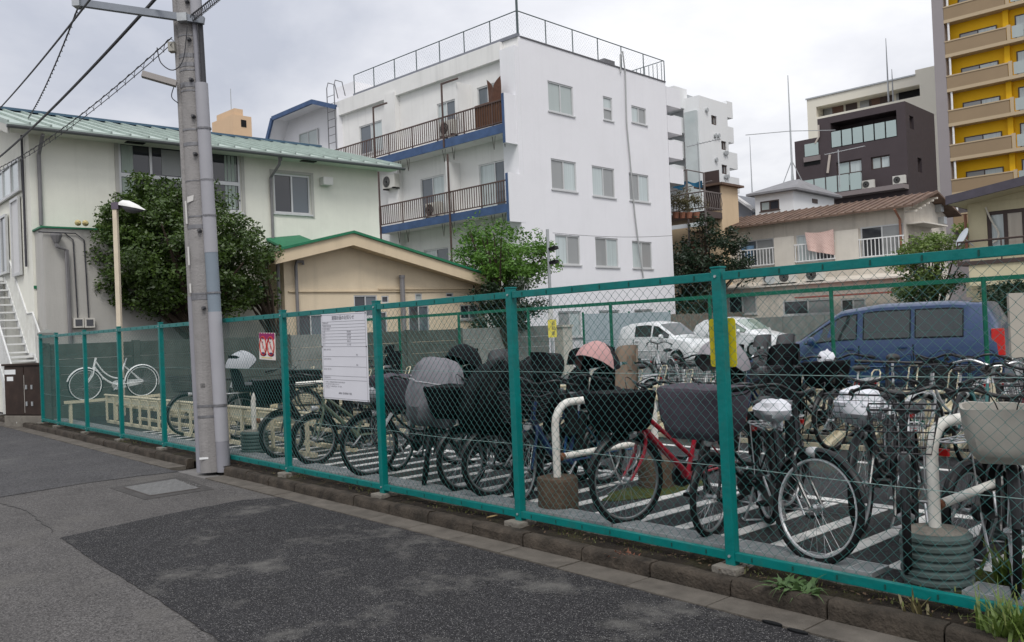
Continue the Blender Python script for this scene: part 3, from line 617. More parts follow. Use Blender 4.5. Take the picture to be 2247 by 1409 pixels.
# local x runs up the flight (away from the lot), y across
W = 0.72; run, rise, ns = 0.235, 0.2, 17
for i in range(ns):
    xs_ = i * run + (0.55 if i >= 7 else 0); MB().box(xs_, xs_ + 0.25, -W, 0, 0.16 + i * rise, 0.2 + i * rise).build('tread', STW, stair)
MB().box(7 * run, 7 * run + 0.58, -W + 0.001, -0.001, 7 * rise + 0.05, 7 * rise + 0.1).build('landing', STW, stair)
topx = ns * run + 0.55; MB().box(topx, topx + 1.9, -W, 0, ns * rise + 0.04, ns * rise + 0.14).build('landing', STW, stair)
for y_ in (0.02, -W - 0.02):
    st = MB(); st.bar((-0.1, y_, 0.02), (7 * run, y_, 7 * rise + 0.06), 0.03, 0.2); st.bar((7 * run, y_, 7 * rise + 0.06), (7 * run + 0.55, y_, 7 * rise + 0.06), 0.03, 0.2); st.bar((7 * run + 0.55, y_, 7 * rise + 0.06), (topx, y_, ns * rise + 0.1), 0.03, 0.2); st.build('stringer', STW, stair)
    path = [(0.0, 0.15), (7 * run, 7 * rise + 0.1), (7 * run + 0.55, 7 * rise + 0.1), (topx, ns * rise + 0.1), (topx + 1.9, ns * rise + 0.1)]
    MB().tube([(x_, y_, z_ + 1.0) for x_, z_ in path], 0.022, 6).build('handrail', STW, stair)
    def zat(x_):
        for (a, b), (c, d) in zip(path, path[1:]):
            if a <= x_ <= c: return b + (d - b) * (x_ - a) / (c - a)
        return path[-1][1]
    x_ = 0.05
    while x_ < topx + 1.9:
        MB().box(x_ - 0.009, x_ + 0.009, y_ - 0.009, y_ + 0.009, zat(x_) + 0.02, zat(x_) + 0.99).build('baluster', STW, stair); x_ += 0.13
for x_ in (topx + 0.1, topx + 1.7):
    for y_ in (-0.05, -W + 0.05): MB().box(x_ - 0.04, x_ + 0.04, y_ - 0.04, y_ + 0.04, 0, ns * rise + 0.04).build('stair_post', STW, stair)

# ---- beige single-storey house with the green gable roof
FB = Frame((-21.5, 10.75), 90)
BEIGE = pm('beige_render', (0.68, 0.575, 0.42), 0.85, var=0.06, vscale=1.0, bump=0.35, bscale=40, streak=0.22, damt=0.1, dirt=(0.28, 0.21, 0.13), dscale=0.9)
BEIGEL = pm('beige_fascia', (0.62, 0.51, 0.355), 0.8, var=0.05, vscale=2, streak=0.2)
bB = fthing('beige_house', 'single storey beige house with green gable roof behind the lot wall', 'house', FB)
xr_ = FB.hy(1062, 640)[0]; apx, apz = FB.hy(775, 512, -0.5); erx, erz = FB.hy(1094, 613, -0.5); elx, elz = FB.hy(604, 552, -0.5)
apx0 = apx
def roof_z(x_): return apz - 0.3 + (x_ - apx0) * ((erz - apz) / (erx - apx0) if x_ > apx0 else (elz - apz) / (elx - apx0))
wb = [FB.ry(777, 828, 648, 695), FB.ry(837, 853, 649, 665), FB.ry(911, 926, 644, 660), FB.ry(979, 995, 643, 652), FB.ry(897, 942, 670, 735), FB.ry(1010, 1050, 669, 700), FB.ry(655, 710, 690, 740), FB.ry(828, 850, 684, 740)]
zt = roof_z(xr_) - 0.02
m = MB(TF(0)); m.panel(0, xr_, 0, zt, [w for w in wb if w[1] < xr_], 0.12); m.add([(0, 0, zt), (xr_, 0, zt), (xr_, 0, roof_z(xr_)), (apx0, 0, roof_z(apx0)), (0, 0, roof_z(0))], [(0, 1, 2, 3, 4)])
m.T = None; m.quad((xr_, 0, 0), (xr_, 8, 0), (xr_, 8, zt), (xr_, 0, zt)); m.quad((0, 0, 0), (0, 8, 0), (0, 8, roof_z(0)), (0, 0, roof_z(0))); m.build('wall', BEIGE, bB)
for i, w in enumerate(wb):
    window(bB, TF(0), *w, panes=1 if (w[1] - w[0]) < 0.4 else 2, rec=0.08, pmats=[G_DARK, G_BLUE] if i != 2 else [G_FROST], fw_=0.035, sill=(i in (0, 5, 6)))
th = 0.33
for s_, (ex, ez_) in (('r', (erx, erz)), ('l', (elx, elz))):
    f = MB(); f.add([(apx0, -0.5, apz - th), (ex, -0.5, ez_ - th), (ex, -0.5, ez_), (apx0, -0.5, apz), (apx0, -0.42, apz - th), (ex, -0.42, ez_ - th), (ex, -0.42, ez_), (apx0, -0.42, apz)], [(0, 1, 2, 3), (4, 7, 6, 5), (0, 4, 5, 1), (2, 1, 5, 6)]); f.build('barge_board', BEIGEL, bB)
    f = MB(); f.add([(apx0, -0.42, apz - th + 0.02), (ex, -0.42, ez_ - th + 0.02), (ex, 8.3, ez_ - th + 0.02), (apx0, 8.3, apz - th + 0.02)], [(0, 1, 2, 3)]); f.build('soffit', BEIGEL, bB, recalc=False)
    f = MB(); f.add([(apx0, -0.56, apz + 0.004), (ex, -0.56, ez_ + 0.004), (ex, 8.3, ez_ + 0.004), (apx0, 8.3, apz + 0.004), (apx0, -0.56, apz + 0.075), (ex, -0.56, ez_ + 0.075), (ex, 8.3, ez_ + 0.075), (apx0, 8.3, apz + 0.075)], [(0, 1, 2, 3), (4, 5, 6, 7), (0, 1, 5, 4), (1, 2, 6, 5), (2, 3, 7, 6)]); f.build('roof', TRIMG, bB)
def strip(a, b): return FB.hy(*a)[0], FB.hy(*b)[0], FB.hy(*a)[1]
x0_, x1_, zz = strip((632, 640), (1058, 638)); MB(TF(0)).bar((x0_, 0.03, zz), (x1_, 0.03, zz), 0.03, 0.03).build('wall_conduit', BEIGEL, bB)
x0_, x1_, zz = strip((828, 634), (1058, 633)); MB(TF(0)).bar((x0_, 0.05, zz), (x1_, 0.05, zz), 0.035, 0.035).build('wall_conduit', BEIGEL, bB)
a, z = FB.hy(645, 577); pipe_run(bB, [(a + 0.22, -0.08, z - 0.05), (a + 0.22, -0.1, z + 0.03), (a + 0.03, -0.1, z + 0.03), (a, -0.1, z - 0.1), (a, -0.1, 0.3)], 0.045, PIPE)
a, z = FB.hy(876, 610); pipe_run(bB, [(a, -0.14, z), (a, -0.14, 0.2)], 0.075, PIPE, 'flue')
MB().lathe([(0.09, -0.03), (0.09, 0.05)], 10, (a, -0.14, z + 0.02)).build('flue_cap', PIPE, bB)
a, z = FB.hy(615, 580); pipe_run(bB, [(a - 0.05, 0.05, z + 0.5), (a - 0.05, 0.05, 0.2)], 0.05, PIPE)
pc_ = fthing('porch_canopy', 'small green canopy between the cream building and the beige house', 'canopy', FA)
p0, p1 = FA.hy(606, 542, -0.6), FA.hy(680, 535, -0.6); m = MB(); m.add([(p0[0], -1.0, p0[1] - 0.1), (p1[0], -1.0, p1[1] - 0.05), (p1[0], -0.01, p1[1] + 0.25), (p0[0], -0.01, p0[1] + 0.25), (p0[0], -1.0, p0[1] - 0.04), (p1[0], -1.0, p1[1] + 0.01), (p1[0], -0.01, p1[1] + 0.31), (p0[0], -0.01, p0[1] + 0.31)], [(0, 3, 2, 1), (4, 5, 6, 7), (0, 1, 5, 4), (1, 2, 6, 5), (2, 3, 7, 6), (3, 0, 4, 7)]); m.build('canopy_sheet', TRIMG, pc_)

# ---- white four-storey block with blue balconies
corner = at_depth(1150, 400, 31.0); FW = Frame((corner.x, corner.y), 4.8)
WHT = pm('white_block_render', (0.76, 0.76, 0.785), 0.8, var=0.03, vscale=0.7, bump=0.3, bscale=30, streak=0.06, damt=0.3, dirt=(0.55, 0.55, 0.56), dscale=0.35)
WHT2 = pm('balcony_render', (0.73, 0.725, 0.71), 0.8, var=0.05, vscale=0.8, bump=0.3, bscale=30, streak=0.25)
BLUE = pm('balcony_blue_paint', (0.05, 0.092, 0.19), 0.6, var=0.2, vscale=3, damt=0.4, dirt=(0.025, 0.05, 0.14), dscale=2)
BROWN = pm('brown_railing', (0.085, 0.055, 0.048), 0.55, var=0.15, vscale=6)
bW = fthing('white_apartment_block', 'white four storey apartment block with blue edged balconies and roof fence', 'building', FW)
zr = FW.hx(1158, 87)[1]; ye_ = FW.hx(1471, 430)[0]; xL = FW.hy(745, 300)[0]
rwin = [(1203, 1258, 184, 249), (1324, 1344, 213, 264), (1386, 1418, 235, 271), (1210, 1265, 352, 418), (1300, 1349, 367, 432), (1381, 1424, 382, 442), (1219, 1273, 516, 581), (1307, 1357, 522, 586), (1388, 1431, 530, 589), (1226, 1276, 683, 740), (1315, 1361, 681, 738), (1393, 1434, 679, 735)]
rw = [FW.rx(*w) for w in rwin]
m = MB(TS(0)); m.panel(0, ye_, 0, zr, rw, 0.12); m.T = None
lwin = [(1047, 1093, 186, 238), (960, 1000, 222, 303), (789, 839, 270, 335), (1052, 1121, 354, 455), (924, 976, 387, 478), (930, 985, 545, 590), (700, 735, 290, 300)]
lw = [FW.ry(*w) for w in lwin]
m.build('side_wall', WHT, bW)
m = MB(TF(0)); m.panel(xL, -0.0, 0, zr, [w for w in lw if w[0] > xL], 0.12); m.T = None; m.quad((xL, 0, zr), (0, 0, zr), (0, ye_, zr), (xL, ye_, zr)); m.quad((xL, 0, 0), (xL, ye_, 0), (xL, ye_, zr), (xL, 0, zr)); m.build('front_wall', WHT2, bW)
for i, w in enumerate(rw):
    window(bW, TS(0), *w, panes=1 if i == 1 else 2, rec=0.1, pmats=[G_FROST, G_FROST] if i in (0,) else ([G_GREY, G_CURT] if i % 2 else [G_CURT, G_GREY]), fw_=0.055, transom=(w[2] + w[3]) / 2 if i == 1 else None)
for i, w in enumerate(lw):
    if w[0] > xL: window(bW, TF(0), *w, panes=2, rec=0.1, pmats=[G_CURT, G_BLUE] if i % 2 else [G_BLUE, G_CURT], fw_=0.055)
# corner pier proud of the front, parapet band
m = MB(); m.box(-0.75, -0.003, -0.22, -0.001, 0, zr - 0.35); m.build('corner_pier', WHT, bW)
xp = FW.hy(866, 260)[0]; m = MB(); m.box(xp - 0.35, xp + 0.35, -0.25, -0.001, 0, zr - 0.5); m.build('pier', WHT2, bW)
for zz_ in (0.3,): MB().box(xL, -0.76, -0.18, -0.001, zr - 0.65, zr - 0.02).build('roof_beam', WHT2, bW)
BO = -0.78
for lv, (rt_y, fa_t, fa_b, fin_t, fin_b, pxr) in enumerate(((216, 271, 290, 204, 315, 1103), (393, 447, 464, 379, 487, 1112))):
    x_end = FW.hy(pxr, (rt_y + fa_b) / 2, BO)[0]; x_st = FW.hy(775 if lv == 0 else 829, 400, BO)[0] - (3.5 if lv == 0 else 0.0)
    zr1 = FW.hy(pxr, rt_y, BO)[1]; zf1 = FW.hy(pxr, fa_t, BO)[1]; zf0 = FW.hy(pxr, fa_b, BO)[1]; zt1 = FW.hy(pxr, fin_t, BO)[1]; zt0 = FW.hy(pxr, fin_b, BO)[1]
    MB().box(x_st, x_end - 0.001, BO + 0.02, -0.002, zf0, zf1 - 0.04).build('balcony_slab', WHT2, bW)
    MB().box(x_st, x_end - 0.001, BO - 0.02, BO + 0.019, zf0 - 0.02, zf1).build('balcony_edge', BLUE, bW)
    fin = MB().box(x_end, x_end + 0.14, BO - 0.02, -0.003, zt0, zt1).build('end_wall', WHT, bW)
    MB().box(x_end - 0.004, x_end + 0.11, BO - 0.035, BO - 0.021, zt0 + 0.01, zt1 - 0.01).build('end_wall_edge', BLUE, fin)
    rl = MB(); rl.box(x_st, x_end - 0.01, BO - 0.0, BO + 0.04, zr1 - 0.05, zr1); rl.box(x_st, x_end - 0.01, BO, BO + 0.035, zf1 + 0.06, zf1 + 0.1); ro = rl.build('railing', BROWN, bW)
    nb = int((x_end - x_st) / 0.125)
    for i in range(nb + 1):
        X = x_st + (x_end - x_st - 0.03) * i / nb; wd = 0.03 if i % 12 == 0 else 0.011
        MB().box(X - wd, X + wd, BO + 0.004, BO + 0.03, zf1 + 0.0 if i % 12 == 0 else zf1 + 0.1, zr1 - 0.05).build('baluster', BROWN, ro)
    zc_ = zf1 + 2.25
    for px_ in ((1016,) if lv == 0 else (993,)):
        X = FW.hy(px_, 250 if lv == 0 else 415, -0.4)[0]; MB().box(X - 0.03, X + 0.03, BO + 0.1, -0.003, zf1, zf1 + 2.05).build('partition', WHT2, bW)
    for px_ in ((975, 823) if lv == 0 else (982, 829)):
        X = FW.hy(px_, 300, BO)[0]; MB().box(X - 0.035, X + 0.035, BO - 0.06, BO - 0.021, zf0 - (2.3 if lv else 0.0), zr1 + (1.25 if lv == 0 else 1.4)).build('drain_post', BROWN, bW)
        if lv == 0: MB().box(X - 0.03, X + 0.9, BO - 0.05, BO + 0.0, zr1 + 1.2, zr1 + 1.26).build('post_arm', BROWN, bW)
    # laundry pole brackets hanging under the slab above
    X = x_st + 1.0
    while X < x_end - 0.6:
        b = MB()
        for dx_ in (0, 0.55):
            b.tube([(X + dx_, BO + 0.15, zf0 - 0.02), (X + dx_ + 0.08, BO + 0.15, zf0 - 0.5), (X + dx_ + 0.16, BO + 0.15, zf0 - 0.02)], 0.012, 4)
        b.build('laundry_bracket', pm('rusty_black', (0.05, 0.04, 0.035), 0.6), bW); X += 2.7
# brown screen and cloth on the top balcony
x0_, x1_, z0_, z1_ = FW.ry(1040, 1099, 225, 285, BO); MB().box(x0_, x1_, BO + 0.045, BO + 0.06, z0_ + 0.12, z1_ + 0.02).build('balcony_screen', pm('brown_screen', (0.12, 0.06, 0.035), 0.8, var=0.2, vscale=5), bW)
cl = MB(); a0, z0c = FW.hy(1068, 182, BO + 0.2); a1, _ = FW.hy(1097, 182, BO + 0.2)
cl.grid(lambda u, v: (a0 + (a1 - a0) * u, BO + 0.2 + 0.06 * math.sin(u * 7 + v * 3), z0c + (0.12 * abs(2 * u - 1) - 0.25 * (1 - abs(2 * u - 1))) * (1 - v) - v * 1.15), 10, 6); awn = thing('hanging_cloth', 'dark brown cloth hung at the end of the top balcony', 'cloth', FW.o, FW.a); cl.build('cloth', pm('brown_cloth', (0.10, 0.05, 0.035), 0.9, var=0.2, vscale=6), awn, recalc=False, smooth=True)
for px_, py_, lb in ((858, 400, 'air conditioner on the lower balcony end of the white block'), (985, 283, 'air conditioner on the top balcony beside the partition'), (953, 462, 'air conditioner at the lower balcony door of the white block')):
    X, Z = FW.hy(px_, py_, -0.35); p = FW.o + FW.x * X + FW.y * -0.35; ac_unit((p.x, p.y, Z - 0.3), FW.a, lb)
# cable running down the side wall
pts = [(1362, 160), (1361, 120), (1366, 112), (1372, 160), (1375, 270), (1382, 345), (1393, 470), (1404, 560), (1412, 610)]
m = MB(); m.tube([(0.06, *FW.hx(a, b, 0.06)) for a, b in pts], 0.03, 6); m.build('roof_cable', pm('cable_grey', (0.36, 0.37, 0.37), 0.6), bW)
# blue-edged stair tower on the left
x0_, _ = FW.hy(590, 280, -0.2); x1_, zt_ = FW.hy(742, 236, -0.2); xm_, zm_ = FW.hy(690, 224, -0.2); _, zl_ = FW.hy(600, 262, -0.2); xl2, _ = FW.hy(602, 262, -0.2)
tw = [(x0_, 0.0), (x0_, zl_ - 0.9), (xl2, zl_), (xm_, zm_), (x1_, zt_), (x1_, 0.0)]
MB().prism(tw, 0.6, 6.0, 'y').build('stair_tower', WHT, bW)
hood = MB()
for (a, b), (c, d) in zip(tw[:-1], tw[1:]):
    hood.add([(a, -0.3, b), (c, -0.3, d), (c, 0.62, d), (a, 0.62, b), (a, -0.3, b + 0.02), (c, -0.3, d + 0.02)], [(0, 1, 2, 3)])
hood.build('tower_hood', WHT, bW, recalc=False)
ed = MB()
for (a, b), (c, d) in zip(tw[:-2], tw[1:-1]): ed.bar((a, -0.32, b), (c, -0.32, d), 0.1, 0.2)
ed.build('hood_edge', BLUE, bW)
wv = FW.ry(659, 700, 288, 305, 0.6); window(bW, TF(0.6), wv[0], wv[1], wv[2] - 0.6, wv[3], rec=-0.02, pmats=[G_FROST], sill=False)
X, Z = FW.hy(727, 250, -0.35); ld = MB()
for dx_ in (-0.28, 0.28): ld.tube([(X + dx_, -0.35, Z - 2.2), (X + dx_, -0.35, Z + 1.2), (X + dx_ - 0.1, -0.2, Z + 1.5), (X + dx_ - 0.15, 0.2, Z + 1.5), (X + dx_ - 0.15, 0.35, Z + 0.9)], 0.022, 6)
ldo = ld.build('roof_ladder', pm('ladder_grey', (0.12, 0.12, 0.13), 0.5), bW)
for k in range(9): MB().tube([(X - 0.28, -0.35, Z - 2 + k * 0.35), (X + 0.28, -0.35, Z - 2 + k * 0.35)], 0.014, 5).build('rung', pm('ladder_grey', (0.12, 0.12, 0.13), 0.5), ldo)
pa = FW.hy(735, 190, 0.6); pb = FW.hy(776, 178, 0.6); MB().box(pa[0], pb[0], 0.6, 3.2, zr - 0.5, pb[1]).build('roof_house', WHT, bW)
# roof fence
RF = pm('roof_fence_green', (0.075, 0.10, 0.105), 0.5); fl = MB(); xa = FW.hy(777, 200)[0]
MB().box(xa, 0.0, -0.06, 0.1, zr + 0.001, zr + 0.12).build('parapet', pm('parapet_grey', (0.2, 0.21, 0.24), 0.7, var=0.1), bW)
MB().box(-0.1, 0.03, 0.11, ye_, zr + 0.001, zr + 0.05).build('parapet', pm('parapet_dark', (0.12, 0.12, 0.13), 0.7), bW)
hF = 0.95
for i in range(8):
    X = xa + (0 - xa) * i / 7; MB().tube([(X, 0.02, zr + 0.12), (X, 0.02, zr + hF)], 0.022, 6).build('roof_fence_post', RF, bW)
for i in range(1, 7):
    Y = ye_ * i / 6; MB().tube([(-0.03, Y, zr + 0.05), (-0.03, Y, zr + hF)], 0.022, 6).build('roof_fence_post', RF, bW)
MB().tube([(xa, 0.02, zr + hF), (0, 0.02, zr + hF)], 0.022, 5).build('roof_fence_rail', RF, bW); MB().tube([(-0.03, 0.03, zr + hF), (-0.03, ye_, zr + hF)], 0.022, 5).build('roof_fence_rail', RF, bW)
cmw = chain_mesh((xa, 0.02, 0), (0, 0.02, 0), zr + 0.15, zr + hF, 0.16, 0.0022); tag(cmw.build('roof_fence_mesh', pm('roof_mesh', (0.2, 0.22, 0.23), 0.5), bW, recalc=False), kind='stuff')
cmw = chain_mesh((-0.03, 0, 0), (-0.03, ye_, 0), zr + 0.08, zr + hF, 0.16, 0.0022); tag(cmw.build('roof_fence_mesh', pm('roof_mesh', (0.2, 0.22, 0.23), 0.5), bW, recalc=False), kind='stuff')
ml = MB(); ml.tube([(-0.06, 0.06, zr), (-0.06, 0.06, zr + 1.5)], 0.045, 8); ml.tube([(-0.2, 0.0, zr + 1.47), (0.1, 0.1, zr + 1.53)], 0.05, 6); ml.build('roof_mast', RF, bW)
gt = MB()
for k in range(9): gt.tube([(-1.9 + k * 0.22, ye_ - 0.05, zr + 0.06), (-1.9 + k * 0.22, ye_ - 0.05, zr + 0.9)], 0.016, 5)
gt.tube([(-2.2, ye_ - 0.05, zr + 0.9), (-0.05, ye_ - 0.05, zr + 0.95)], 0.02, 5); gt.build('roof_railing', RF, bW)
u, z = FW.hx(1354, 150); MB().box(-0.9, -0.25, u - 0.5, u + 0.2, zr + 0.051, zr + 0.35).build('roof_box', pm('roof_box', (0.16, 0.16, 0.17), 0.7), bW)
# back balconies seen past the side wall
for k, (a, b) in enumerate(((190, 232), (252, 290), (306, 345), (365, 400))):
    y0_, z1__ = FW.hx(1462, a, 0.0); _, z0__ = FW.hx(1466, b, 0.0)
    MB().box(-6, 0.02, ye_ + 0.01, ye_ + 1.1, z0__, z1__).build('rear_balcony', WHT, bW)
# ================================================================== buildings further back
def corner_frame(px, py, d, deg=4.8):
    c = at_depth(px, py, d); return Frame((c.x, c.y), deg)
# ---- old two-storey house with the rusty brown roof
FC = corner_frame(1988, 560, 36.0)
OLDW = pm('old_house_render', (0.58, 0.535, 0.465), 0.85, var=0.1, vscale=1.0, bump=0.3, bscale=30, streak=0.45, damt=0.35, dirt=(0.24, 0.21, 0.165), dscale=0.7)
RUST = pm('rusty_roof_sheet', (0.14, 0.092, 0.068), 0.75, var=0.35, vscale=1.6, streak=0.3, damt=0.5, dirt=(0.09, 0.05, 0.035), dscale=1.4)
OLDP = pm('old_cream_panel', (0.62, 0.585, 0.52), 0.7, var=0.06, vscale=2, streak=0.2)
bC = fthing('brown_roof_house', 'old two storey house with rusty brown sheet roof beyond the car park', 'house', FC)
xL = FC.hy(1590, 560)[0]; ez = FC.hy(1975, 455)[1]; D = 5.2
w2 = [FC.ry(1623, 1699, 526, 584), FC.ry(1748, 1833, 512, 572), FC.ry(1889, 1984, 494, 562)]
m = MB(TF(0)); m.panel(xL, 0, 2.7, ez, w2, 0.12); m.T = None; pk = FC.hx(2060, 420)[1] - 0.35
m.add([(0, 0, 0), (0, D, 0), (0, D, ez), (0, D / 2, pk), (0, 0, ez)], [(0, 1, 2, 3, 4)]); m.quad((xL, 0, 0), (xL, D, 0), (xL, D, ez), (xL, 0, ez)); m.build('wall', OLDW, bC)
for i, w in enumerate(w2):
    o = window(bC, TF(0), *w, panes=2, rec=0.08, pmats=[[G_BLUE, G_GREY], [G_CURT, G_DARK], [G_DARK, G_GREY]][i], fw_=0.06)
    r = MB(TF(0)); zb = w[2] + 0.75; r.box(w[0] - 0.05, w[1] + 0.05, 0.12, 0.16, zb, zb + 0.05); r.box(w[0] - 0.05, w[1] + 0.05, 0.12, 0.16, w[2], w[2] + 0.04); ro = r.build('window_rail', WHITEP, bC)
    nb = 11
    for k in range(nb + 1):
        X = w[0] + (w[1] - w[0]) * k / nb; MB(TF(0)).box(X - 0.015, X + 0.015, 0.125, 0.155, w[2] + 0.04, zb).build('rail_bar', WHITEP, ro)
for a in ((1702, 1746, 520, 590), (1834, 1887, 505, 575)):
    w = FC.ry(*a); MB(TF(0)).box(w[0], w[1], 0.001, 0.14, w[2], w[3]).build('shutter_box', OLDP, bC)
a = FC.ry(1590, 1620, 535, 590); MB(TF(0)).box(a[0], a[1], 0.001, 0.1, a[2], a[3]).build('shutter_box', OLDP, bC)
ov = 0.5; rf = MB(); ridge = pk + 0.05; x0_, x1_ = xL - 1.5, 0.55
rf.add([(x0_, -ov, ez - 0.08), (x1_, -ov, ez - 0.08), (x1_, D / 2, ridge), (x0_, D / 2, ridge), (x0_, -ov, ez), (x1_, -ov, ez), (x1_, D / 2, ridge + 0.08), (x0_, D / 2, ridge + 0.08), (x0_, D + ov, ez - 0.08), (x1_, D + ov, ez - 0.08), (x1_, D + ov, ez), (x0_, D + ov, ez)],
       [(0, 1, 2, 3), (4, 5, 6, 7), (0, 1, 5, 4), (1, 2, 6, 5), (0, 3, 7, 4), (3, 2, 9, 8), (7, 6, 10, 11), (8, 9, 10, 11), (2, 9, 10, 6)])
rC = rf.build('roof', RUST, bC)
ns_ = 30
for i in range(ns_ + 1):
    X = x0_ + 0.03 + (x1_ - x0_ - 0.06) * i / ns_; MB().bar((X, -ov, ez + 0.02), (X, D / 2, ridge + 0.1), 0.05, 0.05).build('roof_batten', RUST, rC)
for k in range(6):
    y_ = D / 2 * k / 5; MB().box(x1_ - 0.5, x1_ - 0.03, y_ - 0.04, y_ + 0.04, ez - 0.2 + (ridge - ez) * k / 5 - 0.06, ez - 0.12 + (ridge - ez) * k / 5 - 0.06).build('rafter_end', OLDP, rC)
pipe_run(bC, [(-0.2, -0.5, ez - 0.1), (-0.15, -0.1, ez - 0.5), (-0.1, -0.08, 0.2)], 0.05, pm('rust_pipe', (0.25, 0.12, 0.08), 0.7))
# ground floor lean-to in front
xe0 = FC.hy(1548, 650, -1.5)[0]; xe1 = FC.hy(1905, 640, -1.5)[0]; ze = FC.hy(1700, 628, -1.5)[1]
wl = [FC.ry(1598, 1660, 648, 690, -1.5), FC.ry(1718, 1830, 657, 690, -1.5), FC.ry(1845, 1900, 655, 690, -1.5)]
m = MB(TF(-1.5)); m.panel(xe0, 0.4, 0, ze, wl, 0.1); m.T = None; m.quad((xe0, -1.5, ze), (0.4, -1.5, ze), (0.4, 0, ze + 0.3), (xe0, 0, ze + 0.3)); m.quad((0.4, -1.5, 0), (0.4, 0, 0), (0.4, 0, ze), (0.4, -1.5, ze)); m.build('lean_to_wall', OLDW, bC)
for w in wl: window(bC, TF(-1.5), *w, panes=2, rec=0.08, pmats=[G_DARK, G_GREY], fw_=0.06)
MB().box(xe0 - 0.1, 0.5, -1.75, -1.501, ze - 0.02, ze + 0.05).build('lean_to_eave', OLDP, bC)
MB().box(FC.hy(1760, 660, -1.6)[0], 0.5, -2.3, -1.76, ze - 0.62, ze - 0.56).build('lean_to_canopy', pm('red_edge', (0.30, 0.09, 0.07), 0.7), bC)
sc = MB(); w = FC.rx(1990, 2045, 500, 530); 
MB().box(0.001, 0.7, 0.2, D / 2 + 0.6, FC.hx(2015, 483, 0.7)[1] - 0.06, FC.hx(2015, 483, 0.7)[1]).build('side_canopy', OLDP, bC)
MB().box(0.002, 0.05, 0.4, 1.6, 2.7, 4.9).build('side_door', DARKFR, bC)
for px_, py_ in ((2055, 458), (2062, 485)):
    u, z = FC.hx(px_, py_); MB(TS(0)).box(u - 0.2, u + 0.2, 0.001, 0.25, z - 0.16, z + 0.16).build('vent_hood', STEEL, bC)
# blanket airing on the sill rail
p = FC.ry(1767, 1830, 506, 560, -0.25); bl = thing('hanging_blanket', 'pink checked blanket hung over the middle window rail', 'blanket', FC.o, FC.a)
PINK = pm('pink_blanket', (0.55, 0.33, 0.30), 0.95, var=0.12, vscale=6)
_t = PINK.node_tree; _b = _t.nodes['Principled BSDF']; _ck = _t.nodes.new('ShaderNodeTexBrick'); _ck.inputs['Scale'].default_value = 4.5; _ck.inputs['Color1'].default_value = (0.52, 0.32, 0.28, 1); _ck.inputs['Color2'].default_value = (0.60, 0.40, 0.36, 1); _ck.inputs['Mortar'].default_value = (0.72, 0.56, 0.50, 1); _ck.inputs['Mortar Size'].default_value = 0.05
_g = _t.nodes.new('ShaderNodeTexCoord'); _mp = _t.nodes.new('ShaderNodeMapping'); _mp.inputs['Rotation'].default_value = (R(90), 0, 0); _t.links.new(_g.outputs['Object'], _mp.inputs[0]); _t.links.new(_mp.outputs[0], _ck.inputs['Vector']); _t.links.new(_ck.outputs[0], _b.inputs['Base Color'])
m = MB(); m.grid(lambda u, v: (p[0] + (p[1] - p[0]) * u * (1 - 0.12 * v * (u < 0.5)) + 0.1 * v * (1 - u), -0.25 - 0.05 * math.sin(u * 12) * v, p[3] - (p[3] - p[2]) * v * (0.75 + 0.3 * u) - 0.08 * math.sin(u * 3.1) * (1 - v)), 16, 10); m.build('blanket', PINK, bl, recalc=False, smooth=True)
sh = thing('hanging_shirt', 'blue shirt hanging inside the left window of the brown roofed house', 'shirt', FC.o, FC.a)
p = FC.ry(1628, 1655, 540, 575, -0.1); MB().grid(lambda u, v: (p[0] + (p[1] - p[0]) * (0.5 + (u - 0.5) * (1 if v < 0.3 else 0.7)), -0.1 + 0.03 * math.sin(u * 9), p[3] - (p[3] - p[2]) * v), 8, 6).build('shirt', pm('blue_shirt', (0.14, 0.24, 0.36), 0.9), sh, recalc=False)
for px_, py_, lb in ((1695, 632, 'left air conditioner on the lean-to roof of the old house'), (1730, 629, 'middle air conditioner on the lean-to roof beside the dish'), (1790, 626, 'right air conditioner on the lean-to roof under the blanket')):
    X, Z = FC.hy(px_, py_, -1.0); pp = FC.o + FC.x * X + FC.y * -1.0; ac_unit((pp.x, pp.y, ze + 0.08), FC.a, lb)
def dish(loc, rz, label, s=0.45, tilt=0.5):
    r = thing('satellite_dish', label, 'satellite dish', loc, rz)
    rings = [[(s / 2 * q * math.cos(t), -0.1 * (1 - q * q) * 0 - 0.09 * q * q, s / 2 * q * math.sin(t)) for t in [k * math.pi / 8 for k in range(16)]] for q in (0.05, 0.4, 0.7, 1.0)]
    o = MB().loft(rings, caps=True).build('reflector', pm('dish_white', (0.6, 0.66, 0.7), 0.4), r, smooth=True); o.rotation_euler = (tilt, 0, 0)
    MB().tube([(0, 0.0, -0.02), (0, 0.25, -0.25)], 0.02, 6).build('mount_arm', STEEL, r); MB().tube([(0, -0.05, -0.2), (0, -0.35, -0.05)], 0.012, 5).build('feed_arm', STEEL, r)
    return r
X, Z = FC.hy(1690, 612, -1.2); pp = FC.o + FC.x * X + FC.y * -1.2; dish((pp.x, pp.y, ze + 0.35), FC.a + 0.4, 'white satellite dish on the lean-to roof of the old house')

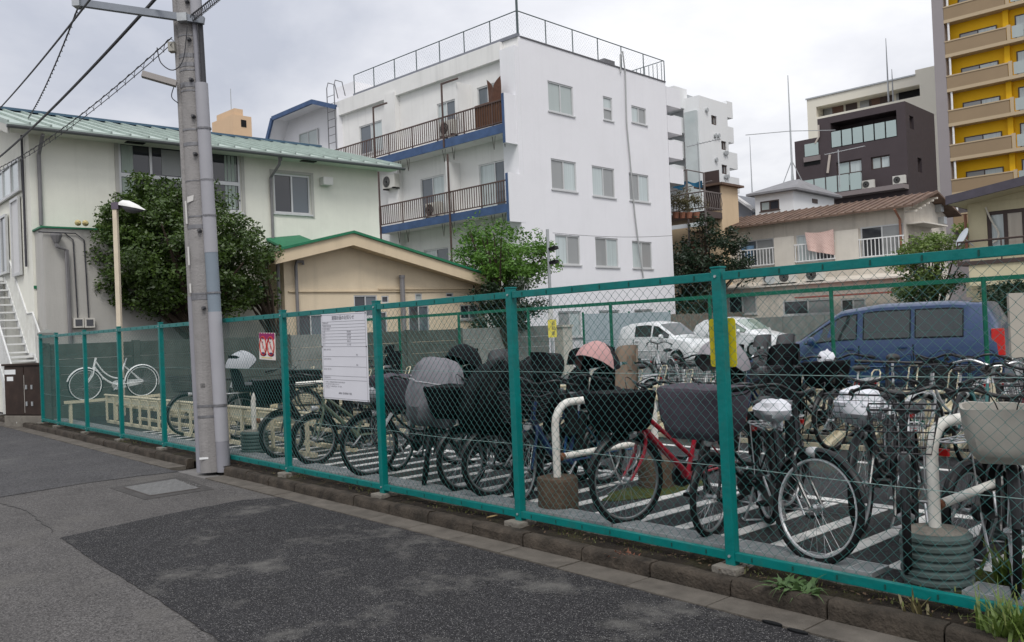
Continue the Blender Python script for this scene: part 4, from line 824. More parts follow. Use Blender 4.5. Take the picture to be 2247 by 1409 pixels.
# ---- cream house at the right edge
FD = corner_frame(2128, 560, 27.0)
CRD = pm('cream_house_render', (0.60, 0.545, 0.37), 0.85, var=0.06, vscale=1.0, bump=0.3, bscale=30, streak=0.3)
SLATE = pm('dark_eave', (0.075, 0.068, 0.085), 0.6, var=0.15, vscale=3)
bD = fthing('cream_house', 'cream two storey house with dark overhanging roof at the right edge', 'house', FD)
zE = FD.hy(2140, 446, 0)[1]; w = FD.ry(2166, 2290, 458, 545); xR = 9.0
m = MB(TF(0)); m.panel(0, xR, 0, zE, [w], 0.12); m.T = None; m.quad((0, 0, 0), (0, 7, 0), (0, 7, zE), (0, 0, zE)); m.build('wall', CRD, bD)
window(bD, TF(0), *w, panes=3, rec=0.1, fmat=DARKFR, pmats=[G_CURT, glassmat('beige_curtain_glass', (0.42, 0.37, 0.30), 0.25, 0.25, 10)], fw_=0.11)
xa_, za_ = FD.hy(2074, 431, -1.0); xb_, zb2 = FD.hy(2247, 386, -1.0); sl_ = (zb2 - za_) / (xb_ - xa_); zR = za_ + sl_ * (xR - xa_)
MB().prism([(xa_, za_ - 0.26), (xR, zR - 0.26), (xR, zR), (xa_, za_)], -1.0, 6.0, 'y').build('roof', SLATE, bD)
MB().add([(xa_ + 0.05, -0.97, za_ - 0.262), (xR, -0.97, zR - 0.262), (xR, 5.9, zR - 0.262), (xa_ + 0.05, 5.9, za_ - 0.262)], [(0, 1, 2, 3)]).build('soffit', CRD, bD, recalc=False)
MB().prism([(0.0, zE + 0.001), (xR, zE + 0.001), (xR, zR - 0.27), (0.0, za_ + sl_ * (-xa_) - 0.27)], 0.0, 0.1, 'y').build('gable_wall', CRD, bD)
zb = FD.hy(2150, 572, -0.8)[1]; 
MB().box(-0.1, xR, -0.9, -0.001, zb - 0.12, zb).build('balcony_slab', DARKFR, bD)
MB().box(0.2, xR, -0.85, -0.002, zb - 0.75, zb - 0.121).build('balcony_under', CRD, bD)
br = MB(); zrb = FD.hy(2150, 528, -0.88)[1]
br.tube([(-0.08, -0.88, zrb), (xR, -0.88, zrb)], 0.03, 6); br.tube([(-0.08, -0.88, zb + 0.35), (xR, -0.88, zb + 0.35)], 0.02, 6); bro = br.build('balcony_rail', DARKFR, bD)
for k in range(7): MB().tube([(-0.08 + k * 1.2, -0.88, zb), (-0.08 + k * 1.2, -0.88, zrb)], 0.025, 6).build('rail_post', DARKFR, bro)
m = MB(TF(0)); hs = [FD.hy(a, b) for a, b in ((2164, 455), (2170, 470), (2180, 490), (2192, 510), (2190, 525), (2180, 533))]; m.tube(smoothpath([(u, 0.06, z) for u, z in hs]), 0.028, 6); m.build('air_hose', pm('hose_cream', (0.6, 0.57, 0.5), 0.6), bD, smooth=True)
pipe_run(bD, [(-0.06, -0.06, zE - 0.3), (-0.06, -0.06, zb + 0.2)], 0.045, pm('rust_pipe', (0.25, 0.12, 0.08), 0.7))
p1 = FD.ry(2120, 2185, 618, 652); 
for a, b in ((0, 0.5), (0.5, 1)):
    for c_, d_ in ((0, 0.5), (0.5, 1)):
        MB().box(p1[0] + (p1[1] - p1[0]) * a + 0.012, p1[0] + (p1[1] - p1[0]) * b - 0.012, -0.03, -0.001, p1[2] + (p1[3] - p1[2]) * c_ + 0.012, p1[2] + (p1[3] - p1[2]) * d_ - 0.012).build('wall_panel', CRD, bD)
m = MB(TF(0)); q1 = FD.ry(2185, 2300, 600, 690); m.box(q1[0], q1[1], 0.001, 0.02, q1[2], q1[3]); m.build('opening_shade_panel', DARKFR, bD)  # thin dark sheet on the wall, its colour stands for the opening's shade
X, Z = FD.hy(2117, 523, -0.6); pp = FD.o + FD.x * X + FD.y * -0.6; dish((pp.x, pp.y, Z), FD.a - 0.9, 'pale blue satellite dish on the corner of the cream house', 0.62, -0.5)

# ---- yellow and brown apartment tower
FE = corner_frame(2083, 200, 72.0)
TWY = pm('yellow_recess_paint', (0.80, 0.46, 0.01), 0.7, var=0.04, vscale=0.5); TWB = pm('brown_balcony_panel', (0.30, 0.22, 0.135), 0.7, var=0.05, vscale=0.5); TWE = pm('beige_balcony_edge', (0.48, 0.38, 0.25), 0.7); TWG = pm('mauve_grey_tile', (0.30, 0.275, 0.28), 0.6, var=0.05, vscale=0.4)
bE = fthing('yellow_apartment_tower', 'tall yellow and brown apartment tower at the top right', 'building', FE)
xw = 16.0; ztop = 40.0
xs0 = FE.hy(2058, 200, 0)[0]
MB().box(xs0, 0.0, -0.6, 12, 0, ztop).build('end_wall', TWG, bE)
MB().box(0.001, xw, 0.35, 12, 11, ztop).build('recess_wall', TWY, bE); MB().box(0.001, xw, 0.36, 12, 0, 10.999).build('lower_wall', TWG, bE)
z0_ = FE.hy(2100, 96, -0.6)[1]; pitch = FE.hy(2100, 96, -0.6)[1] - FE.hy(2100, 173, -0.6)[1]
for k in range(-5, 3):
    zt = z0_ + k * pitch + pitch * 0.0
    # parapet top at zt+.0 .. slab below
    MB().box(0.0, xw, -0.6, 0.349, zt - 0.95, zt - 0.68).build('balcony_slab', TWE, bE)
    MB().box(0.02, 4.55, -0.6, -0.45, zt - 0.679, zt + 0.32).build('balcony_panel', TWB, bE)
    MB().box(0.0, 4.6, -0.64, -0.42, zt + 0.321, zt + 0.42).build('panel_cap', TWE, bE)
    MB().box(4.6, 4.85, -0.6, -0.4, zt - 0.679, zt + 0.5).build('panel_post', TWE, bE)
    MB().box(7.55, 7.75, -0.6, -0.4, zt - 0.679, zt + 0.5).build('panel_post', TWE, bE)
    for j in range(3): MB().box(4.95 + j * 0.88, 5.75 + j * 0.88, -0.55, -0.5, zt - 0.6, zt + 0.35).build('glass_panel', G_FROST, bE)
    MB().box(7.76, xw, -0.6, -0.45, zt - 0.679, zt + 0.6).build('balcony_panel', TWB, bE)
    window(bE, TF(0.35), 0.9, 3.7, zt - 0.1, zt + 1.0, panes=2, rec=-0.03, fmat=DARKFR, pmats=[G_GREY, G_CURT], fw_=0.08, sill=False)
    window(bE, TF(0.35), 5.0, 7.7, zt - 0.6, zt + 1.35, panes=2, rec=-0.03, fmat=DARKFR, pmats=[G_CURT, G_GREY], fw_=0.08, sill=False)
    MB().box(4.2, 4.6, 0.0, 0.349, zt - 0.6, zt + pitch - 0.95).build('yellow_pier', TWY, bE)
    MB().tube([(0.3, -0.45, zt + 0.42), (0.3, -0.45, zt + pitch - 0.95)], 0.09, 6).build('downpipe', WHITEP, bE)

# ---- dark brown block with glass balconies
FF = corner_frame(1990, 320, 58.0)
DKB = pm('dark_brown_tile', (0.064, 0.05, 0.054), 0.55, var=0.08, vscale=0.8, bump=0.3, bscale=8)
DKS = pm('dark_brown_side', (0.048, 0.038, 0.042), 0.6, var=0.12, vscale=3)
PALE = glassmat('pale_balcony_glass', (0.36, 0.45, 0.44), 0.15)
bF = fthing('dark_brown_block', 'dark brown apartment block with pale glass balconies behind the old house', 'building', FF)
zt = FF.hy(1985, 222, 0)[1]; xl_ = FF.hy(1795, 300, 0)[0]; yb_ = FF.hx(2052, 300, 0)[0]
rec = FF.ry(1822, 1968, 248, 300); rec = (rec[0], rec[1], FF.hy(1895, 313)[1], FF.hy(1968, 241)[1])
w1 = FF.ry(1836, 1892, 352, 408); w2_ = FF.ry(1911, 1953, 342, 370)
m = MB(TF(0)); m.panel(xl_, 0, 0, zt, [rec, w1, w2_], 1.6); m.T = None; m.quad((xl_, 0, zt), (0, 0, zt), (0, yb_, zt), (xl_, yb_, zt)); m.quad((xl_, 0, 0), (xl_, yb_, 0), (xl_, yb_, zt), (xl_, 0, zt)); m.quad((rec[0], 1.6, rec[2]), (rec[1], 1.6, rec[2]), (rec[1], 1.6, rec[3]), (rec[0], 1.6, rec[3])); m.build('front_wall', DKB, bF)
ws = [FF.rx(1996, 2005, 255, 283), FF.rx(2014, 2023, 347, 378)]
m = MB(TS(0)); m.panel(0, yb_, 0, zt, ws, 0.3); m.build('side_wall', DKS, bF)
for w in ws: window(bF, TS(0), *w, panes=1, rec=0.25, fmat=DARKFR, pmats=[G_DARK], sill=False)
window(bF, TF(0), *w1, panes=2, rec=0.2, fmat=DARKFR, pmats=[PALE, G_CURT], sill=False, transom=(w1[2] + w1[3]) / 2, fw_=0.08)
window(bF, TF(0), *w2_, panes=2, rec=0.2, fmat=DARKFR, pmats=[G_FROST, G_CURT], sill=False, fw_=0.08)
a, b = rec[0], rec[1]; zr0 = rec[2]
for k in range(6):
    X0 = a + (b - a) * k / 6; MB().box(X0 + 0.05, a + (b - a) * (k + 1) / 6 - 0.05, -0.02, 0.03, zr0 + 0.05, zr0 + 1.15).build('glass_panel', PALE, bF)
q0 = FF.ry(1762, 1892, 372, 415, -0.9); zl = FF.hy(1900, 408, -0.9)[1]
MB().box(q0[0], 0.0, -1.0, -0.001, zl - 0.5, zl - 0.2).build('balcony_slab', pm('slab_grey', (0.22, 0.19, 0.19), 0.7), bF)
for k in range(5):
    X0 = q0[0] + (q0[1] - q0[0]) * k / 5; MB().box(X0 + 0.05, q0[0] + (q0[1] - q0[0]) * (k + 1) / 5 - 0.05, -1.0, -0.95, zl - 0.15, zl + 1.0).build('glass_panel', PALE, bF)
lw_ = FF.hy(1745, 350, 0)[0]; zlw = FF.hy(1760, 308)[1]; MB().box(lw_, xl_ - 0.001, 0.0, 8, 0, zlw).build('side_wing', DKB, bF)
q = FF.ry(1767, 1797, 315, 342, 0); MB().box(q[0], q[1], -0.1, -0.05, q[2], q[3]).build('glass_panel', PALE, bF); MB().box(q[0] - 0.1, q[1] + 0.1, -0.15, -0.001, q[2] - 0.4, q[2] - 0.05).build('balcony_slab', pm('slab_grey', (0.22, 0.19, 0.19), 0.7), bF)
q = FF.ry(1765, 1800, 352, 362, 0); MB().box(q[0], q[1], -0.04, -0.002, q[2], q[3]).build('recess_shade_panel', BLACKP, bF)  # black panel proud of the wall, painted in place of recess shade
for a, lb in (((1905, 388), 'air conditioner beside the glass balcony of the brown block'), ((1973, 381), 'air conditioner at the corner of the brown block balcony')):
    X, Z = FF.hy(*a, -0.6); pp = FF.o + FF.x * X + FF.y * -0.6; ac_unit((pp.x, pp.y, zl - 0.2), FF.a, lb, s=1.0)
pr = [FF.hy(a, b) for a, b in ((1797, 275), (1798, 300), (1790, 315))]; pipe_run(bF, [(u, -0.08, z) for u, z in pr], 0.07, pm('beige_pipe', (0.5, 0.45, 0.4), 0.6))
pr = [FF.hy(a, b) for a, b in ((1822, 340), (1820, 355), (1817, 380))]; pipe_run(bF, [(u, -0.08, z) for u, z in pr], 0.09, pm('beige_pipe', (0.5, 0.45, 0.4), 0.6))

# ---- cream block behind it
FG = corner_frame(2068, 250, 84.0)
CRG = pm('cream_block_tile', (0.74, 0.71, 0.61), 0.7, var=0.03, vscale=0.3)
bG = fthing('cream_corridor_block', 'cream block with an open top corridor behind the dark brown one', 'building', FG)
xl_ = FG.hy(1770, 215)[0]; xs_ = FG.hy(2010, 200)[0]; zt1 = FG.hy(2012, 153)[1]; zt0 = FG.hy(1900, 190)[1]
q = (xl_ + 1.0, FG.hy(2018, 190)[0], FG.hy(1900, 235)[1], FG.hy(1900, 211)[1])
m = MB(TF(0)); m.panel(xl_, 0, 0, zt0, [q], 1.8); m.T = None; m.quad((xl_, 0, zt0), (0, 0, zt0), (0, 10, zt0), (xl_, 10, zt0)); m.quad((0, 0, 0), (0, 10, 0), (0, 10, zt0), (0, 0, zt0)); m.quad((xl_, 0, 0), (xl_, 10, 0), (xl_, 10, zt0), (xl_, 0, zt0)); m.quad((q[0], 1.8, q[2] - 0.5), (q[1], 1.8, q[2] - 0.5), (q[1], 1.8, q[3]), (q[0], 1.8, q[3])); m.build('wall', CRG, bG)
MB().box(xs_, -0.002, 0.002, 10, zt0 + 0.001, zt1).build('upper_wall', CRG, bG)
MB().box(xl_ - 0.1, xs_, -0.12, -0.001, zt0 - 0.02, zt0 + 0.12).build('coping', STEEL, bG)
for k, px_ in enumerate((1797, 1816, 1838, 1868, 1900, 1920, 1945, 1981)):
    X = FG.hy(px_, 220, 1.8)[0]; MB().box(X - 0.6, X + 0.6, 1.70, 1.799, q[2], q[2] + 1.7).build('corridor_door', [DARKFR, G_GREY, pm('brown_door', (0.14, 0.08, 0.06), 0.6)][k % 3], bG)
X = FG.hy(2005, 205, 1.8)[0]; MB().box(X - 1.4, X + 0.6, 1.6, 1.799, q[2], q[3]).build('recess_shade_panel', BLACKP, bG)  # black box on the corridor's back wall, shade put in as colour

# ---- white stepped apartment building
FH = corner_frame(1602, 300, 62.0)
WHH = pm('stepped_block_white', (0.73, 0.745, 0.75), 0.75, var=0.03, vscale=0.4, streak=0.08); GRH = pm('stepped_block_grey', (0.40, 0.42, 0.43), 0.7, var=0.12, vscale=0.5)
bH = fthing('white_stepped_block', 'white stepped apartment building past the corner of the white block', 'building', FH)
c2 = at_depth(1537, 300, 60.0)
FH = Frame((c2.x, c2.y), 4.8); bH.location = FH.o
zt = FH.hx(1537, 210)[1]; y1 = FH.hx(1598, 300)[0]
wsd = [FH.rx(1561, 1573, 254, 274), FH.rx(1583, 1594, 310, 329), FH.rx(1584, 1596, 362, 382)]
m = MB(TS(0)); m.panel(0, y1, 0, zt, wsd, 0.2); m.build('side_wall', WHH, bH)
for w in wsd: window(bH, TS(0), *w, panes=2, rec=0.15, fmat=DARKFR, pmats=[G_BLUE, G_GREY], sill=False, fw_=0.1)
x0h = FH.hy(1470, 300)[0]; xg = FH.hy(1502, 300)[0]
m = MB(); m.quad((xg, 0, 0), (0, 0, 0), (0, 0, zt), (xg, 0, zt)); m.quad((xg, 0, zt), (0, 0, zt), (0, y1, zt), (xg, y1, zt)); m.build('front_wall', WHH, bH)
MB().box(xg + 0.2, -0.15, -0.25, -0.001, 0, FH.hy(1520, 245)[1]).build('tile_panel', pm('multicolour_tile', (0.46, 0.50, 0.50), 0.5, var=0.15, vscale=0.6, damt=0.5, dirt=(0.36, 0.46, 0.46), dscale=0.5), bH)
MB().box(x0h - 4, xg - 0.001, 0.4, y1, 0, FH.hy(1485, 208)[1]).build('left_wing', GRH, bH)
for a, b in ((190, 235), (255, 290), (308, 345), (362, 395)):
    u = FH.ry(1462, 1480, a, b, -1.2); MB().box(u[0] - 2, u[1], -1.2, 0.399, u[2], u[3]).build('balcony', WHH, bH)
for k, (a, b, x_) in enumerate(((223, 258, 1598), (278, 312, 1600), (333, 368, 1616), (387, 420, 1618))):
    za, zb_ = FH.hx(1600, a, 0.0)[1], FH.hx(1600, b, 0.0)[1]; yy = FH.hx(x_, 300)[0]; MB().box(-3, -0.002, y1 + 0.003, max(yy, y1 + 0.8), zb_, za).build('balcony', WHH, bH)
for a in ((1549, 242), (1568, 298), (1575, 298), (1589, 336), (1593, 336), (1570, 351), (1590, 388), (1595, 388)):
    u, z = FH.hx(*a); MB(TS(0)).lathe([(0.16, 0), (0.16, 0.1)], 8, (u, 0.05, z), 'y').build('vent', GRH, bH)
# ---- terrace house with the planted balcony
FK = corner_frame(1590, 460, 41.0)
bK = fthing('terrace_house', 'peach walled house with a railed roof terrace beside the white block', 'house', FK)
PEACH = pm('peach_render', (0.58, 0.45, 0.30), 0.85, var=0.06, vscale=1, streak=0.2)
xk0 = FK.hy(1470, 450)[0] - 1; xk1 = FK.hy(1545, 450)[0]; xk2 = FK.hy(1584, 450)[0]; xk3 = FK.hy(1583, 450)[0]; zk = FK.hy(1560, 410)[1]; zt_ = FK.hy(1530, 472)[1]
MB().box(xk1, xk3, 0.0, 1.6, 0, zk).build('stair_house', PEACH, bK); MB().box(xk1 - 0.35, xk3 + 0.25, -0.3, 1.8, zk + 0.001, zk + 0.1).build('stair_house_roof', RUST, bK)
MB().box(xk1 + 0.1, xk1 + 0.9, -0.03, -0.001, zt_ + 0.1, zt_ + 2.0).build('terrace_door', DARKFR, bK)
MB().box(xk0, xk1 - 0.001, 0.4, 5, 0, zt_ - 0.5).build('lower_wall', PEACH, bK)
MB().box(xk0, xk2, -1.5, -0.002, zt_ - 0.35, zt_ - 0.05).build('terrace_floor', DARKFR, bK)
RAILK = pm('terrace_rail', (0.16, 0.14, 0.135), 0.6)
zr2 = FK.hy(1530, 422, -1.5)[1]; rr = MB(); rr.tube([(xk0, -1.5, zr2), (xk2, -1.5, zr2), (xk2, 0, zr2)], 0.035, 6); rr.tube([(xk0, -1.5, zt_ + 0.1), (xk2, -1.5, zt_ + 0.1), (xk2, 0, zt_ + 0.1)], 0.03, 6); ro = rr.build('terrace_railing', RAILK, bK)
X = xk0
while X < xk2: MB().tube([(X, -1.5, zt_), (X, -1.58, zt_ + 0.35), (X, -1.5, zr2)], 0.018, 4).build('baluster', RAILK, ro); X += 0.17
for k in range(8): MB().tube([(xk2, -1.5 + k * 0.2, zt_), (xk2 + 0.08, -1.5 + k * 0.2, zt_ + 0.35), (xk2, -1.5 + k * 0.2, zr2)], 0.018, 4).build('baluster', RAILK, ro)
zfr = FK.hy(1508, 372, -1.5)[1]; xf = FK.hy(1507, 400, -1.5)[0]
fr = MB(); fr.tube([(xf, -1.5, 0), (xf, -1.5, zfr)], 0.05, 6); fr.tube([(xk2, -1.5, zt_ - 2), (xk2, -1.5, zfr - 0.3)], 0.05, 6); fr.tube([(xk0, -1.5, zfr - 0.6), (xf, -1.5, zfr), (xk2, -1.5, zfr - 0.3)], 0.03, 6); fr.tube([(xk0, -0.8, zfr - 0.9), (xk2, -0.8, zfr - 0.6)], 0.025, 6); fr.build('terrace_frame', RAILK, bK)
tp = thing('tarpaulin', 'blue tarpaulin tied across the roof terrace frame', 'tarpaulin', FK.o, FK.a); a0, zt0_ = FK.hy(1476, 402, -1.3); a1, zt1_ = FK.hy(1540, 398, -1.3)
MB().grid(lambda u, v: (a0 + (a1 - a0) * u, -1.3 + 0.1 * math.sin(u * 9), zt0_ + (zt1_ - zt0_) * u - v * (0.22 + 0.12 * math.sin(u * 8)) + 0.05 * math.sin(u * 15)), 18, 4).build('sheet', pm('blue_tarp', (0.02, 0.13, 0.24), 0.5, var=0.2, vscale=4), tp, recalc=False, smooth=True)
w = FK.ry(1500, 1530, 528, 562, 0.4); window(bK, TF(0.4), *w, panes=1, rec=-0.03, pmats=[pm('red_shutter', (0.30, 0.13, 0.10), 0.7)], sill=False)
# ---- small white house with hipped roof
FJ = corner_frame(1741, 450, 47.0)
bJ = fthing('hip_roof_house', 'small white house with grey hipped roof under the dark brown block', 'house', FJ)
xj = FJ.hy(1657, 450)[0]; yj = FJ.hx(1830, 440)[0]; zj = FJ.hy(1700, 424)[1]
wj = [FJ.ry(1668, 1710, 440, 462)]
m = MB(TF(0)); m.panel(xj, 0, 0, zj, wj, 0.1); m.T = None; m.quad((0, 0, 0), (0, yj, 0), (0, yj, zj), (0, 0, zj)); m.quad((xj, 0, 0), (xj, yj, 0), (xj, yj, zj), (xj, 0, zj)); m.build('wall', WHH, bJ)
window(bJ, TF(0), *wj[0], panes=2, rec=0.08, fmat=DARKFR, pmats=[G_FROST, G_DARK], fw_=0.07)
w = FJ.rx(1782, 1793, 437, 446); MB(TS(0)).box(w[0], w[1], 0.001, 0.04, w[2], w[3]).build('side_window', DARKFR, bJ)
o_ = 0.35; cx, cy = xj / 2, yj / 2; m = MB(); m.add([(xj - o_, -o_, zj), (o_, -o_, zj), (o_, yj + o_, zj), (xj - o_, yj + o_, zj), (xj - o_, -o_, zj + 0.12), (o_, -o_, zj + 0.12), (o_, yj + o_, zj + 0.12), (xj - o_, yj + o_, zj + 0.12), (cx - 0.3, cy, zj + 1.0), (cx + 0.3, cy, zj + 1.0)], [(0, 3, 2, 1), (0, 1, 5, 4), (1, 2, 6, 5), (2, 3, 7, 6), (3, 0, 4, 7), (4, 5, 9, 8), (5, 6, 9), (6, 7, 8, 9), (7, 4, 8)]); m.build('roof', pm('grey_slate', (0.20, 0.20, 0.21), 0.7, var=0.15, vscale=2), bJ)
# grey gable behind the terrace
FM = corner_frame(1612, 450, 50.0); bM = fthing('grey_gable_house', 'grey gabled house end between terrace and hip roofed house', 'house', FM)
pk = FM.hy(1612, 425)[1]; x1_ = FM.hy(1650, 460)[0]; z1_ = FM.hy(1650, 466)[1]; MB().prism([(-0.2, 0), (-0.2, pk), (x1_, z1_), (x1_, 0)], 0, 4, 'y').build('wall', pm('blue_grey_siding', (0.17, 0.18, 0.20), 0.7), bM); MB().bar((-0.3, -0.1, pk + 0.15), (x1_ + 0.2, -0.1, z1_ + 0.1), 0.5, 0.12).build('roof_edge', pm('pale_edge', (0.5, 0.5, 0.5), 0.6), bM)
# ---- far peach tower
FI = corner_frame(512, 270, 120.0); bI = fthing('peach_tower', 'distant peach coloured tower block above the green roof', 'building', FI)
a, b = FI.hy(465, 270)[0], 0; zt = FI.hy(500, 255)[1]; zt2 = FI.hy(500, 239)[1]; yy = FI.hx(552, 270)[0]
PT = pm('peach_tower_tile', (0.60, 0.43, 0.28), 0.8, var=0.05, vscale=0.3); MB().box(a, 0, 0, yy, 0, zt).build('wall', PT, bI); MB().box(a + 0.5, -0.5, 0.5, yy - 1, zt + 0.001, zt2).build('roof_house', PT, bI)
MB().tube([(a / 2 + 0.8, 1, zt2), (a / 2 + 0.8, 1, zt2 + 3.2)], 0.06, 5).build('mast', STEEL, bI); u = FI.hx(535, 281)[0]; MB(TS(0)).box(u - 0.4, u + 0.4, 0.001, 0.05, zt - 1.6, zt - 0.6).build('vent_window', BLACKP, bI)
# ---- aerials
def aerial(px, ybase, ytop, d, label, arms=(), r=0.05, guy=False):
    b = at_depth(px, ybase, d); t = at_depth(px, ytop, d); z0, z1 = b.z - 2.0, t.z
    o = thing('antenna_mast', label, 'antenna', (b.x, b.y, z0)); H = z1 - z0
    MB().tube([(0, 0, 0), (0, 0, H * 0.5), (0, 0, H)], [r, r * 0.8, r * 0.35], 6).build('mast', STEEL, o)
    for f, L in arms: MB().tube([(-L * r0.x, -L * r0.y, H * f - 0.12), (0, 0, H * f), (L * r0.x, L * r0.y, H * f - 0.05)], r * 0.4, 4).build('arm', STEEL, o)
    if guy:
        for k in range(4):
            a = k * math.pi / 2 + 0.4; MB().tube([(0, 0, H * 0.42), (1.5 * math.cos(a), 1.5 * math.sin(a), 0)], r * 0.35, 4).build('strut', STEEL, o)
    return o
aerial(1740, 412, 165, 50.0, 'tall mast with ground plane arms beside the dark brown block', ((0.62, 2.6),), 0.07, True)
aerial(1652, 455, 300, 52.0, 'thin whip antenna standing left of the tall mast', (), 0.045)
aerial(1948, 178, 84, 84.0, 'tall rod on the roof of the cream block', (), 0.09)
aerial(1958, 178, 152, 84.0, 'short rod on the roof of the cream block', (), 0.08)
y0 = at_depth(1535, 430, 40.5)
def yagi(px, ypole, ytop, d, label, n=9, L=1.3, ang=0.3):
    b = at_depth(px, ypole, d); t = at_depth(px, ytop, d); o = thing('tv_antenna', label, 'antenna', (b.x, b.y, b.z), FW.a + ang); H = t.z - b.z
    MB().tube([(0, 0, 0), (0, 0, H + 0.1)], 0.03, 6).build('mast', STEEL, o); MB().tube([(-L * 0.4, 0, H - 0.05), (L * 0.8, 0, H + 0.1)], 0.02, 5).build('boom', STEEL, o)
    for k in range(n):
        x_ = -L * 0.4 + L * 1.2 * k / (n - 1); MB().tube([(x_, -0.17, H - 0.05 + 0.15 * k / (n - 1)), (x_, 0.17, H - 0.05 + 0.15 * k / (n - 1))], 0.012, 4).build('element', STEEL, o)
    return o
yagi(1536, 420, 316, 40.5, 'comb shaped tv antenna over the roof terrace', 11, 1.3)
yagi(1843, 412, 333, 44.0, 'tv antenna in front of the dark brown block', 6, 1.6, 0.2)
# ---- walls and sheds round the car park
bw = thing('car_park_wall', 'grey concrete wall at the back of the car park behind the van', 'wall', FC.o + FC.y * -3.4, FC.a)
x = -16.5
while x < 12:
    MB().box(x + 0.005, x + 1.79, 0, 0.14, 0, 1.72).build('wall_panel', WALLL, bw); x += 1.8
c0 = FW.o + FW.y * 2.0 + FW.x * 1.2
tf = thing('timber_fence', 'weathered board fence at the foot of the white block', 'fence', (c0.x, c0.y, 0), FW.a + R(90))
TIM = pm('weathered_board', (0.17, 0.15, 0.125), 0.9, var=0.3, vscale=6, streak=0.4)
L0 = 4.6
for k in range(62): MB().box(L0 + k * 0.115, L0 + k * 0.115 + 0.108, random.uniform(-0.006, 0.006), 0.02, 0, 2.0 + random.uniform(-0.03, 0.03)).build('board', TIM, tf)
sp = thing('sheet_hoarding', 'pale blue grey sheet hoarding beside the white car', 'hoarding', (c0.x, c0.y, 0), FW.a + R(90))
BG = pm('pale_blue_sheet', (0.33, 0.39, 0.42), 0.6, var=0.05, vscale=1.5, streak=0.15)
for k in range(2):
    MB().box(-1.0, 4.4, -0.5, -0.47, 0.1 + k * 1.0, 1.09 + k * 1.0).build('sheet_panel', BG, sp)
for X in (-1.02, 1.7, 4.41): MB().tube([(X, -0.45, 0), (X, -0.45, 2.15)], 0.04, 6).build('hoarding_post', GREEN2, sp)
FOOTC = pm('pale_pillar', (0.42, 0.41, 0.36), 0.85, var=0.1, vscale=3); pp = at_depth(1237, 760, 27.0); gp = thing('gate_pillar', 'pale concrete pillar left of the blue grey hoarding', 'pillar', (pp.x, pp.y, 0)); MB().box(-0.2, 0.2, -0.2, 0.2, 0, 1.65).build('shaft', FOOTC, gp, bevel=0.01); MB().box(-0.24, 0.24, -0.24, 0.24, 1.651, 1.72).build('cap', FOOTC, gp)
pb = at_depth(2240, 700, 9.4); bd = thing('grey_board', 'plain beige grey board on posts at the right edge', 'board', (pb.x, pb.y, LOTZ), HEAD - R(90))
MB().box(-0.13, 0.9, -0.02, 0.02, 0.95, 1.65).build('panel', pm('board_beige', (0.37, 0.345, 0.30), 0.7, var=0.06, vscale=3), bd)
for X in (-0.05, 0.8): MB().tube([(X, 0.04, 0), (X, 0.04, 1.6)], 0.025, 6).build('leg', STEEL, bd)
# ================================================================== street furniture
# ---- utility pole
PC = pm('pole_concrete', (0.27, 0.26, 0.255), 0.85, var=0.16, vscale=5, bump=0.5, bscale=50, streak=0.6, damt=0.5, dirt=(0.15, 0.145, 0.14), dscale=2.5)
COND = pm('conduit_grey', (0.24, 0.24, 0.265), 0.55, var=0.06, vscale=3, streak=0.15); COND2 = pm('conduit_blue_grey', (0.20, 0.24, 0.28), 0.5, var=0.08, vscale=3); CONDL = pm('conduit_pale', (0.33, 0.33, 0.355), 0.55, var=0.05, vscale=3, damt=0.15, dirt=(0.25, 0.25, 0.26))
pb_ = ground(448, 1036, 0.0)
pole = thing('utility_pole', 'grey concrete utility pole with conduits strapped to it at the kerb', 'utility pole', (pb_.x, pb_.y + 0.12, 0), HEAD - R(90))
PH = 9.0; rad = lambda z: 0.158 - 0.003 * z
pole.rotation_euler = (0, R(-1.0), HEAD - R(90))
MB().lathe([(rad(z), z) for z in (0, 1.5, 3, 5, 7, PH)], 28).build('shaft', PC, pole, smooth=True)
ZP = lambda y: (1036 - y) * 0.00574            # picture row -> height on the pole
def conduit(x, y, r, z0, z1, mat, name='conduit', lean=0.0):
    return MB().tube([(x - 0.003 * z0 * (1 if x > 0 else -1), y, z0), (x - 0.003 * z1 * (1 if x > 0 else -1), y, z1)], r, 14).build(name, mat, pole, smooth=True)
cx_, cy_ = 0.172, -0.12
conduit(cx_, cy_, 0.081, 0, 0.38, COND); conduit(cx_, cy_, 0.0825, 0.3805, 1.99, CONDL); conduit(cx_, cy_, 0.079, 1.9905, 2.73, COND2); conduit(cx_, cy_, 0.082, 2.7305, 3.28, CONDL); conduit(cx_, cy_, 0.079, 3.2805, 4.85, CONDL)
conduit(0.135, cy_, 0.032, 4.85, PH, COND); conduit(0.205, cy_, 0.030, 4.85, PH, pm('dark_cable', (0.05, 0.05, 0.055), 0.6)); conduit(0.165, cy_ - 0.01, 0.068, 5.62, PH, CONDL)
conduit(-0.15, -0.05, 0.042, 0, 2.2, COND); conduit(-0.15, -0.05, 0.04, 2.2005, PH, PC)
BAND = pm('band_steel', (0.20, 0.20, 0.21), 0.45, metal=0.5, var=0.2, vscale=20)
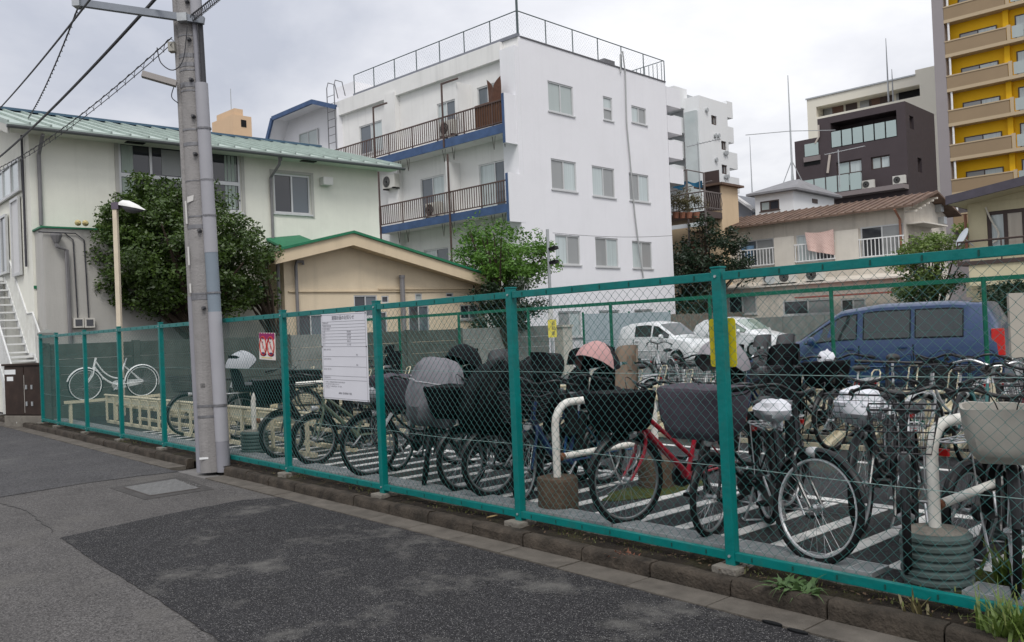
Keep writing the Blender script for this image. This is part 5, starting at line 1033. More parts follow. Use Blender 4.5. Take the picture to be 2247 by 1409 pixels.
for yb, h, wide in ((892, 0.03, 1), (915, 0.03, 0), (648, 0.02, 1), (656, 0.06, 0), (502, 0.05, 0), (480, 0.02, 1), (402, 0.012, 1), (322, 0.045, 0), (290, 0.022, 1), (205, 0.02, 0), (192, 0.06, 0), (160, 0.018, 0), (148, 0.05, 0), (128, 0.05, 0), (84, 0.015, 0)):
    z = ZP(yb); rr_ = rad(z) + 0.005; m = MB()
    if wide:
        pts = [(rr_ * math.cos(t), rr_ * math.sin(t)) for t in [R(20 + k * 12) for k in range(24)]]; c2 = [(cx_ - 0.003 * z + 0.09 * math.cos(t), cy_ + 0.09 * math.sin(t)) for t in [R(-110 + k * 22) for k in range(8)]]; loop = pts + c2
    else: loop = [(rr_ * math.cos(t), rr_ * math.sin(t)) for t in [R(k * 15) for k in range(24)]]
    n = len(loop); m.add([(a, b, z - h / 2) for a, b in loop] + [(a, b, z + h / 2) for a, b in loop], [(j, (j + 1) % n, (j + 1) % n + n, j + n) for j in range(n)]); m.build('band', BAND, pole, recalc=False)
for yb in (12, 95, 183, 263, 345, 512, 680):
    z = ZP(yb); m = MB(); m.lathe([(0.016, 0.03), (0.026, 0.01), (0.026, -0.02), (0.016, -0.06)], 8, (0.045, -rad(z) * 0.95, z), 'y'); m.build('step_bolt', pm('bolt_dark', (0.1, 0.1, 0.105), 0.5, metal=0.4), pole)
zc_ = ZP(50)
MB().bar((-1.21, -0.32, zc_ + 0.21), (0.25, -0.16, zc_ - 0.04), 0.07, 0.085).build('crossarm', pm('crossarm_steel', (0.21, 0.23, 0.26), 0.5, metal=0.4, var=0.1, vscale=8), pole)
MB().box(-0.06, 0.06, -0.24, -0.13, zc_ - 0.05, zc_ + 0.05).build('arm_bracket', STEEL, pole); MB().box(-1.27, -1.18, -0.40, -0.26, zc_ + 0.15, zc_ + 0.29).build('arm_end_clamp', STEEL, pole)
lm = MB(); lm.bar((-0.50, -0.30, ZP(173)), (-0.13, -0.18, ZP(192)), 0.10, 0.07); lm.build('led_lamp', pm('lamp_alu', (0.30, 0.28, 0.265), 0.45, metal=0.3), pole)
MB().box(-0.22, -0.14, -0.16, -0.06, ZP(118), ZP(98)).build('junction_box', pm('box_beige', (0.34, 0.33, 0.29), 0.6), pole)
m = MB(); m.tube(smoothpath([(-0.30, -0.3, ZP(118)), (-0.27, -0.28, ZP(150)), (-0.14, -0.24, ZP(165)), (-0.02, -0.2, ZP(140)), (0.05, -0.2, ZP(70))]), 0.007, 5); m.tube(smoothpath([(-0.17, -0.17, ZP(198)), (-0.21, -0.15, ZP(218)), (-0.15, -0.1, ZP(230))]), 0.006, 5); m.build('loose_cable', pm('dark_cable', (0.05, 0.05, 0.055), 0.6), pole)
for ya, yb in ((445, 495), (545, 585), (625, 645)): MB().box(-0.125, -0.105, -0.135, -0.125, ZP(yb), ZP(ya)).build('old_label', pm('peeled_paper', (0.55, 0.54, 0.52), 0.8), pole)
m = MB(); m.quad((-0.09, -0.150, ZP(450)), (-0.01, -0.158, ZP(446)), (0.0, -0.158, ZP(434)), (-0.085, -0.150, ZP(437))); m.build('torn_notice', pm('peeled_paper', (0.55, 0.54, 0.52), 0.8), pole, recalc=False)
MB().box(-0.11, 0.0, -0.162, -0.1585, 0.17, 0.195).build('white_mark', WHITEP, pole)
t = text_mesh('図', 0.06); t.materials.append(pm('stencil_black', (0.06, 0.06, 0.06), 0.8)); o = put('lettering', t, pole, Matrix.Translation((-0.02, -0.1615, ZP(848))) @ Matrix.Rotation(R(90), 4, 'X'))
WIREC = pm('overhead_cable', (0.045, 0.045, 0.05), 0.55)
def P(v): return pole.matrix_basis @ Vector(v)
bpy.context.view_layer.update()
def cable(a, b, r, label, sag=0.25, twist=0, group='overhead cables'):
    a, b = Vector(a), Vector(b); n = 40; pts = []
    for i in range(n + 1):
        t = i / n; p = a.lerp(b, t); p.z -= sag * 4 * t * (1 - t); pts.append(p)
    m = MB(); o_ = a.copy(); m.tube([p - o_ for p in pts], r, 6)
    o = thing('overhead_cable', label, 'cable', o_, 0, group); m.build('strand', WIREC, o, smooth=True)
    if twist:
        side = (b - a).cross(Vector((0, 0, 1))).normalized(); k = 320; q = []
        for i in range(k + 1):
            t = i / k; p = a.lerp(b, t); p.z -= sag * 4 * t * (1 - t); ph = i * math.pi / 5
            q.append(p + side * (0.012 * twist * math.cos(ph)) + Vector((0, 0, 0.026 * twist * math.sin(ph) - 0.02 * twist)) - o_)
        MB().tube(q, r * 0.5, 4).build('wrapped_strand', WIREC, o)
        if twist > 1: MB().tube([p - o_ - Vector((0, 0, 0.075)) for p in pts], r * 0.7, 5).build('lower_strand', WIREC, o)
    return o
bpy.context.view_layer.update()
ct = P((-1.2, -0.34, zc_ + 0.2)); pt = P((-0.15, -0.2, ZP(92)))
cable(at_depth(206, -12, 10.0), at_depth(-60, 296, 22), 0.013, 'leftmost thin overhead cable running down to the gable', 0.1)
cable(ct, at_depth(62, 258, 21.3), 0.010, 'twisted cable from the crossarm tip to the roof corner', 0.12, 1)
cable(at_depth(352, -15, 10.4), at_depth(-30, 368, 21.0), 0.022, 'thickest overhead cable crossing in front of the roof', 0.12)
cable(pt, at_depth(-40, 385, 20.0), 0.008, 'cable with spiral hanger from the pole to the left', 0.2, 2)
cable(P((0.12, -0.2, ZP(45))), at_depth(560, -90, 9.0), 0.008, 'cable with spiral hanger leaving the pole to the upper right', 0.02, 2)
cable(at_depth(1213, 511, 30), at_depth(1476, 517, 36), 0.008, 'thin wire across the lower windows of the white block', 0.1)

# ---- street lamp on the cream pole
lb = hit_y(258, 800, 6.0); 
sl = thing('street_lamp', 'cream square street lamp post with a white shade before the tree', 'street lamp', (-19.55, 0, 0), 0)
v = ray(258, 600); t = (-19.55) / v.x; ly = v.y * t; dlamp = Vector((-19.55, ly, 0)).dot(f0)
sl.location = (-19.55, ly, 0); sl.rotation_euler = (0, 0, HEAD - R(90)); ztop = at_depth(248, 448, dlamp).z
MB().box(-0.045, 0.045, -0.045, 0.045, 0, ztop - 0.12).build('post', pm('cream_post', (0.62, 0.54, 0.42), 0.6, var=0.08, vscale=4, streak=0.2), sl)
MB().box(-0.06, 0.09, -0.06, 0.06, ztop - 0.119, ztop + 0.03).build('bracket', pm('lamp_bracket', (0.12, 0.10, 0.13), 0.5), sl)
def head(q): return (0.09 + 0.56 * q[0], q[1], ztop - 0.07 + q[2])
rings = []
for k, (u, w_, h) in enumerate(((0.0, 0.05, 0.07), (0.15, 0.11, 0.13), (0.4, 0.16, 0.14), (0.7, 0.14, 0.09), (0.92, 0.07, 0.03), (1.0, 0.02, 0.01))):
    rings.append([head((u, w_ * math.cos(a), 0.04 + h * math.sin(a) - 0.13 * u)) for a in [math.pi * j / 8 for j in range(9)]])
MB().loft(rings, closed=False, caps=False).build('shade', pm('lamp_white', (0.7, 0.7, 0.68), 0.4), sl, smooth=True)
rings = []
for k, (u, w_, h) in enumerate(((0.08, 0.05, 0.03), (0.3, 0.14, 0.12), (0.55, 0.15, 0.12), (0.8, 0.10, 0.06), (0.97, 0.03, 0.01))):
    rings.append([head((u, w_ * math.cos(a), 0.035 - h * math.sin(a) - 0.13 * u)) for a in [math.pi * j / 8 for j in range(9)]])
MB().loft(rings, closed=False, caps=False).build('diffuser', pm('lamp_dark_glass', (0.10, 0.10, 0.11), 0.25), sl, smooth=True)

# ---- floodlight mast beside the bright tree
fb = at_depth(1212, 760, 26.0); zt_m = at_depth(1207, 503, 26.0).z
fm = thing('floodlight_mast', 'thin grey mast with two black floodlights right of the bright green tree', 'floodlight', (fb.x, fb.y, 0), HEAD - R(90))
MB().tube([(0, 0, 0), (0, 0, zt_m)], 0.045, 8).build('mast', STEEL, fm, smooth=True)
for k, py_ in enumerate((548, 578)):
    zf = at_depth(1212, py_, 26.0).z; m = MB(); m.bar((0.06, -0.08, zf), (0.24, -0.2, zf + 0.05), 0.22, 0.09); fl_ = m.build('floodlight_head', BLACKP, fm); MB().tube([(0, 0, zf - 0.05), (0.12, -0.12, zf)], 0.018, 6).build('bracket', STEEL, fm)
MB().box(-0.09, 0.06, -0.12, -0.046, 1.9, 2.25).build('switch_box', pm('switch_box', (0.5, 0.5, 0.48), 0.6), fm)
# ---- brown cabinet
cb = ground(40, 930, 0.12); cab = thing('utility_cabinet', 'dark brown metal utility cabinet on a concrete plinth at the left', 'cabinet', (-20.72, 4.46, 0), R(24))
CAB = pm('cabinet_brown', (0.034, 0.021, 0.016), 0.55, var=0.3, vscale=3, streak=0.3, damt=0.35, dirt=(0.06, 0.04, 0.03), dscale=3)
MB().box(-0.62, 0.62, -0.24, 0.24, 0, 0.24).build('plinth', FOOT, cab, bevel=0.015); MB().box(-0.6, 0.6, -0.22, 0.22, 0.241, 1.30).build('body', CAB, cab, bevel=0.01)
MB().box(-0.64, 0.64, -0.26, 0.26, 1.301, 1.345).build('lid', CAB, cab, bevel=0.008)
d1 = MB().box(-0.58, 0.02, -0.232, -0.2205, 0.27, 1.27).build('door', CAB, cab); MB().box(0.045, 0.58, -0.232, -0.2205, 0.27, 1.27).build('door', CAB, cab)
MB().box(0.025, 0.04, -0.231, -0.2206, 0.3, 1.1).build('door_gap', pm('bare_edge', (0.35, 0.33, 0.3), 0.7), cab)
for X in (0.09, 0.26):
    for Z in (0.45, 0.80): MB().box(X, X + 0.05, -0.25, -0.233, Z, Z + 0.09).build('hinge', STEEL, cab)
MB().box(-0.57, -0.22, -0.236, -0.2325, 1.12, 1.22).build('sticker', WHITEP, cab); MB().box(-0.5, -0.3, -0.236, -0.2325, 0.98, 1.07).build('sticker', WHITEP, cab)
for X in (-0.3, 0.3):
    MB().tube([(X - 0.62, -0.33, 0.0), (X - 0.62, -0.33, 0.02)], 0.02, 5)

# ---- notice board and posters on the fence
SIGNY = FY - 0.036
def on_fence(px, py, Y=SIGNY): p = hit_y(px, py, Y); return p.x, p.z
xa, za = on_fence(704, 691); xb, zb_ = on_fence(803, 680); _, zc2 = on_fence(771, 879)
bw_, bh_ = abs(xb - xa), za - zc2
nb = thing('notice_board', 'large white printed building notice hung on the green fence', 'notice board', ((xa + xb) / 2, SIGNY, zc2 + bh_ / 2)); nb.rotation_euler = (0, R(0.6), 0)
PAP = pm('notice_white', (0.66, 0.66, 0.70), 0.35, var=0.03, vscale=3); INK = pm('print_ink', (0.09, 0.09, 0.11), 0.6); INKL = pm('print_ink_faded', (0.22, 0.22, 0.24), 0.6)
MB().box(-bw_ / 2, bw_ / 2, -0.003, 0.003, -bh_ / 2, bh_ / 2).build('panel', PAP, nb)
m = MB(); rows = [0.015, 0.095, 0.13, 0.165, 0.2, 0.235, 0.27, 0.305, 0.345, 0.385, 0.50, 0.615, 0.725, 0.77, 0.985]
for f in rows: z = bh_ / 2 - f * bh_; m.box(-bw_ / 2 + 0.02, bw_ / 2 - 0.02, -0.0042, -0.0031, z - 0.0016, z + 0.0016)
for s_ in (-1, 1): m.box(s_ * (bw_ / 2 - 0.021) - 0.0015, s_ * (bw_ / 2 - 0.021) + 0.0015, -0.0043, -0.0031, -bh_ / 2 + 0.02, bh_ / 2 - 0.02)
m.build('ruled_lines', INKL, nb)
def write(root, body, size, x_, z_, mat, y_=-0.0045, align='CENTER', rot=0):
    me = text_mesh(body, size, align); me.materials.append(mat); return put('lettering', me, root, Matrix.Translation((x_, y_, z_)) @ Matrix.Rotation(R(90), 4, 'X'))
top = bh_ / 2; k_ = bh_ / 1.22
write(nb, '建築計画のお知らせ', 0.068 * k_, 0, top - 0.055 * bh_, INK)
lines = [('建築物の名称', 0.112), ('建築敷地  地名地番', 0.147), ('の位置  住居表示', 0.182), ('用 途', 0.217), ('階 数', 0.252), ('構 造', 0.287), ('高 さ', 0.325), ('着 工', 0.365), ('建築主  住所 氏名', 0.42), ('設計者  住所 氏名', 0.53), ('施工者  住所 氏名', 0.65), ('標識設置年月日', 0.748)]
for s_, f in lines: write(nb, s_, 0.027 * k_, -bw_ / 2 + 0.035, top - f * bh_, INKL, align='LEFT')
for s_, f in (('敷地面積', 0.217), ('建築面積', 0.252), ('延べ面積', 0.287), ('基礎工法', 0.325), ('完了予定', 0.365), ('電話', 0.48), ('電話', 0.595)): write(nb, s_, 0.027 * k_, bw_ * 0.08 if s_ != '電話' else bw_ * 0.26, top - f * bh_, INKL, align='LEFT')
for j, f in enumerate((0.80, 0.825, 0.85, 0.87)): write(nb, ['この標識は、中高層建築物の建築に係る計画の事前公開', 'に関する条例に基づき設置したものです。', 'この計画についての説明の申出は、下記へ連絡', 'してください。'][j], 0.0225 * k_, -bw_ / 2 + 0.04, top - f * bh_, INKL, align='LEFT')
write(nb, '連絡先  設計事務所  電話', 0.032 * k_, 0, top - 0.925 * bh_, INK)
for X in (-bw_ / 2 + 0.012, bw_ / 2 - 0.012):
    for Z in (bh_ / 2 - 0.012, 0.1, -bh_ / 2 + 0.012): MB().lathe([(0.006, -0.009), (0.006, -0.0031)], 8, (X, 0, Z), 'y').build('tie', BLACKP, nb)
xa, za = on_fence(577, 731, FY + 0.03); xb, _ = on_fence(612, 731, FY + 0.03); _, zc2 = on_fence(600, 789, FY + 0.03); pw, ph_ = abs(xb - xa), za - zc2
po_ = thing('warning_poster', 'small poster with purple banner and two red prohibition circles on the fence', 'poster', ((xa + xb) / 2, FY - 0.02, (za + zc2) / 2)); po_.rotation_euler = (0, R(2), 0)
MB().box(-pw / 2, pw / 2, -0.003, 0.003, -ph_ / 2, ph_ / 2).build('panel', pm('poster_white', (0.66, 0.60, 0.56), 0.4), po_)
PUR = pm('poster_magenta', (0.25, 0.01, 0.10), 0.5); RED = pm('poster_red', (0.48, 0.045, 0.035), 0.5); NAVY = pm('poster_navy', (0.05, 0.015, 0.09), 0.5)
zt = ph_ / 2; sp_ = [(-pw / 2 + 0.005, zt - 0.02)] + [(-pw / 2 + 0.005 + (pw - 0.01) * i / 12, zt - 0.012 + 0.014 * (i % 2)) for i in range(13)] + [(pw / 2 - 0.005 - (pw - 0.01) * i / 12, zt - ph_ * 0.20 - 0.02 * (i % 2) - (0.03 if i in (5, 7) else 0)) for i in range(13)]
MB().prism(sp_, -0.0045, -0.0031, 'y').build('banner', PUR, po_)
for sx in (-1, 1):
    cx_ = sx * pw * 0.24; r_ = pw * 0.21; m = MB()
    m.tube([(cx_ + r_ * math.cos(t), -0.0045, 0.02 * zt + r_ * 1.25 * math.sin(t)) for t in [k * math.pi / 12 for k in range(24)]], 0.009, 4, closed=True); m.bar((cx_ - r_ * 0.6, -0.005, 0.02 * zt + r_ * 0.8), (cx_ + r_ * 0.6, -0.005, 0.02 * zt - r_ * 0.8), 0.004, 0.009); m.build('prohibition_ring', RED, po_)
    m = MB(); m.lathe([(0.010, -0.0044), (0.010, -0.0032)], 10, (cx_ - 0.012, 0, 0.02 * zt + r_ * 0.5), 'y'); m.box(cx_ - 0.017, cx_ - 0.007, -0.0044, -0.0032, -r_ * 0.35, r_ * 0.35); m.build('figure', INK, po_)
    MB().prism([(cx_ + pw * 0.19 * math.cos(t), -ph_ * 0.3 + ph_ * 0.075 * math.sin(t)) for t in [k * math.pi / 10 for k in range(20)]], -0.0045, -0.0031, 'y').build('oval', NAVY, po_)
MB().box(-pw * 0.35, pw * 0.3, -0.0045, -0.0031, -ph_ * 0.44, -ph_ * 0.41).build('yellow_line', pm('poster_yellow', (0.6, 0.5, 0.15), 0.5), po_)
write(po_, '安全', 0.05, 0, -ph_ * 0.13, INK)
YEL = pm('plate_yellow', (0.62, 0.52, 0.02), 0.45, var=0.08, vscale=6)
xa, za = on_fence(1556, 700, FY + 0.06); xb, _ = on_fence(1613, 700, FY + 0.06); _, zc2 = on_fence(1585, 805, FY + 0.06); pw, ph_ = abs(xb - xa), za - zc2
yp = thing('yellow_plate', 'large yellow plate with rounded corners behind the nearest fence post', 'sign', ((xa + xb) / 2, FY + 0.06, (za + zc2) / 2))
cr_ = 0.02; pl_ = [(sx * (pw / 2 - cr_) + cr_ * math.cos(R(a)), sz * (ph_ / 2 - cr_) + cr_ * math.sin(R(a))) for sx, sz, a0 in ((1, 1, 0), (-1, 1, 90), (-1, -1, 180), (1, -1, 270)) for a in (a0, a0 + 30, a0 + 60, a0 + 90)]
MB().prism(pl_, -0.003, 0.003, 'y').build('panel', YEL, yp)
p2 = at_depth(1212, 721, 14.6); yn = thing('yellow_plate', 'small yellow plate with dark lettering on the far fence', 'sign', (p2.x, p2.y, p2.z))
yn.rotation_euler = (0, 0, R(12))
MB().box(-0.085, 0.085, -0.003, 0.003, -0.15, 0.15).build('panel', pm('plate_pale_yellow', (0.62, 0.55, 0.10), 0.5, var=0.06), yn)
for k, s_ in enumerate('自転車'): write(yn, s_, 0.075, 0.025, 0.085 - k * 0.085, INK)

# ---- white pipe guard rails on heavy feet
def guard(px, py, L, h, label, foot='drum', yaw=0.0, base=None, cond=WHITEP):
    c = base or ground(px, py, LOTZ)
    r = thing('pipe_guard', label, 'guard rail', (c.x, c.y, LOTZ), R(90) + yaw, 'white pipe guards between the bicycles')
    pw_ = pm('guard_white_paint', (0.63, 0.62, 0.57), 0.5, var=0.08, vscale=6, streak=0.3, damt=0.35, dirt=(0.35, 0.2, 0.11), dscale=5)
    pts = [(0, 0, 0.2), (0, 0, h - 0.18)] + [(0.18 - 0.18 * math.cos(R(a)), 0, h - 0.18 + 0.18 * math.sin(R(a))) for a in (20, 40, 60, 80)] + [(0.2, 0, h), (L - 0.2, 0, h)] + [(L - 0.18 + 0.18 * math.sin(R(a)), 0, h - 0.18 + 0.18 * math.cos(R(a))) for a in (20, 40, 60, 80)] + [(L, 0, h - 0.18), (L, 0, 0.2)]
    MB().tube(pts, 0.032, 14).build('hoop', pw_, r, smooth=True)
    MB().tube([(0.035, 0, 0.42), (L - 0.035, 0, 0.42)], 0.027, 12).build('crossbar', pw_, r, smooth=True)
    MB().lathe([(0.03, -0.02), (0.035, 0), (0.03, 0.03)], 10, (0.05, 0, 0.42), 'x').build('weld_rust', pm('weld_rust', (0.17, 0.07, 0.035), 0.85, var=0.4, vscale=20), r)
    for X in (0, L):
        if foot == 'drum':
            prof = []
            for k in range(6): z = 0.02 + k * 0.045; prof += [(0.168, z), (0.183, z + 0.012), (0.183, z + 0.03), (0.168, z + 0.042)]
            prof = [(0.168, 0.0)] + prof + [(0.165, 0.295)]
            o = MB().lathe(prof, 24, (X, 0, 0)).build('ribbed_drum', pm('drum_green', (0.075, 0.105, 0.10), 0.6, var=0.3, vscale=8, damt=0.4, dirt=(0.05, 0.045, 0.03), dscale=5), r, smooth=True)
            MB().lathe([(0.162, 0.24), (0.16, 0.297), (0.09, 0.312)], 20, (X, 0, 0)).build('concrete_fill', FOOT, o, smooth=True)
        else:
            MB().lathe([(0.165, 0), (0.17, 0.24), (0.16, 0.262)], 20, (X, 0, 0)).build('concrete_foot', pm('foot_brown', (0.085, 0.058, 0.04), 0.9, var=0.35, vscale=7, bump=0.6, bscale=40, damt=0.4, dirt=(0.03, 0.03, 0.02), dscale=3), r, smooth=True)
    return r
guard(1226, 1117, 1.25, 0.86, 'rust stained white pipe guard in brown concrete feet before the red bicycle', 'block')
guard(2058, 1282, 1.25, 0.86, 'white pipe guard in ribbed drum feet at the lower right', 'drum')
guard(560, 994, 1.2, 0.86, 'white pipe guard in ribbed drum feet right of the utility pole', 'drum')
# ================================================================== trees and weeds
def leaves(m, blobs, count, size, flat_=0.5, seed=0, shell_=0.55):
    rng = random.Random(seed); vol = [b[3] * b[4] * b[5] for b in blobs]; tot = sum(vol)
    for b, v_ in zip(blobs, vol):
        # clumps on the blob, leaves round each clump: light and dark masses with gaps
        nc = max(5, int(count * v_ / tot / 110))
        for _ in range(nc):
            while True:
                d = Vector((rng.uniform(-1, 1), rng.uniform(-1, 1), rng.uniform(-1, 1)))
                if 0.05 < d.length <= 1: break
            d = d.normalized() * (shell_ + (1.08 - shell_) * rng.random() ** 0.55)
            cc = Vector((b[0] + d.x * b[3], b[1] + d.y * b[4], b[2] + d.z * b[5])); cr_ = rng.uniform(0.7, 1.5) * size * 2.5
            for _k in range(110):
                e_ = Vector((rng.gauss(0, 1), rng.gauss(0, 1), rng.gauss(0.25, 0.8))).normalized() * (0.35 + 0.75 * rng.random() ** 0.5)
                p = cc + Vector((e_.x, e_.y, e_.z * 0.7)) * cr_
                s_ = size * rng.uniform(0.5, 1.35); ax = Vector((rng.gauss(0, 1), rng.gauss(0, 1), rng.gauss(-0.25, 0.6))).normalized(); nm = (Vector((d.x, d.y, d.z + 0.7)).normalized() + Vector((rng.gauss(0, 0.6), rng.gauss(0, 0.6), rng.gauss(0, 0.6)))).normalized()
                sd = ax.cross(nm)
                if sd.length < 0.05: continue
                sd.normalize(); k0 = len(m.v); t_ = p + ax * s_
                m.v += [tuple(p), tuple(p + ax * s_ * 0.45 + sd * s_ * flat_ * 0.5), tuple(t_), tuple(p + ax * s_ * 0.45 - sd * s_ * flat_ * 0.5)]; m.f.append((k0, k0 + 1, k0 + 2, k0 + 3))
    return m
BARK = pm('bark', (0.055, 0.04, 0.03), 0.9, var=0.3, vscale=8, bump=0.8, bscale=20)
def tree(name, label, base, blobs, count, size, mat, trunk_r=0.12, fork=None, seed=1, flat_=0.5, shell_=0.55, core=None, cat='tree'):
    """blobs in metres relative to the base: (x, y, z, rx, ry, rz)"""
    o = thing(name, label, cat, base)
    rng = random.Random(seed + 5); m = MB(); top = blobs[0]; fz_ = fork or top[2] * 0.45
    m.tube([(0, 0, 0), (0.03, 0.02, fz_ * 0.6), (0.05, -0.02, fz_)], [trunk_r * 1.3, trunk_r, trunk_r * 0.9], 8)
    for b in blobs:
        for k in range(5):
            e = Vector((b[0] + rng.uniform(-0.75, 0.75) * b[3], b[1] + rng.uniform(-0.75, 0.75) * b[4], b[2] + rng.uniform(-0.5, 0.75) * b[5])); s0 = Vector((0.05, -0.02, fz_ * rng.uniform(0.75, 1.0))); mid = s0.lerp(e, 0.5) + Vector((rng.uniform(-0.15, 0.15), rng.uniform(-0.15, 0.15), 0.12))
            m.tube([s0, mid, e], [trunk_r * 0.55, trunk_r * 0.35, trunk_r * 0.1], 5)
    m.build('trunk', BARK, o, smooth=True)
    lm_ = leaves(MB(), blobs, count, size, flat_, seed, shell_); c = lm_.build('crown', mat, o, recalc=False); c['kind'] = 'stuff'
    return o
def blob(base, px, py, d, rx, ry, rz):
    """a crown lobe where the photograph shows it: pixel centre, distance, radii in metres (across, depth, height)"""
    p = at_depth(px, py, d) - Vector(base); a = abs(r0.x), abs(r0.y)
    return (p.x, p.y, p.z, rx * a[0] + ry * a[1], rx * a[1] + ry * a[0], rz)
L_DARK = leafmat('dark_evergreen_leaf', (0.012, 0.032, 0.007), (0.095, 0.16, 0.026), 0.4)  # wide tone range paints light highlights and shaded interior into the leaves at random
L_LIGHT = leafmat('fresh_green_leaf', (0.04, 0.13, 0.012), (0.13, 0.26, 0.03), 0.5)
L_IVY = leafmat('ivy_leaf', (0.008, 0.022, 0.010), (0.025, 0.05, 0.02), 0.45)
L_PALE = leafmat('pale_green_leaf', (0.07, 0.13, 0.02), (0.17, 0.24, 0.05), 0.55)
b0 = (-20.9, 8.2, 0.0); dT = Vector(b0).dot(f0)
d0 = dT
tree('evergreen_tree', 'dense dark evergreen tree behind the utility pole', b0,
     [blob(b0, 385, 545, d0, 1.45, 1.0, 1.35), blob(b0, 365, 455, d0, 0.95, 0.8, 0.72), blob(b0, 290, 560, d0, 0.75, 0.7, 0.95), blob(b0, 490, 560, d0, 0.8, 0.8, 0.9), blob(b0, 345, 640, d0, 0.95, 0.8, 0.55), blob(b0, 470, 650, d0, 0.7, 0.6, 0.5), blob(b0, 440, 430, d0, 0.45, 0.5, 0.35), blob(b0, 255, 520, d0, 0.35, 0.4, 0.4)], 60000, 0.10, L_DARK, 0.16, seed=3, shell_=0.35)
b1 = (-21.0, 10.2, 0.0); d1_ = Vector(b1).dot(f0)
tree('evergreen_shrub', 'smaller dark leafy tree between utility pole and beige house', b1,
     [blob(b1, 545, 625, d1_, 0.55, 0.4, 0.5), blob(b1, 510, 565, d1_, 0.4, 0.35, 0.5), blob(b1, 575, 650, d1_, 0.35, 0.3, 0.3), blob(b1, 560, 570, d1_, 0.4, 0.3, 0.3)], 3600, 0.105, L_DARK, 0.07, fork=1.9, seed=9, shell_=0.3)
p = at_depth(1105, 760, 27.5); b2 = (p.x, p.y, 0)
tree('leafy_tree', 'bright green leafy tree in front of the white apartment block', b2,
     [blob(b2, 1105, 560, 27.5, 1.05, 0.95, 0.72), blob(b2, 1070, 515, 27.5, 0.65, 0.7, 0.5), blob(b2, 1155, 575, 27.5, 0.7, 0.8, 0.6), blob(b2, 1110, 600, 27.5, 0.8, 0.8, 0.4), blob(b2, 1035, 560, 27.5, 0.5, 0.5, 0.5)], 12000, 0.12, L_LIGHT, 0.12, seed=5, shell_=0.35, flat_=0.42)
p = at_depth(1110, 790, 26.5); hb = (p.x, p.y, 0)
tree('evergreen_shrub', 'dark shrub under the bright green tree at the beige house corner', hb, [blob(hb, 1120, 660, 26.5, 1.0, 0.6, 0.62), blob(hb, 1095, 700, 26.5, 0.7, 0.5, 0.6)], 6500, 0.11, L_IVY, 0.08, seed=21, shell_=0.2)
p = at_depth(1550, 700, 39.0); b3 = (p.x, p.y, 0)
tree('ivy_tree', 'dark ivy covered tree between white block and brown roofed house', b3,
     [blob(b3, 1560, 555, 39, 1.0, 0.9, 1.3), blob(b3, 1590, 590, 39, 0.8, 0.8, 0.7), blob(b3, 1565, 505, 39, 0.5, 0.5, 0.55), blob(b3, 1510, 610, 39, 0.7, 0.8, 1.6), blob(b3, 1520, 660, 39, 0.9, 0.8, 1.1), blob(b3, 1497, 560, 39, 0.4, 0.5, 0.5)], 12000, 0.15, L_IVY, 0.14, seed=6, shell_=0.25)
p = at_depth(2050, 690, 30.5); b4 = (p.x, p.y, 0)
tree('garden_tree', 'sparse pale green tree between the old house and the cream house', b4,
     [blob(b4, 2050, 560, 30.5, 0.9, 0.8, 0.6), blob(b4, 2085, 515, 30.5, 0.5, 0.5, 0.35), blob(b4, 2030, 540, 30.5, 0.5, 0.5, 0.5), blob(b4, 2020, 600, 30.5, 0.6, 0.7, 0.55)], 3600, 0.13, L_PALE, 0.08, seed=8, shell_=0.25)
tree('garden_shrub', 'dark shrubbery under the pale garden tree behind the van', b4,
     [blob(b4, 2040, 635, 30.2, 0.95, 0.6, 0.6), blob(b4, 2000, 640, 30.2, 0.6, 0.6, 0.5)], 4000, 0.12, L_DARK, 0.08, seed=18, shell_=0.25)
p = at_depth(2215, 700, 24.0); b5 = (p.x, p.y, 0)
tree('garden_shrub', 'dark hedge under the balcony of the cream house', b5, [blob(b5, 2225, 655, 24, 0.8, 0.4, 0.55)], 2500, 0.12, L_IVY, 0.08, seed=28, shell_=0.2)
# pot plants on the roof terrace
pk_ = FK.o + FK.x * (xk0 + 1.6) + FK.y * -1.2
for k, (px_, s_) in enumerate(((1497, 0.35), (1512, 0.4), (1528, 0.35), (1483, 0.3))):
    q = at_depth(px_, 470, 39.6); bb = (q.x, q.y, zt_ if False else q.z - 0.2)
    pt_ = thing('pot_plant', ['pot plant on the roof terrace, second from the left', 'tallest pot plant on the roof terrace, beside the frame post', 'rightmost pot plant behind the terrace railing', 'leftmost pot plant on the roof terrace'][k], 'plant', bb, 0, 'terrace pot plants')
    MB().lathe([(0.12, 0), (0.17, 0.28)], 12).build('pot', pm('terracotta', (0.25, 0.11, 0.07), 0.8, var=0.2), pt_); leaves(MB(), [(0, 0, 0.75, s_, s_, 0.5)], 500, 0.1, 0.4, 40 + k, 0.1).build('foliage', leafmat('dry_leaf', (0.06, 0.075, 0.02), (0.16, 0.12, 0.06)), pt_, recalc=False)
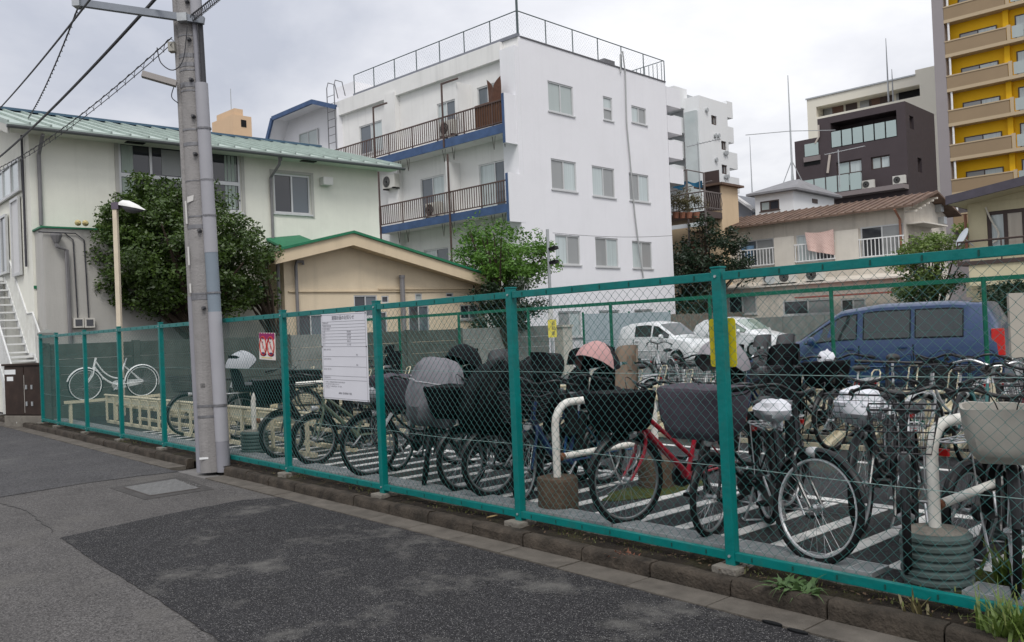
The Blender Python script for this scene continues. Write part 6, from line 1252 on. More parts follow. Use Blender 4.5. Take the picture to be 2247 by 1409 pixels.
# ---- leaf litter and moss tufts on the strip by the kerb
rngl = random.Random(77); m = MB(); m2 = MB()
for i in range(1500):
    X = rngl.uniform(-20, 0.8); Y = 4.33 + 0.27 * rngl.random() ** 0.8; s_ = rngl.uniform(0.006, 0.02); a = rngl.uniform(0, 6.28); z = 0.1 + 0.03 * (Y - 4.315) / 0.305 + rngl.uniform(-0.004, 0.006); c_, d_ = math.cos(a) * s_, math.sin(a) * s_
    m.quad((X - c_, Y - d_, z), (X + d_ * 0.5, Y - c_ * 0.5, z + 0.004), (X + c_, Y + d_, z + rngl.uniform(0, 0.008)), (X - d_ * 0.5, Y + c_ * 0.5, z + 0.003))
tag(m.build('leaf_litter', pm('litter', (0.075, 0.05, 0.03), 0.9, var=0.6, vscale=3), recalc=False), kind='stuff')
for i in range(900):
    cx_ = rngl.choice((-14.2, -9.0, -7.4, -5.9, -4.6, -3.9, -2.9, -2.2, -1.5, -0.9)); X = cx_ + rngl.gauss(0, 0.22); Y = 4.37 + 0.2 * rngl.random(); h_ = rngl.uniform(0.008, 0.028); a = rngl.uniform(0, 6.28); z = 0.095 + 0.03 * (Y - 4.315) / 0.305
    m2.add([(X - 0.004 * math.cos(a), Y - 0.004 * math.sin(a), z), (X + 0.004 * math.cos(a), Y + 0.004 * math.sin(a), z), (X + rngl.gauss(0, 0.008), Y + rngl.gauss(0, 0.008), z + h_)], [(0, 1, 2)])
tag(m2.build('moss_tufts', leafmat('moss_tuft', (0.05, 0.06, 0.012), (0.11, 0.12, 0.03)), recalc=False), kind='stuff')
# ---- weeds along the kerb
def weed(name, label, px, py, n, L, mat, spread=0.5, seed=0, blade=0.02, z=0.1, droop=0.35, seg=4, lobes=False, seeds=False):
    c = ground(px, py, z); o = thing(name, label, 'plant', (c.x, c.y, z - 0.02)); rng = random.Random(seed); m = MB(); sd_ = MB()
    for i in range(n):
        a = rng.uniform(0, 2 * math.pi); l = L * rng.uniform(0.5, 1.1); out = spread * rng.uniform(0.3, 1.0); st = Vector((rng.gauss(0, 0.06), rng.gauss(0, 0.04), 0)); prev = None; dr = droop * rng.uniform(0.5, 1.6)
        wv_ = Vector((-math.sin(a), math.cos(a), 0)); ps_ = []
        for k in range(seg + 1):
            t = k / seg; p = st + Vector((math.cos(a), math.sin(a), 0)) * (out * l * t) + Vector((0, 0, l * (t - dr * t * t))); w = blade * (1 - t * 0.9) * (0.4 + 1.2 * math.sin(math.pi * min(1, t + 0.15)))
            if lobes: w *= 0.5 + 0.9 * (k % 2)
            ps_.append((p, w))
        for (p, w), (q, w2_) in zip(ps_, ps_[1:]): m.quad(p - wv_ * w, p + wv_ * w, q + wv_ * w2_, q - wv_ * w2_)
        if seeds and i % 3 == 0: q = ps_[-1][0]; sd_.lathe([(0.001, -0.016), (0.0035, -0.008), (0.003, 0.005), (0.001, 0.015)], 5, tuple(q))
    m.build('leaves', mat, o, recalc=False)
    if seeds: sd_.build('seed_heads', pm('seed_head', (0.16, 0.19, 0.06), 0.8), o)
    return o
L_WEED = leafmat('dandelion_leaf', (0.05, 0.10, 0.03), (0.10, 0.17, 0.06)); L_GRASS = leafmat('grass_blade', (0.06, 0.11, 0.018), (0.17, 0.24, 0.05)); L_STRAW = leafmat('dry_grass', (0.13, 0.11, 0.05), (0.22, 0.19, 0.09))
weed('dandelion', 'low rosette of toothed green leaves on the kerb strip', 1747, 1290, 75, 0.17, L_WEED, 1.3, 3, 0.014, 0.1, 0.75, 6, True)
weed('grass_tuft', 'tall green grass tuft at the lower right corner', 2225, 1395, 150, 0.32, L_GRASS, 0.75, 4, 0.008, 0.1, 0.4, seeds=True)
weed('grass_tuft', 'leafy green weeds rising inside the fence at the right edge', 2235, 1285, 80, 0.34, L_GRASS, 0.6, 5, 0.015, 0.13, 0.35, seeds=True)
weed('dry_weed', 'thin dry weed stalks on the strip beside the grass tuft', 2020, 1340, 16, 0.2, L_STRAW, 0.8, 6, 0.006, 0.1, 0.4, seeds=True)
weed('dry_weed', 'small reddish dry weed clump on the kerb strip', 1368, 1213, 45, 0.06, leafmat('red_weed', (0.16, 0.05, 0.03), (0.26, 0.10, 0.05)), 1.4, 7, 0.005, 0.1, 0.5)
weed('grass_tuft', 'green tuft under the pipe guard near the lower right drum', 1845, 1245, 30, 0.08, L_GRASS, 1.2, 12, 0.006, 0.13, 0.5)
weed('leafy_weed', 'bushy green weed growing among the racks near the pole', 512, 880, 130, 0.42, L_GRASS, 0.55, 13, 0.02, 0.13, 0.35)
weed('leafy_weed', 'brownish green weed in front of the white bicycle rear wheel', 312, 858, 70, 0.45, leafmat('olive_leaf', (0.05, 0.07, 0.03), (0.10, 0.12, 0.05)), 0.55, 14, 0.02, 0.5, 0.35)
for k, (px_, py_) in enumerate(((1558, 1226), (1080, 1140), (2095, 1335), (905, 1082))):
    c = ground(px_, py_, 0.11); o = thing('fallen_leaf', ['orange brown fallen leaf beside the nearest post footing', 'small fallen leaf on the strip left of the post before the guard', 'yellow fallen leaf on the strip under the ribbed drum', 'small pale fallen leaf on the kerb strip mid way along'][k], 'leaf', (c.x, c.y, 0.115), k * 1.1, 'fallen leaves on the kerb strip')
    MB().grid(lambda u, v: ((u - 0.5) * 0.09, (v - 0.5) * 0.05 * math.sin(math.pi * min(0.98, max(0.04, u))), 0.006 + 0.02 * abs(v - 0.5) + 0.012 * u), 6, 4).build('blade', pm('dead_leaf%d' % k, [(0.22, 0.10, 0.035), (0.2, 0.15, 0.07), (0.3, 0.28, 0.05), (0.25, 0.22, 0.16)][k], 0.8), o, recalc=False)
# ================================================================== cars
def make_car(label, loc, rz, st, paint, glass, wheels, Rw, W, name='parked_car', side_panes=(), front_light=None, tail=None, wsh=None, rear_glass=None, extras=None):
    """st: stations (f, z_bottom, z_belt, z_roof, w_belt, w_roof); f metres back from the nose, local +x is forward"""
    L = st[-1][0]; o = thing(name, label, 'car', loc, rz)
    def lerp_st(f):
        for a, b in zip(st, st[1:]):
            if a[0] <= f <= b[0]: t = (f - a[0]) / (b[0] - a[0]); return [x + (y - x) * t for x, y in zip(a, b)]
        return st[-1]
    def ring(s):
        f, zb, zbl, zr, wb, wr = s; X = L / 2 - f; zm = zb + (zbl - zb) * 0.55
        half = [(0, zb), (wb * 0.9, zb), (wb * 0.985, zb + 0.08), (wb * 1.0, zm), (wb * 0.975, zbl - 0.05), (wb * 0.955, zbl), (wr * 1.0, zr - 0.05), (wr * 0.9, zr), (wr * 0.5, zr + 0.025), (0, zr + 0.032)]
        return [(X, y, z) for y, z in half] + [(X, -y, z) for y, z in half[-2:0:-1]]
    fs = sorted({s[0] for s in st} | {s[0] + (t[0] - s[0]) * k / 3 for s, t in zip(st, st[1:]) for k in (1, 2)})
    MB().loft([ring(lerp_st(f)) for f in fs]).build('body', paint, o, smooth=True)
    def side(f, v, s, off=0.006):
        q = lerp_st(f); zbl, zr, wb, wr = q[2], q[3], q[4], q[5]; z = zbl + (zr - 0.05 - zbl) * v; y = wb * 0.955 + (wr - wb * 0.955) * v
        return (L / 2 - f, s * (y + off), z + off * 0.3)
    for s in (-1, 1):
        for f0_, f1_, v0, v1 in side_panes:
            m = MB(); m.grid(lambda u, v: side(f0_ + (f1_ - f0_) * u, v0 + (v1 - v0) * v, s), 8, 3); m.build('side_window', glass, o, recalc=False, smooth=True)
        m = MB(); q = lerp_st(side_panes[0][0]); X = L / 2 - side_panes[0][0] - 0.25
        m.lathe([(0.02, 0.0), (0.085, 0.03), (0.09, 0.09), (0.05, 0.13)], 10, (X, s * (q[4] + 0.08), q[2] + 0.06), 'x'); m.build('mirror', paint, o, smooth=True)
        for f0_, f1_, v0, v1 in side_panes:
            m = MB(); pa = [side(f0_ + (f1_ - f0_) * t, v0, s, 0.009) for t in (0, 0.25, 0.5, 0.75, 1)] + [side(f1_, v0 + (v1 - v0) * t, s, 0.009) for t in (0.5, 1)] + [side(f1_ + (f0_ - f1_) * t, v1, s, 0.009) for t in (0.25, 0.5, 0.75, 1)] + [side(f0_, v0 + (v1 - v0) * 0.5, s, 0.009)]
            m.tube(pa, 0.011, 5, closed=True); m.build('window_trim', BLACKP, o)
        fa, fb = side_panes[0][0], side_panes[-1][1]; m = MB(); m.tube([(L / 2 - (fa + (fb - fa) * t), s * (lerp_st(fa + (fb - fa) * t)[4] + 0.004), lerp_st(fa + (fb - fa) * t)[1] + 0.36) for t in (0, 0.2, 0.4, 0.6, 0.8, 1)], 0.016, 5); m.build('side_moulding', paint, o)
        for k, f in enumerate([a[1] for a in side_panes[:2]]):
            m = MB(); m.box(L / 2 - f + 0.05, L / 2 - f + 0.2, s * (lerp_st(f)[4] * 0.985), s * (lerp_st(f)[4] * 0.985 + 0.03), lerp_st(f)[2] - 0.13, lerp_st(f)[2] - 0.10); m.build('door_handle', paint, o)
            m = MB(); X = L / 2 - f - 0.05; q = lerp_st(f); m.box(X - 0.006, X + 0.006, s * (q[4] * 0.96), s * (q[4] * 1.0 + 0.003), q[1] + 0.1, q[2] - 0.06); m.build('door_gap', BLACKP, o)
    def topface(f0_, f1_, frac, name_, mat, off=0.008):
        a, b = lerp_st(f0_), lerp_st(f1_); m = MB()
        m.grid(lambda u, v: (L / 2 - (f0_ + (f1_ - f0_) * u) + off, (2 * v - 1) * (a[5] + (b[5] - a[5]) * u) * frac, a[3] + (b[3] - a[3]) * u + 0.03 * (1 - (2 * v - 1) ** 2) * 0.9 + off), 4, 8); m.build(name_, mat, o, recalc=False, smooth=True)
    if wsh: topface(wsh[0], wsh[1], 0.88, 'windscreen', glass)
    if rear_glass: topface(rear_glass[0], rear_glass[1], 0.85, 'rear_window', glass, -0.0 if False else 0.01)
    for f in wheels:
        for s in (-1, 1):
            X = L / 2 - f; y = s * (W - 0.085)
            m = MB(); m.lathe([(Rw * 0.62, -0.09), (Rw * 0.95, -0.09), (Rw, -0.06), (Rw, 0.06), (Rw * 0.95, 0.09), (Rw * 0.62, 0.09)], 26, (X, y, Rw), 'y'); w = m.build('wheel', RUBBER, o, smooth=True)
            m = MB(); m.lathe([(0.02, 0.085 * s), (Rw * 0.3, 0.08 * s), (Rw * 0.5, 0.055 * s), (Rw * 0.63, 0.092 * s)], 26, (X, y, Rw), 'y'); m.build('rim', pm('wheel_silver', (0.42, 0.43, 0.44), 0.35, metal=0.6), w, smooth=True)
            for k in range(8):
                t = k * math.pi / 4; m = MB(); m.lathe([(0.03, 0.083 * s), (0.03, 0.09 * s)], 8, (X + Rw * 0.4 * math.cos(t), y, Rw + Rw * 0.4 * math.sin(t)), 'y'); m.build('rim_hole', BLACKP, w)
            m = MB(); m.lathe([(Rw * 1.14, -0.02), (Rw * 1.14, 0.006), (0.02, 0.006)], 24, (X, s * lerp_st(f)[4] * 0.995, Rw * 1.03), 'y', caps=False); m.build('wheel_arch', BLACKP, o)
    if front_light:
        for s in (-1, 1):
            m = MB(); a = front_light; q0 = lerp_st(a[0]); m.lathe([(0.03, -0.1), (0.11, -0.04), (0.12, 0.06), (0.05, 0.12)], 12, (L / 2 - a[0], s * q0[4] * 0.8, a[2]), 'x'); m.build('headlight', pm('headlight_lens', (0.6, 0.62, 0.64), 0.15, spec=0.8), o, smooth=True)
    if tail:
        for s in (-1, 1):
            m = MB(); q0 = lerp_st(L - 0.06); m.box(-L / 2 - 0.03, -L / 2 + 0.16, s * (q0[4] * 0.93), s * (q0[4] * 0.93 + 0.05), tail[0], tail[1]); m.build('tail_light', pm('tail_red', (0.52, 0.015, 0.012), 0.25, spec=0.7), o, bevel=0.015)
    MB().box(L / 2 - 0.04, L / 2 + 0.015, -0.45, 0.45, 0.28, 0.42).build('front_grille', BLACKP, o); MB().box(L / 2 + 0.001, L / 2 + 0.02, -0.17, 0.17, 0.43, 0.58).build('number_plate', extras or pm('plate_white', (0.6, 0.6, 0.57), 0.5), o)
    MB().box(-L / 2 - 0.02, -L / 2 + 0.05, -0.17, 0.17, 0.62, 0.78).build('number_plate', pm('plate_white', (0.6, 0.6, 0.57), 0.5), o)
    return o
G_CAR = glassmat('car_glass', (0.016, 0.021, 0.023), 0.03); G_CARG = glassmat('car_glass_green', (0.22, 0.28, 0.24), 0.05); G_CARD = glassmat('car_glass_privacy', (0.02, 0.024, 0.026), 0.04)
BLUEC = pm('van_blue_paint', (0.006, 0.030, 0.10), 0.3, metal=0.1, coat=0.5, spec=0.5); WHC = pm('car_white_paint', (0.66, 0.68, 0.69), 0.3, coat=0.6)
# blue minivan: rear right corner placed where the photograph shows it
van_st = [(a * 1.06, *b) for a, *b in [(0, 0.36, 0.60, 0.64, 0.58, 0.45), (0.1, 0.26, 0.72, 0.77, 0.74, 0.6), (0.5, 0.2, 0.86, 0.92, 0.82, 0.66), (1.0, 0.19, 0.95, 1.02, 0.84, 0.68), (1.75, 0.19, 0.98, 1.55, 0.845, 0.66), (2.4, 0.19, 0.99, 1.63, 0.845, 0.68), (3.5, 0.19, 1.0, 1.63, 0.84, 0.67), (3.95, 0.22, 1.0, 1.58, 0.82, 0.64), (4.12, 0.3, 0.98, 1.22, 0.79, 0.66), (4.2, 0.36, 0.72, 0.76, 0.74, 0.62)]]
rear = at_depth(2178, 800, 14.3); va = R(180 + 10.0); fwd_v = Vector((math.cos(va), math.sin(va), 0)); ctr = rear + fwd_v * 2.12 + Vector((0.0, 0.55, 0))
make_car('blue minivan parked behind the far green fence', (ctr.x, ctr.y, CPZ(ctr.x, ctr.y)), va, van_st, BLUEC, G_CAR, (0.82, 3.42), 0.31, 0.83, 'minivan', side_panes=((1.22, 2.16, 0.1, 0.9), (2.28, 3.06, 0.08, 0.9), (3.14, 3.88, 0.08, 0.9)), front_light=(0.2, 0, 0.66), tail=(0.72, 1.16), wsh=(1.06, 1.7), rear_glass=(3.97, 4.1))
kei = [(0, 0.3, 0.62, 0.68, 0.6, 0.48), (0.12, 0.22, 0.80, 0.86, 0.68, 0.56), (0.75, 0.18, 0.93, 0.99, 0.735, 0.6), (1.45, 0.18, 0.97, 1.44, 0.74, 0.58), (1.9, 0.18, 0.98, 1.5, 0.74, 0.6), (2.8, 0.18, 1.0, 1.46, 0.735, 0.58), (3.25, 0.25, 1.03, 1.36, 0.70, 0.54), (3.4, 0.32, 0.86, 0.92, 0.66, 0.5)]
c = at_depth(1462, 790, 29.5); make_car('white compact car parked side on beside the hoarding', (c.x, c.y, CPZ(c.x, c.y)), R(-4), kei, WHC, G_CARD, (0.6, 2.8), 0.28, 0.73, 'compact_car', side_panes=((0.95, 1.62, 0.12, 0.88), (1.72, 2.45, 0.1, 0.88)), front_light=(0.2, 0, 0.72), wsh=(0.8, 1.4), extras=pm('plate_amber', (0.65, 0.35, 0.03), 0.5))
hat = [(0, 0.3, 0.6, 0.66, 0.6, 0.5), (0.12, 0.22, 0.76, 0.82, 0.74, 0.6), (0.95, 0.18, 0.93, 0.99, 0.81, 0.66), (1.75, 0.18, 0.97, 1.46, 0.82, 0.62), (2.3, 0.18, 0.98, 1.54, 0.82, 0.63), (3.3, 0.18, 1.0, 1.48, 0.81, 0.6), (3.75, 0.25, 1.02, 1.3, 0.77, 0.56), (3.9, 0.32, 0.86, 0.92, 0.7, 0.5)]
c = at_depth(1628, 775, 33.5); make_car('white hatchback parked behind the yellow plate', (c.x, c.y, CPZ(c.x, c.y)), R(-6), hat, WHC, G_CARG, (0.75, 3.2), 0.3, 0.8, 'hatchback', side_panes=((1.15, 1.95, 0.12, 0.88), (2.05, 2.9, 0.1, 0.88)), front_light=(0.2, 0, 0.68), wsh=(1.02, 1.7))
# ================================================================== bicycles
CH = pm('bike_chrome', (0.50, 0.51, 0.52), 0.42, metal=0.75); SP = pm('spoke_steel', (0.34, 0.35, 0.36), 0.35, metal=0.7); RIMM = pm('rim_alloy', (0.20, 0.205, 0.21), 0.4, metal=0.6); RIMB = pm('rim_bright', (0.50, 0.51, 0.52), 0.35, metal=0.6); DKM = pm('dark_bike_metal', (0.012, 0.0125, 0.014), 0.4, var=0.1)
PAINT = {'black': (0.005, 0.0055, 0.007), 'navy': (0.012, 0.03, 0.09), 'blue': (0.02, 0.08, 0.22), 'red': (0.30, 0.015, 0.03), 'olive': (0.10, 0.125, 0.085), 'silver': (0.42, 0.43, 0.44), 'white': (0.66, 0.68, 0.67), 'grey': (0.16, 0.16, 0.165), 'brown': (0.11, 0.06, 0.04), 'cream': (0.5, 0.45, 0.33), 'teal': (0.03, 0.13, 0.13)}
def bp(c): return pm('bike_paint_' + c, PAINT[c], 0.3, coat=0.4)
BC = {}
def cached(key, fn):
    if key not in BC: BC[key] = fn()
    return BC[key]
def torus(m, R_, r, n=36, k=8, sx=1.0):
    m.add([((R_ + r * math.cos(b)) * math.cos(a), r * sx * math.sin(b), (R_ + r * math.cos(b)) * math.sin(a)) for a in [2 * math.pi * i / n for i in range(n)] for b in [2 * math.pi * j / k for j in range(k)]],
          [(i * k + j, i * k + (j + 1) % k, ((i + 1) % n) * k + (j + 1) % k, ((i + 1) % n) * k + j) for i in range(n) for j in range(k)]); return m
def spokes(Rr):
    m = MB(); n = 30
    for i in range(n):
        a = 2 * math.pi * i / n; b = a + (0.62 if i % 4 < 2 else -0.62); y = 0.026 if i % 2 else -0.026
        m.tube([(0.022 * math.cos(b), y, 0.022 * math.sin(b)), (Rr * math.cos(a), 0, Rr * math.sin(a))], 0.0014, 3, caps=False)
    m.lathe([(0.012, -0.045), (0.024, -0.028), (0.016, -0.02), (0.016, 0.02), (0.024, 0.028), (0.012, 0.045)], 10, (0, 0, 0), 'y'); return m
def wheel_set(Rw, r, rimcol='rim'):
    return (cached(('tyre', Rw, r), lambda: torus(MB(), Rw - r, r).mesh('wheel', RUBBER, True)), cached(('rim', Rw, r, rimcol), lambda: torus(MB(), Rw - 2 * r - 0.006, 0.011, 36, 6, 1.05).mesh('rim', RIMM if rimcol == 'rim' else RIMB if rimcol == 'bright' else bp(rimcol), True)), cached(('spk', Rw, r), lambda: spokes(Rw - 2 * r - 0.012).mesh('spokes', SP)))
def strip_arc(R_, a0, a1, w, n=16):
    m = MB(); rows = []
    for i in range(n + 1):
        a = R(a0 + (a1 - a0) * i / n); e = min(1, 0.55 + 2.5 * min(i, n - i) / n)
        rows.append([((R_ + dr) * math.cos(a), y * w * e, (R_ + dr) * math.sin(a)) for y, dr in ((-0.5, -0.016), (-0.3, 0.0), (0, 0.006), (0.3, 0.0), (0.5, -0.016), (0.3, -0.004), (0, 0.002), (-0.3, -0.004))])
    m.loft(rows); return m
def dome(m, c, rad, u0, u1, vmax=90, nu=8, nv=8, thick=True):
    def f(u, v):
        a, b = R(u0 + (u1 - u0) * u), R(-vmax + 2 * vmax * v); return (c[0] + rad[0] * math.cos(a) * math.cos(b), c[1] + rad[1] * math.sin(b), c[2] + rad[2] * math.sin(a) * math.cos(b))
    m.grid(f, nu, nv); return m
def crumple(m, c, rad, amp=0.2, sc=9.0, n=10, k=14, seed=0, flat_bottom=False):
    rings = []
    for i in range(n + 1):
        th = math.pi * (0.04 + 0.92 * i / n); ring = []
        for j in range(k):
            ph = 2 * math.pi * j / k; d = Vector((math.sin(th) * math.cos(ph), math.sin(th) * math.sin(ph), math.cos(th))); q = 1 + amp * noise.noise(d * (sc * 0.33) + Vector((seed, 0, 0))) + amp * 0.6 * abs(noise.noise(d * sc * 0.8 + Vector((0, seed, 0))))
            z = d.z * rad[2] * q
            if flat_bottom: z = max(z, -rad[2] * 0.55)
            ring.append((c[0] + d.x * rad[0] * q, c[1] + d.y * rad[1] * q, c[2] + z))
        rings.append(ring)
    m.loft(rings); return m
HT, HB = Vector((0.345, 0, 0.86)), Vector((0.395, 0, 0.66))
def steer_m(deg): return Matrix.Translation(HB) @ Matrix.Rotation(R(deg), 4, (HT - HB).normalized()) @ Matrix.Translation(-HB)
def frame_mesh(kind, rear_x, z0):
    m = MB(); t = lambda pts, r, n=8: m.tube(smoothpath(pts, 4) if len(pts) > 2 else pts, r, n)
    t([HT, HB], 0.021)
    if kind == 'diamond': t([(0.35, 0, 0.83), (-0.20, 0, 0.74)], 0.016); t([(0.39, 0, 0.69), (-0.05, 0, 0.29)], 0.019); t([(-0.05, 0, 0.29), (-0.22, 0, 0.80)], 0.016)
    elif kind == 'ebike': t([(0.385, 0, 0.70), (0.22, 0, 0.45), (0.08, 0, 0.33), (-0.05, 0, 0.29)], 0.032, 10); t([(-0.05, 0, 0.29), (-0.2, 0, 0.72)], 0.02)
    elif kind == 'straight': t([(0.39, 0, 0.70), (-0.05, 0, 0.30)], 0.026, 10); t([(0.36, 0, 0.79), (-0.12, 0, 0.42)], 0.018); t([(-0.05, 0, 0.29), (-0.2, 0, 0.72)], 0.018)
    else: t([(0.39, 0, 0.69), (0.24, 0, 0.47), (0.08, 0, 0.34), (-0.05, 0, 0.29)], 0.019); t([(0.36, 0, 0.80), (0.22, 0, 0.58), (0.05, 0, 0.45), (-0.12, 0, 0.42)], 0.015); t([(-0.05, 0, 0.29), (-0.2, 0, 0.72)], 0.017)
    for s in (-1, 1):
        m.tube([(-0.05, s * 0.03, 0.29), (rear_x, s * 0.06, z0)], 0.010, 6); m.tube([(-0.185, s * 0.02, 0.67), (rear_x, s * 0.06, z0)], 0.008, 6)
    m.lathe([(0.03, -0.04), (0.03, 0.04)], 10, (-0.05, 0, 0.29), 'y'); return m
def fork_mesh(fx, z0):
    m = MB()
    for s in (-1, 1): m.tube(smoothpath([(0.395, s * 0.02, 0.665), (0.405, s * 0.052, 0.62), (0.44, s * 0.055, 0.5), (fx, s * 0.055, z0)], 4), [0.014] * 9 + [0.012, 0.011, 0.010, 0.009], 7)
    return m
def handle_mesh(kind):
    m = MB(); g = []; l = []
    if kind == 'flat':
        m.tube([HT, (0.32, 0, 0.98), (0.39, 0, 1.0)], 0.016, 8); bar = [(0.39, -0.3, 1.01), (0.39, 0.3, 1.01)]; ends = [((0.385, s * 0.2, 1.01), (0.375, s * 0.31, 1.01)) for s in (-1, 1)]
    else:
        m.tube([HT, (0.325, 0, 0.95), (0.35, 0, 1.0)], 0.015, 8); bar = smoothpath([(0.06, -0.29, 0.985), (0.2, -0.27, 1.01), (0.32, -0.17, 1.045), (0.345, -0.04, 1.01), (0.345, 0.04, 1.01), (0.32, 0.17, 1.045), (0.2, 0.27, 1.01), (0.06, 0.29, 0.985)], 4); ends = [((0.17, s * 0.276, 1.006), (0.055, s * 0.29, 0.984)) for s in (-1, 1)]
    m.tube(bar, 0.0115, 8)
    for a, b in ends:
        g.append(MB().tube([a, b], 0.017, 8)); A, B = Vector(a), Vector(b); d = (A - B).normalized(); l.append(MB().tube([A + d * 0.05 + Vector((0, 0, -0.012)), A + Vector((0.0, 0, -0.035)) + d * 0.01, B + Vector((0, 0, -0.04))], 0.006, 5))
    return m, g, l
def saddle_mesh(sport=False):
    rings = []; w = 0.7 if sport else 1.0
    for x, hw, zt, zb in ((-0.135, 0.05, 0.02, -0.02), (-0.12, 0.095, 0.04, -0.035), (-0.06, 0.10, 0.045, -0.04), (0.0, 0.065, 0.032, -0.03), (0.07, 0.036, 0.028, -0.02), (0.13, 0.028, 0.024, -0.012), (0.15, 0.015, 0.012, -0.004)):
        rings.append([(x, hw * w * math.cos(a), (zt if math.sin(a) > 0 else -zb) * math.sin(a)) for a in [2 * math.pi * j / 12 for j in range(12)]])
    return MB().loft(rings)
def basket_wire():
    m = MB(); top, bot = (0.42, 0.76, 0.18, 0.955), (0.46, 0.70, 0.135, 0.71)
    def rect(f):
        q = [t + (b - t) * f for t, b in zip(top, bot)]; x0, x1, y, z = q; return [(x0, -y, z), (x1, -y, z), (x1, y, z), (x0, y, z)]
    for f, r in ((0, 0.006), (0.16, 0.0022), (0.33, 0.0022), (0.5, 0.003), (0.66, 0.0022), (0.83, 0.0022), (1, 0.004)): m.tube(rect(f), r, 4, closed=True)
    a, b = rect(0), rect(1)
    for i in range(4):
        n = 9
        for k in range(n):
            t = k / n; p = Vector(a[i]).lerp(Vector(a[(i + 1) % 4]), t); q = Vector(b[i]).lerp(Vector(b[(i + 1) % 4]), t); m.tube([p, q], 0.0019, 3, caps=False)
    for k in range(1, 6):
        t = k / 6; m.tube([Vector(b[0]).lerp(Vector(b[1]), t), Vector(b[3]).lerp(Vector(b[2]), t)], 0.0019, 3, caps=False); m.tube([Vector(b[0]).lerp(Vector(b[3]), t), Vector(b[1]).lerp(Vector(b[2]), t)], 0.0019, 3, caps=False)
    return m
def rrect(cx, hx, hy, z, rnd=0.35, n=20):
    out = []
    for j in range(n):
        a = 2 * math.pi * j / n; c_, s_ = math.cos(a), math.sin(a); e = 2 / (2 + 5 * (1 - rnd)); out.append((cx + hx * math.copysign(abs(c_) ** e, c_), hy * math.copysign(abs(s_) ** e, s_), z))
    return out
def basket_solid(lid=True, sag=0.0, seed=0, h=0.98, wide=1.0):
    pr = [(0.70, 0.115 * wide, 0.13 * wide, 0), (0.75, 0.15 * wide, 0.165 * wide, 0), (0.86, 0.17 * wide, 0.19 * wide, 0), (h - 0.02, 0.185 * wide, 0.205 * wide, 0)]
    if lid: pr += [(h, 0.178 * wide, 0.198 * wide, 0), (h + 0.018 - sag, 0.11, 0.13, -0.01), (h + 0.022 - sag * 1.5, 0.02, 0.03, -0.01)]
    else: pr += [(h - 0.022, 0.172 * wide, 0.192 * wide, 0), (0.76, 0.14 * wide, 0.155 * wide, 0)]
    return MB().loft(cloth_loft(pr, 0.58, seed, 36, 3, 0.022 if lid else 0.008, 0.3))
def cloth_loft(prof, X0, seed, nseg=40, sub_=3, amp=0.03, rnd=0.55):
    """slack cloth over a frame: rounded rectangles with folds that run down the sides"""
    P_ = []
    for a, b in zip(prof, prof[1:]):
        for k in range(sub_): P_.append([x + (y - x) * k / sub_ for x, y in zip(a, b)])
    P_.append(list(prof[-1])); rings = []
    for zz, hx_, hy_, dx_ in P_:
        ring = []
        for j, (x_, y_, z_) in enumerate(rrect(0, hx_, hy_, zz, rnd, nseg)):
            a = 2 * math.pi * j / nseg; d = Vector((x_, y_, 0)); L_ = d.length or 1
            f = amp * (abs(noise.noise(Vector((math.cos(a) * 3.2 + seed, math.sin(a) * 3.2, zz * 2.2)))) - 0.28) * 2 + amp * 0.7 * noise.noise(Vector((math.cos(a) * 7 + zz * 3, math.sin(a) * 7 + seed, zz * 7)))
            q = 1 + f / max(0.12, L_) * min(1, L_ / 0.1); ring.append((X0 + dx_ + x_ * q, y_ * q, z_ + 0.012 * noise.noise(Vector((x_ * 12, y_ * 12, seed + zz * 4)))))
        rings.append(ring)
    return rings
def seat_parts(x0, z0, s=1.0):
    """child seat: pan, wrap-round back, winged head rest on a stem, two foot wells"""
    sh = MB()
    sh.loft([rrect(x0 + 0.02, 0.14 * s, 0.12 * s, z0), rrect(x0 + 0.02, 0.16 * s, 0.14 * s, z0 + 0.05), rrect(x0 + 0.02, 0.155 * s, 0.135 * s, z0 + 0.09)])
    def back(off, za, zb, w0, w1, a0, a1, lean=0.09):
        def f(u, v):
            a = R(a0 + (a1 - a0) * u); w = (w0 + (w1 - w0) * v) * s + off; e = 1 - 0.25 * abs(2 * u - 1) ** 4 * v
            return (x0 - 0.03 + w * 0.8 * math.cos(a) - lean * (za + (zb - za) * v) / 0.5, w * math.sin(a), z0 + 0.05 + (za + (zb - za) * v * e) * s)
        return f
    for off in (0.0, 0.016): sh.grid(back(off, 0, 0.31, 0.145, 0.125, 100, 260), 12, 5)
    for off in (0.0, 0.018): sh.grid(back(off, 0.335, 0.50, 0.118, 0.105, 84, 276), 12, 4)
    sh.box(x0 - 0.20, x0 - 0.17, -0.03, 0.03, z0 + 0.3 * s, z0 + 0.45 * s)
    ft = []
    for sd in (-1, 1): ft.append(MB().box(x0 + 0.03, x0 + 0.17, sd * 0.155 * s - 0.022, sd * 0.155 * s + 0.022, z0 - 0.28, z0 + 0.05))
    return sh, ft
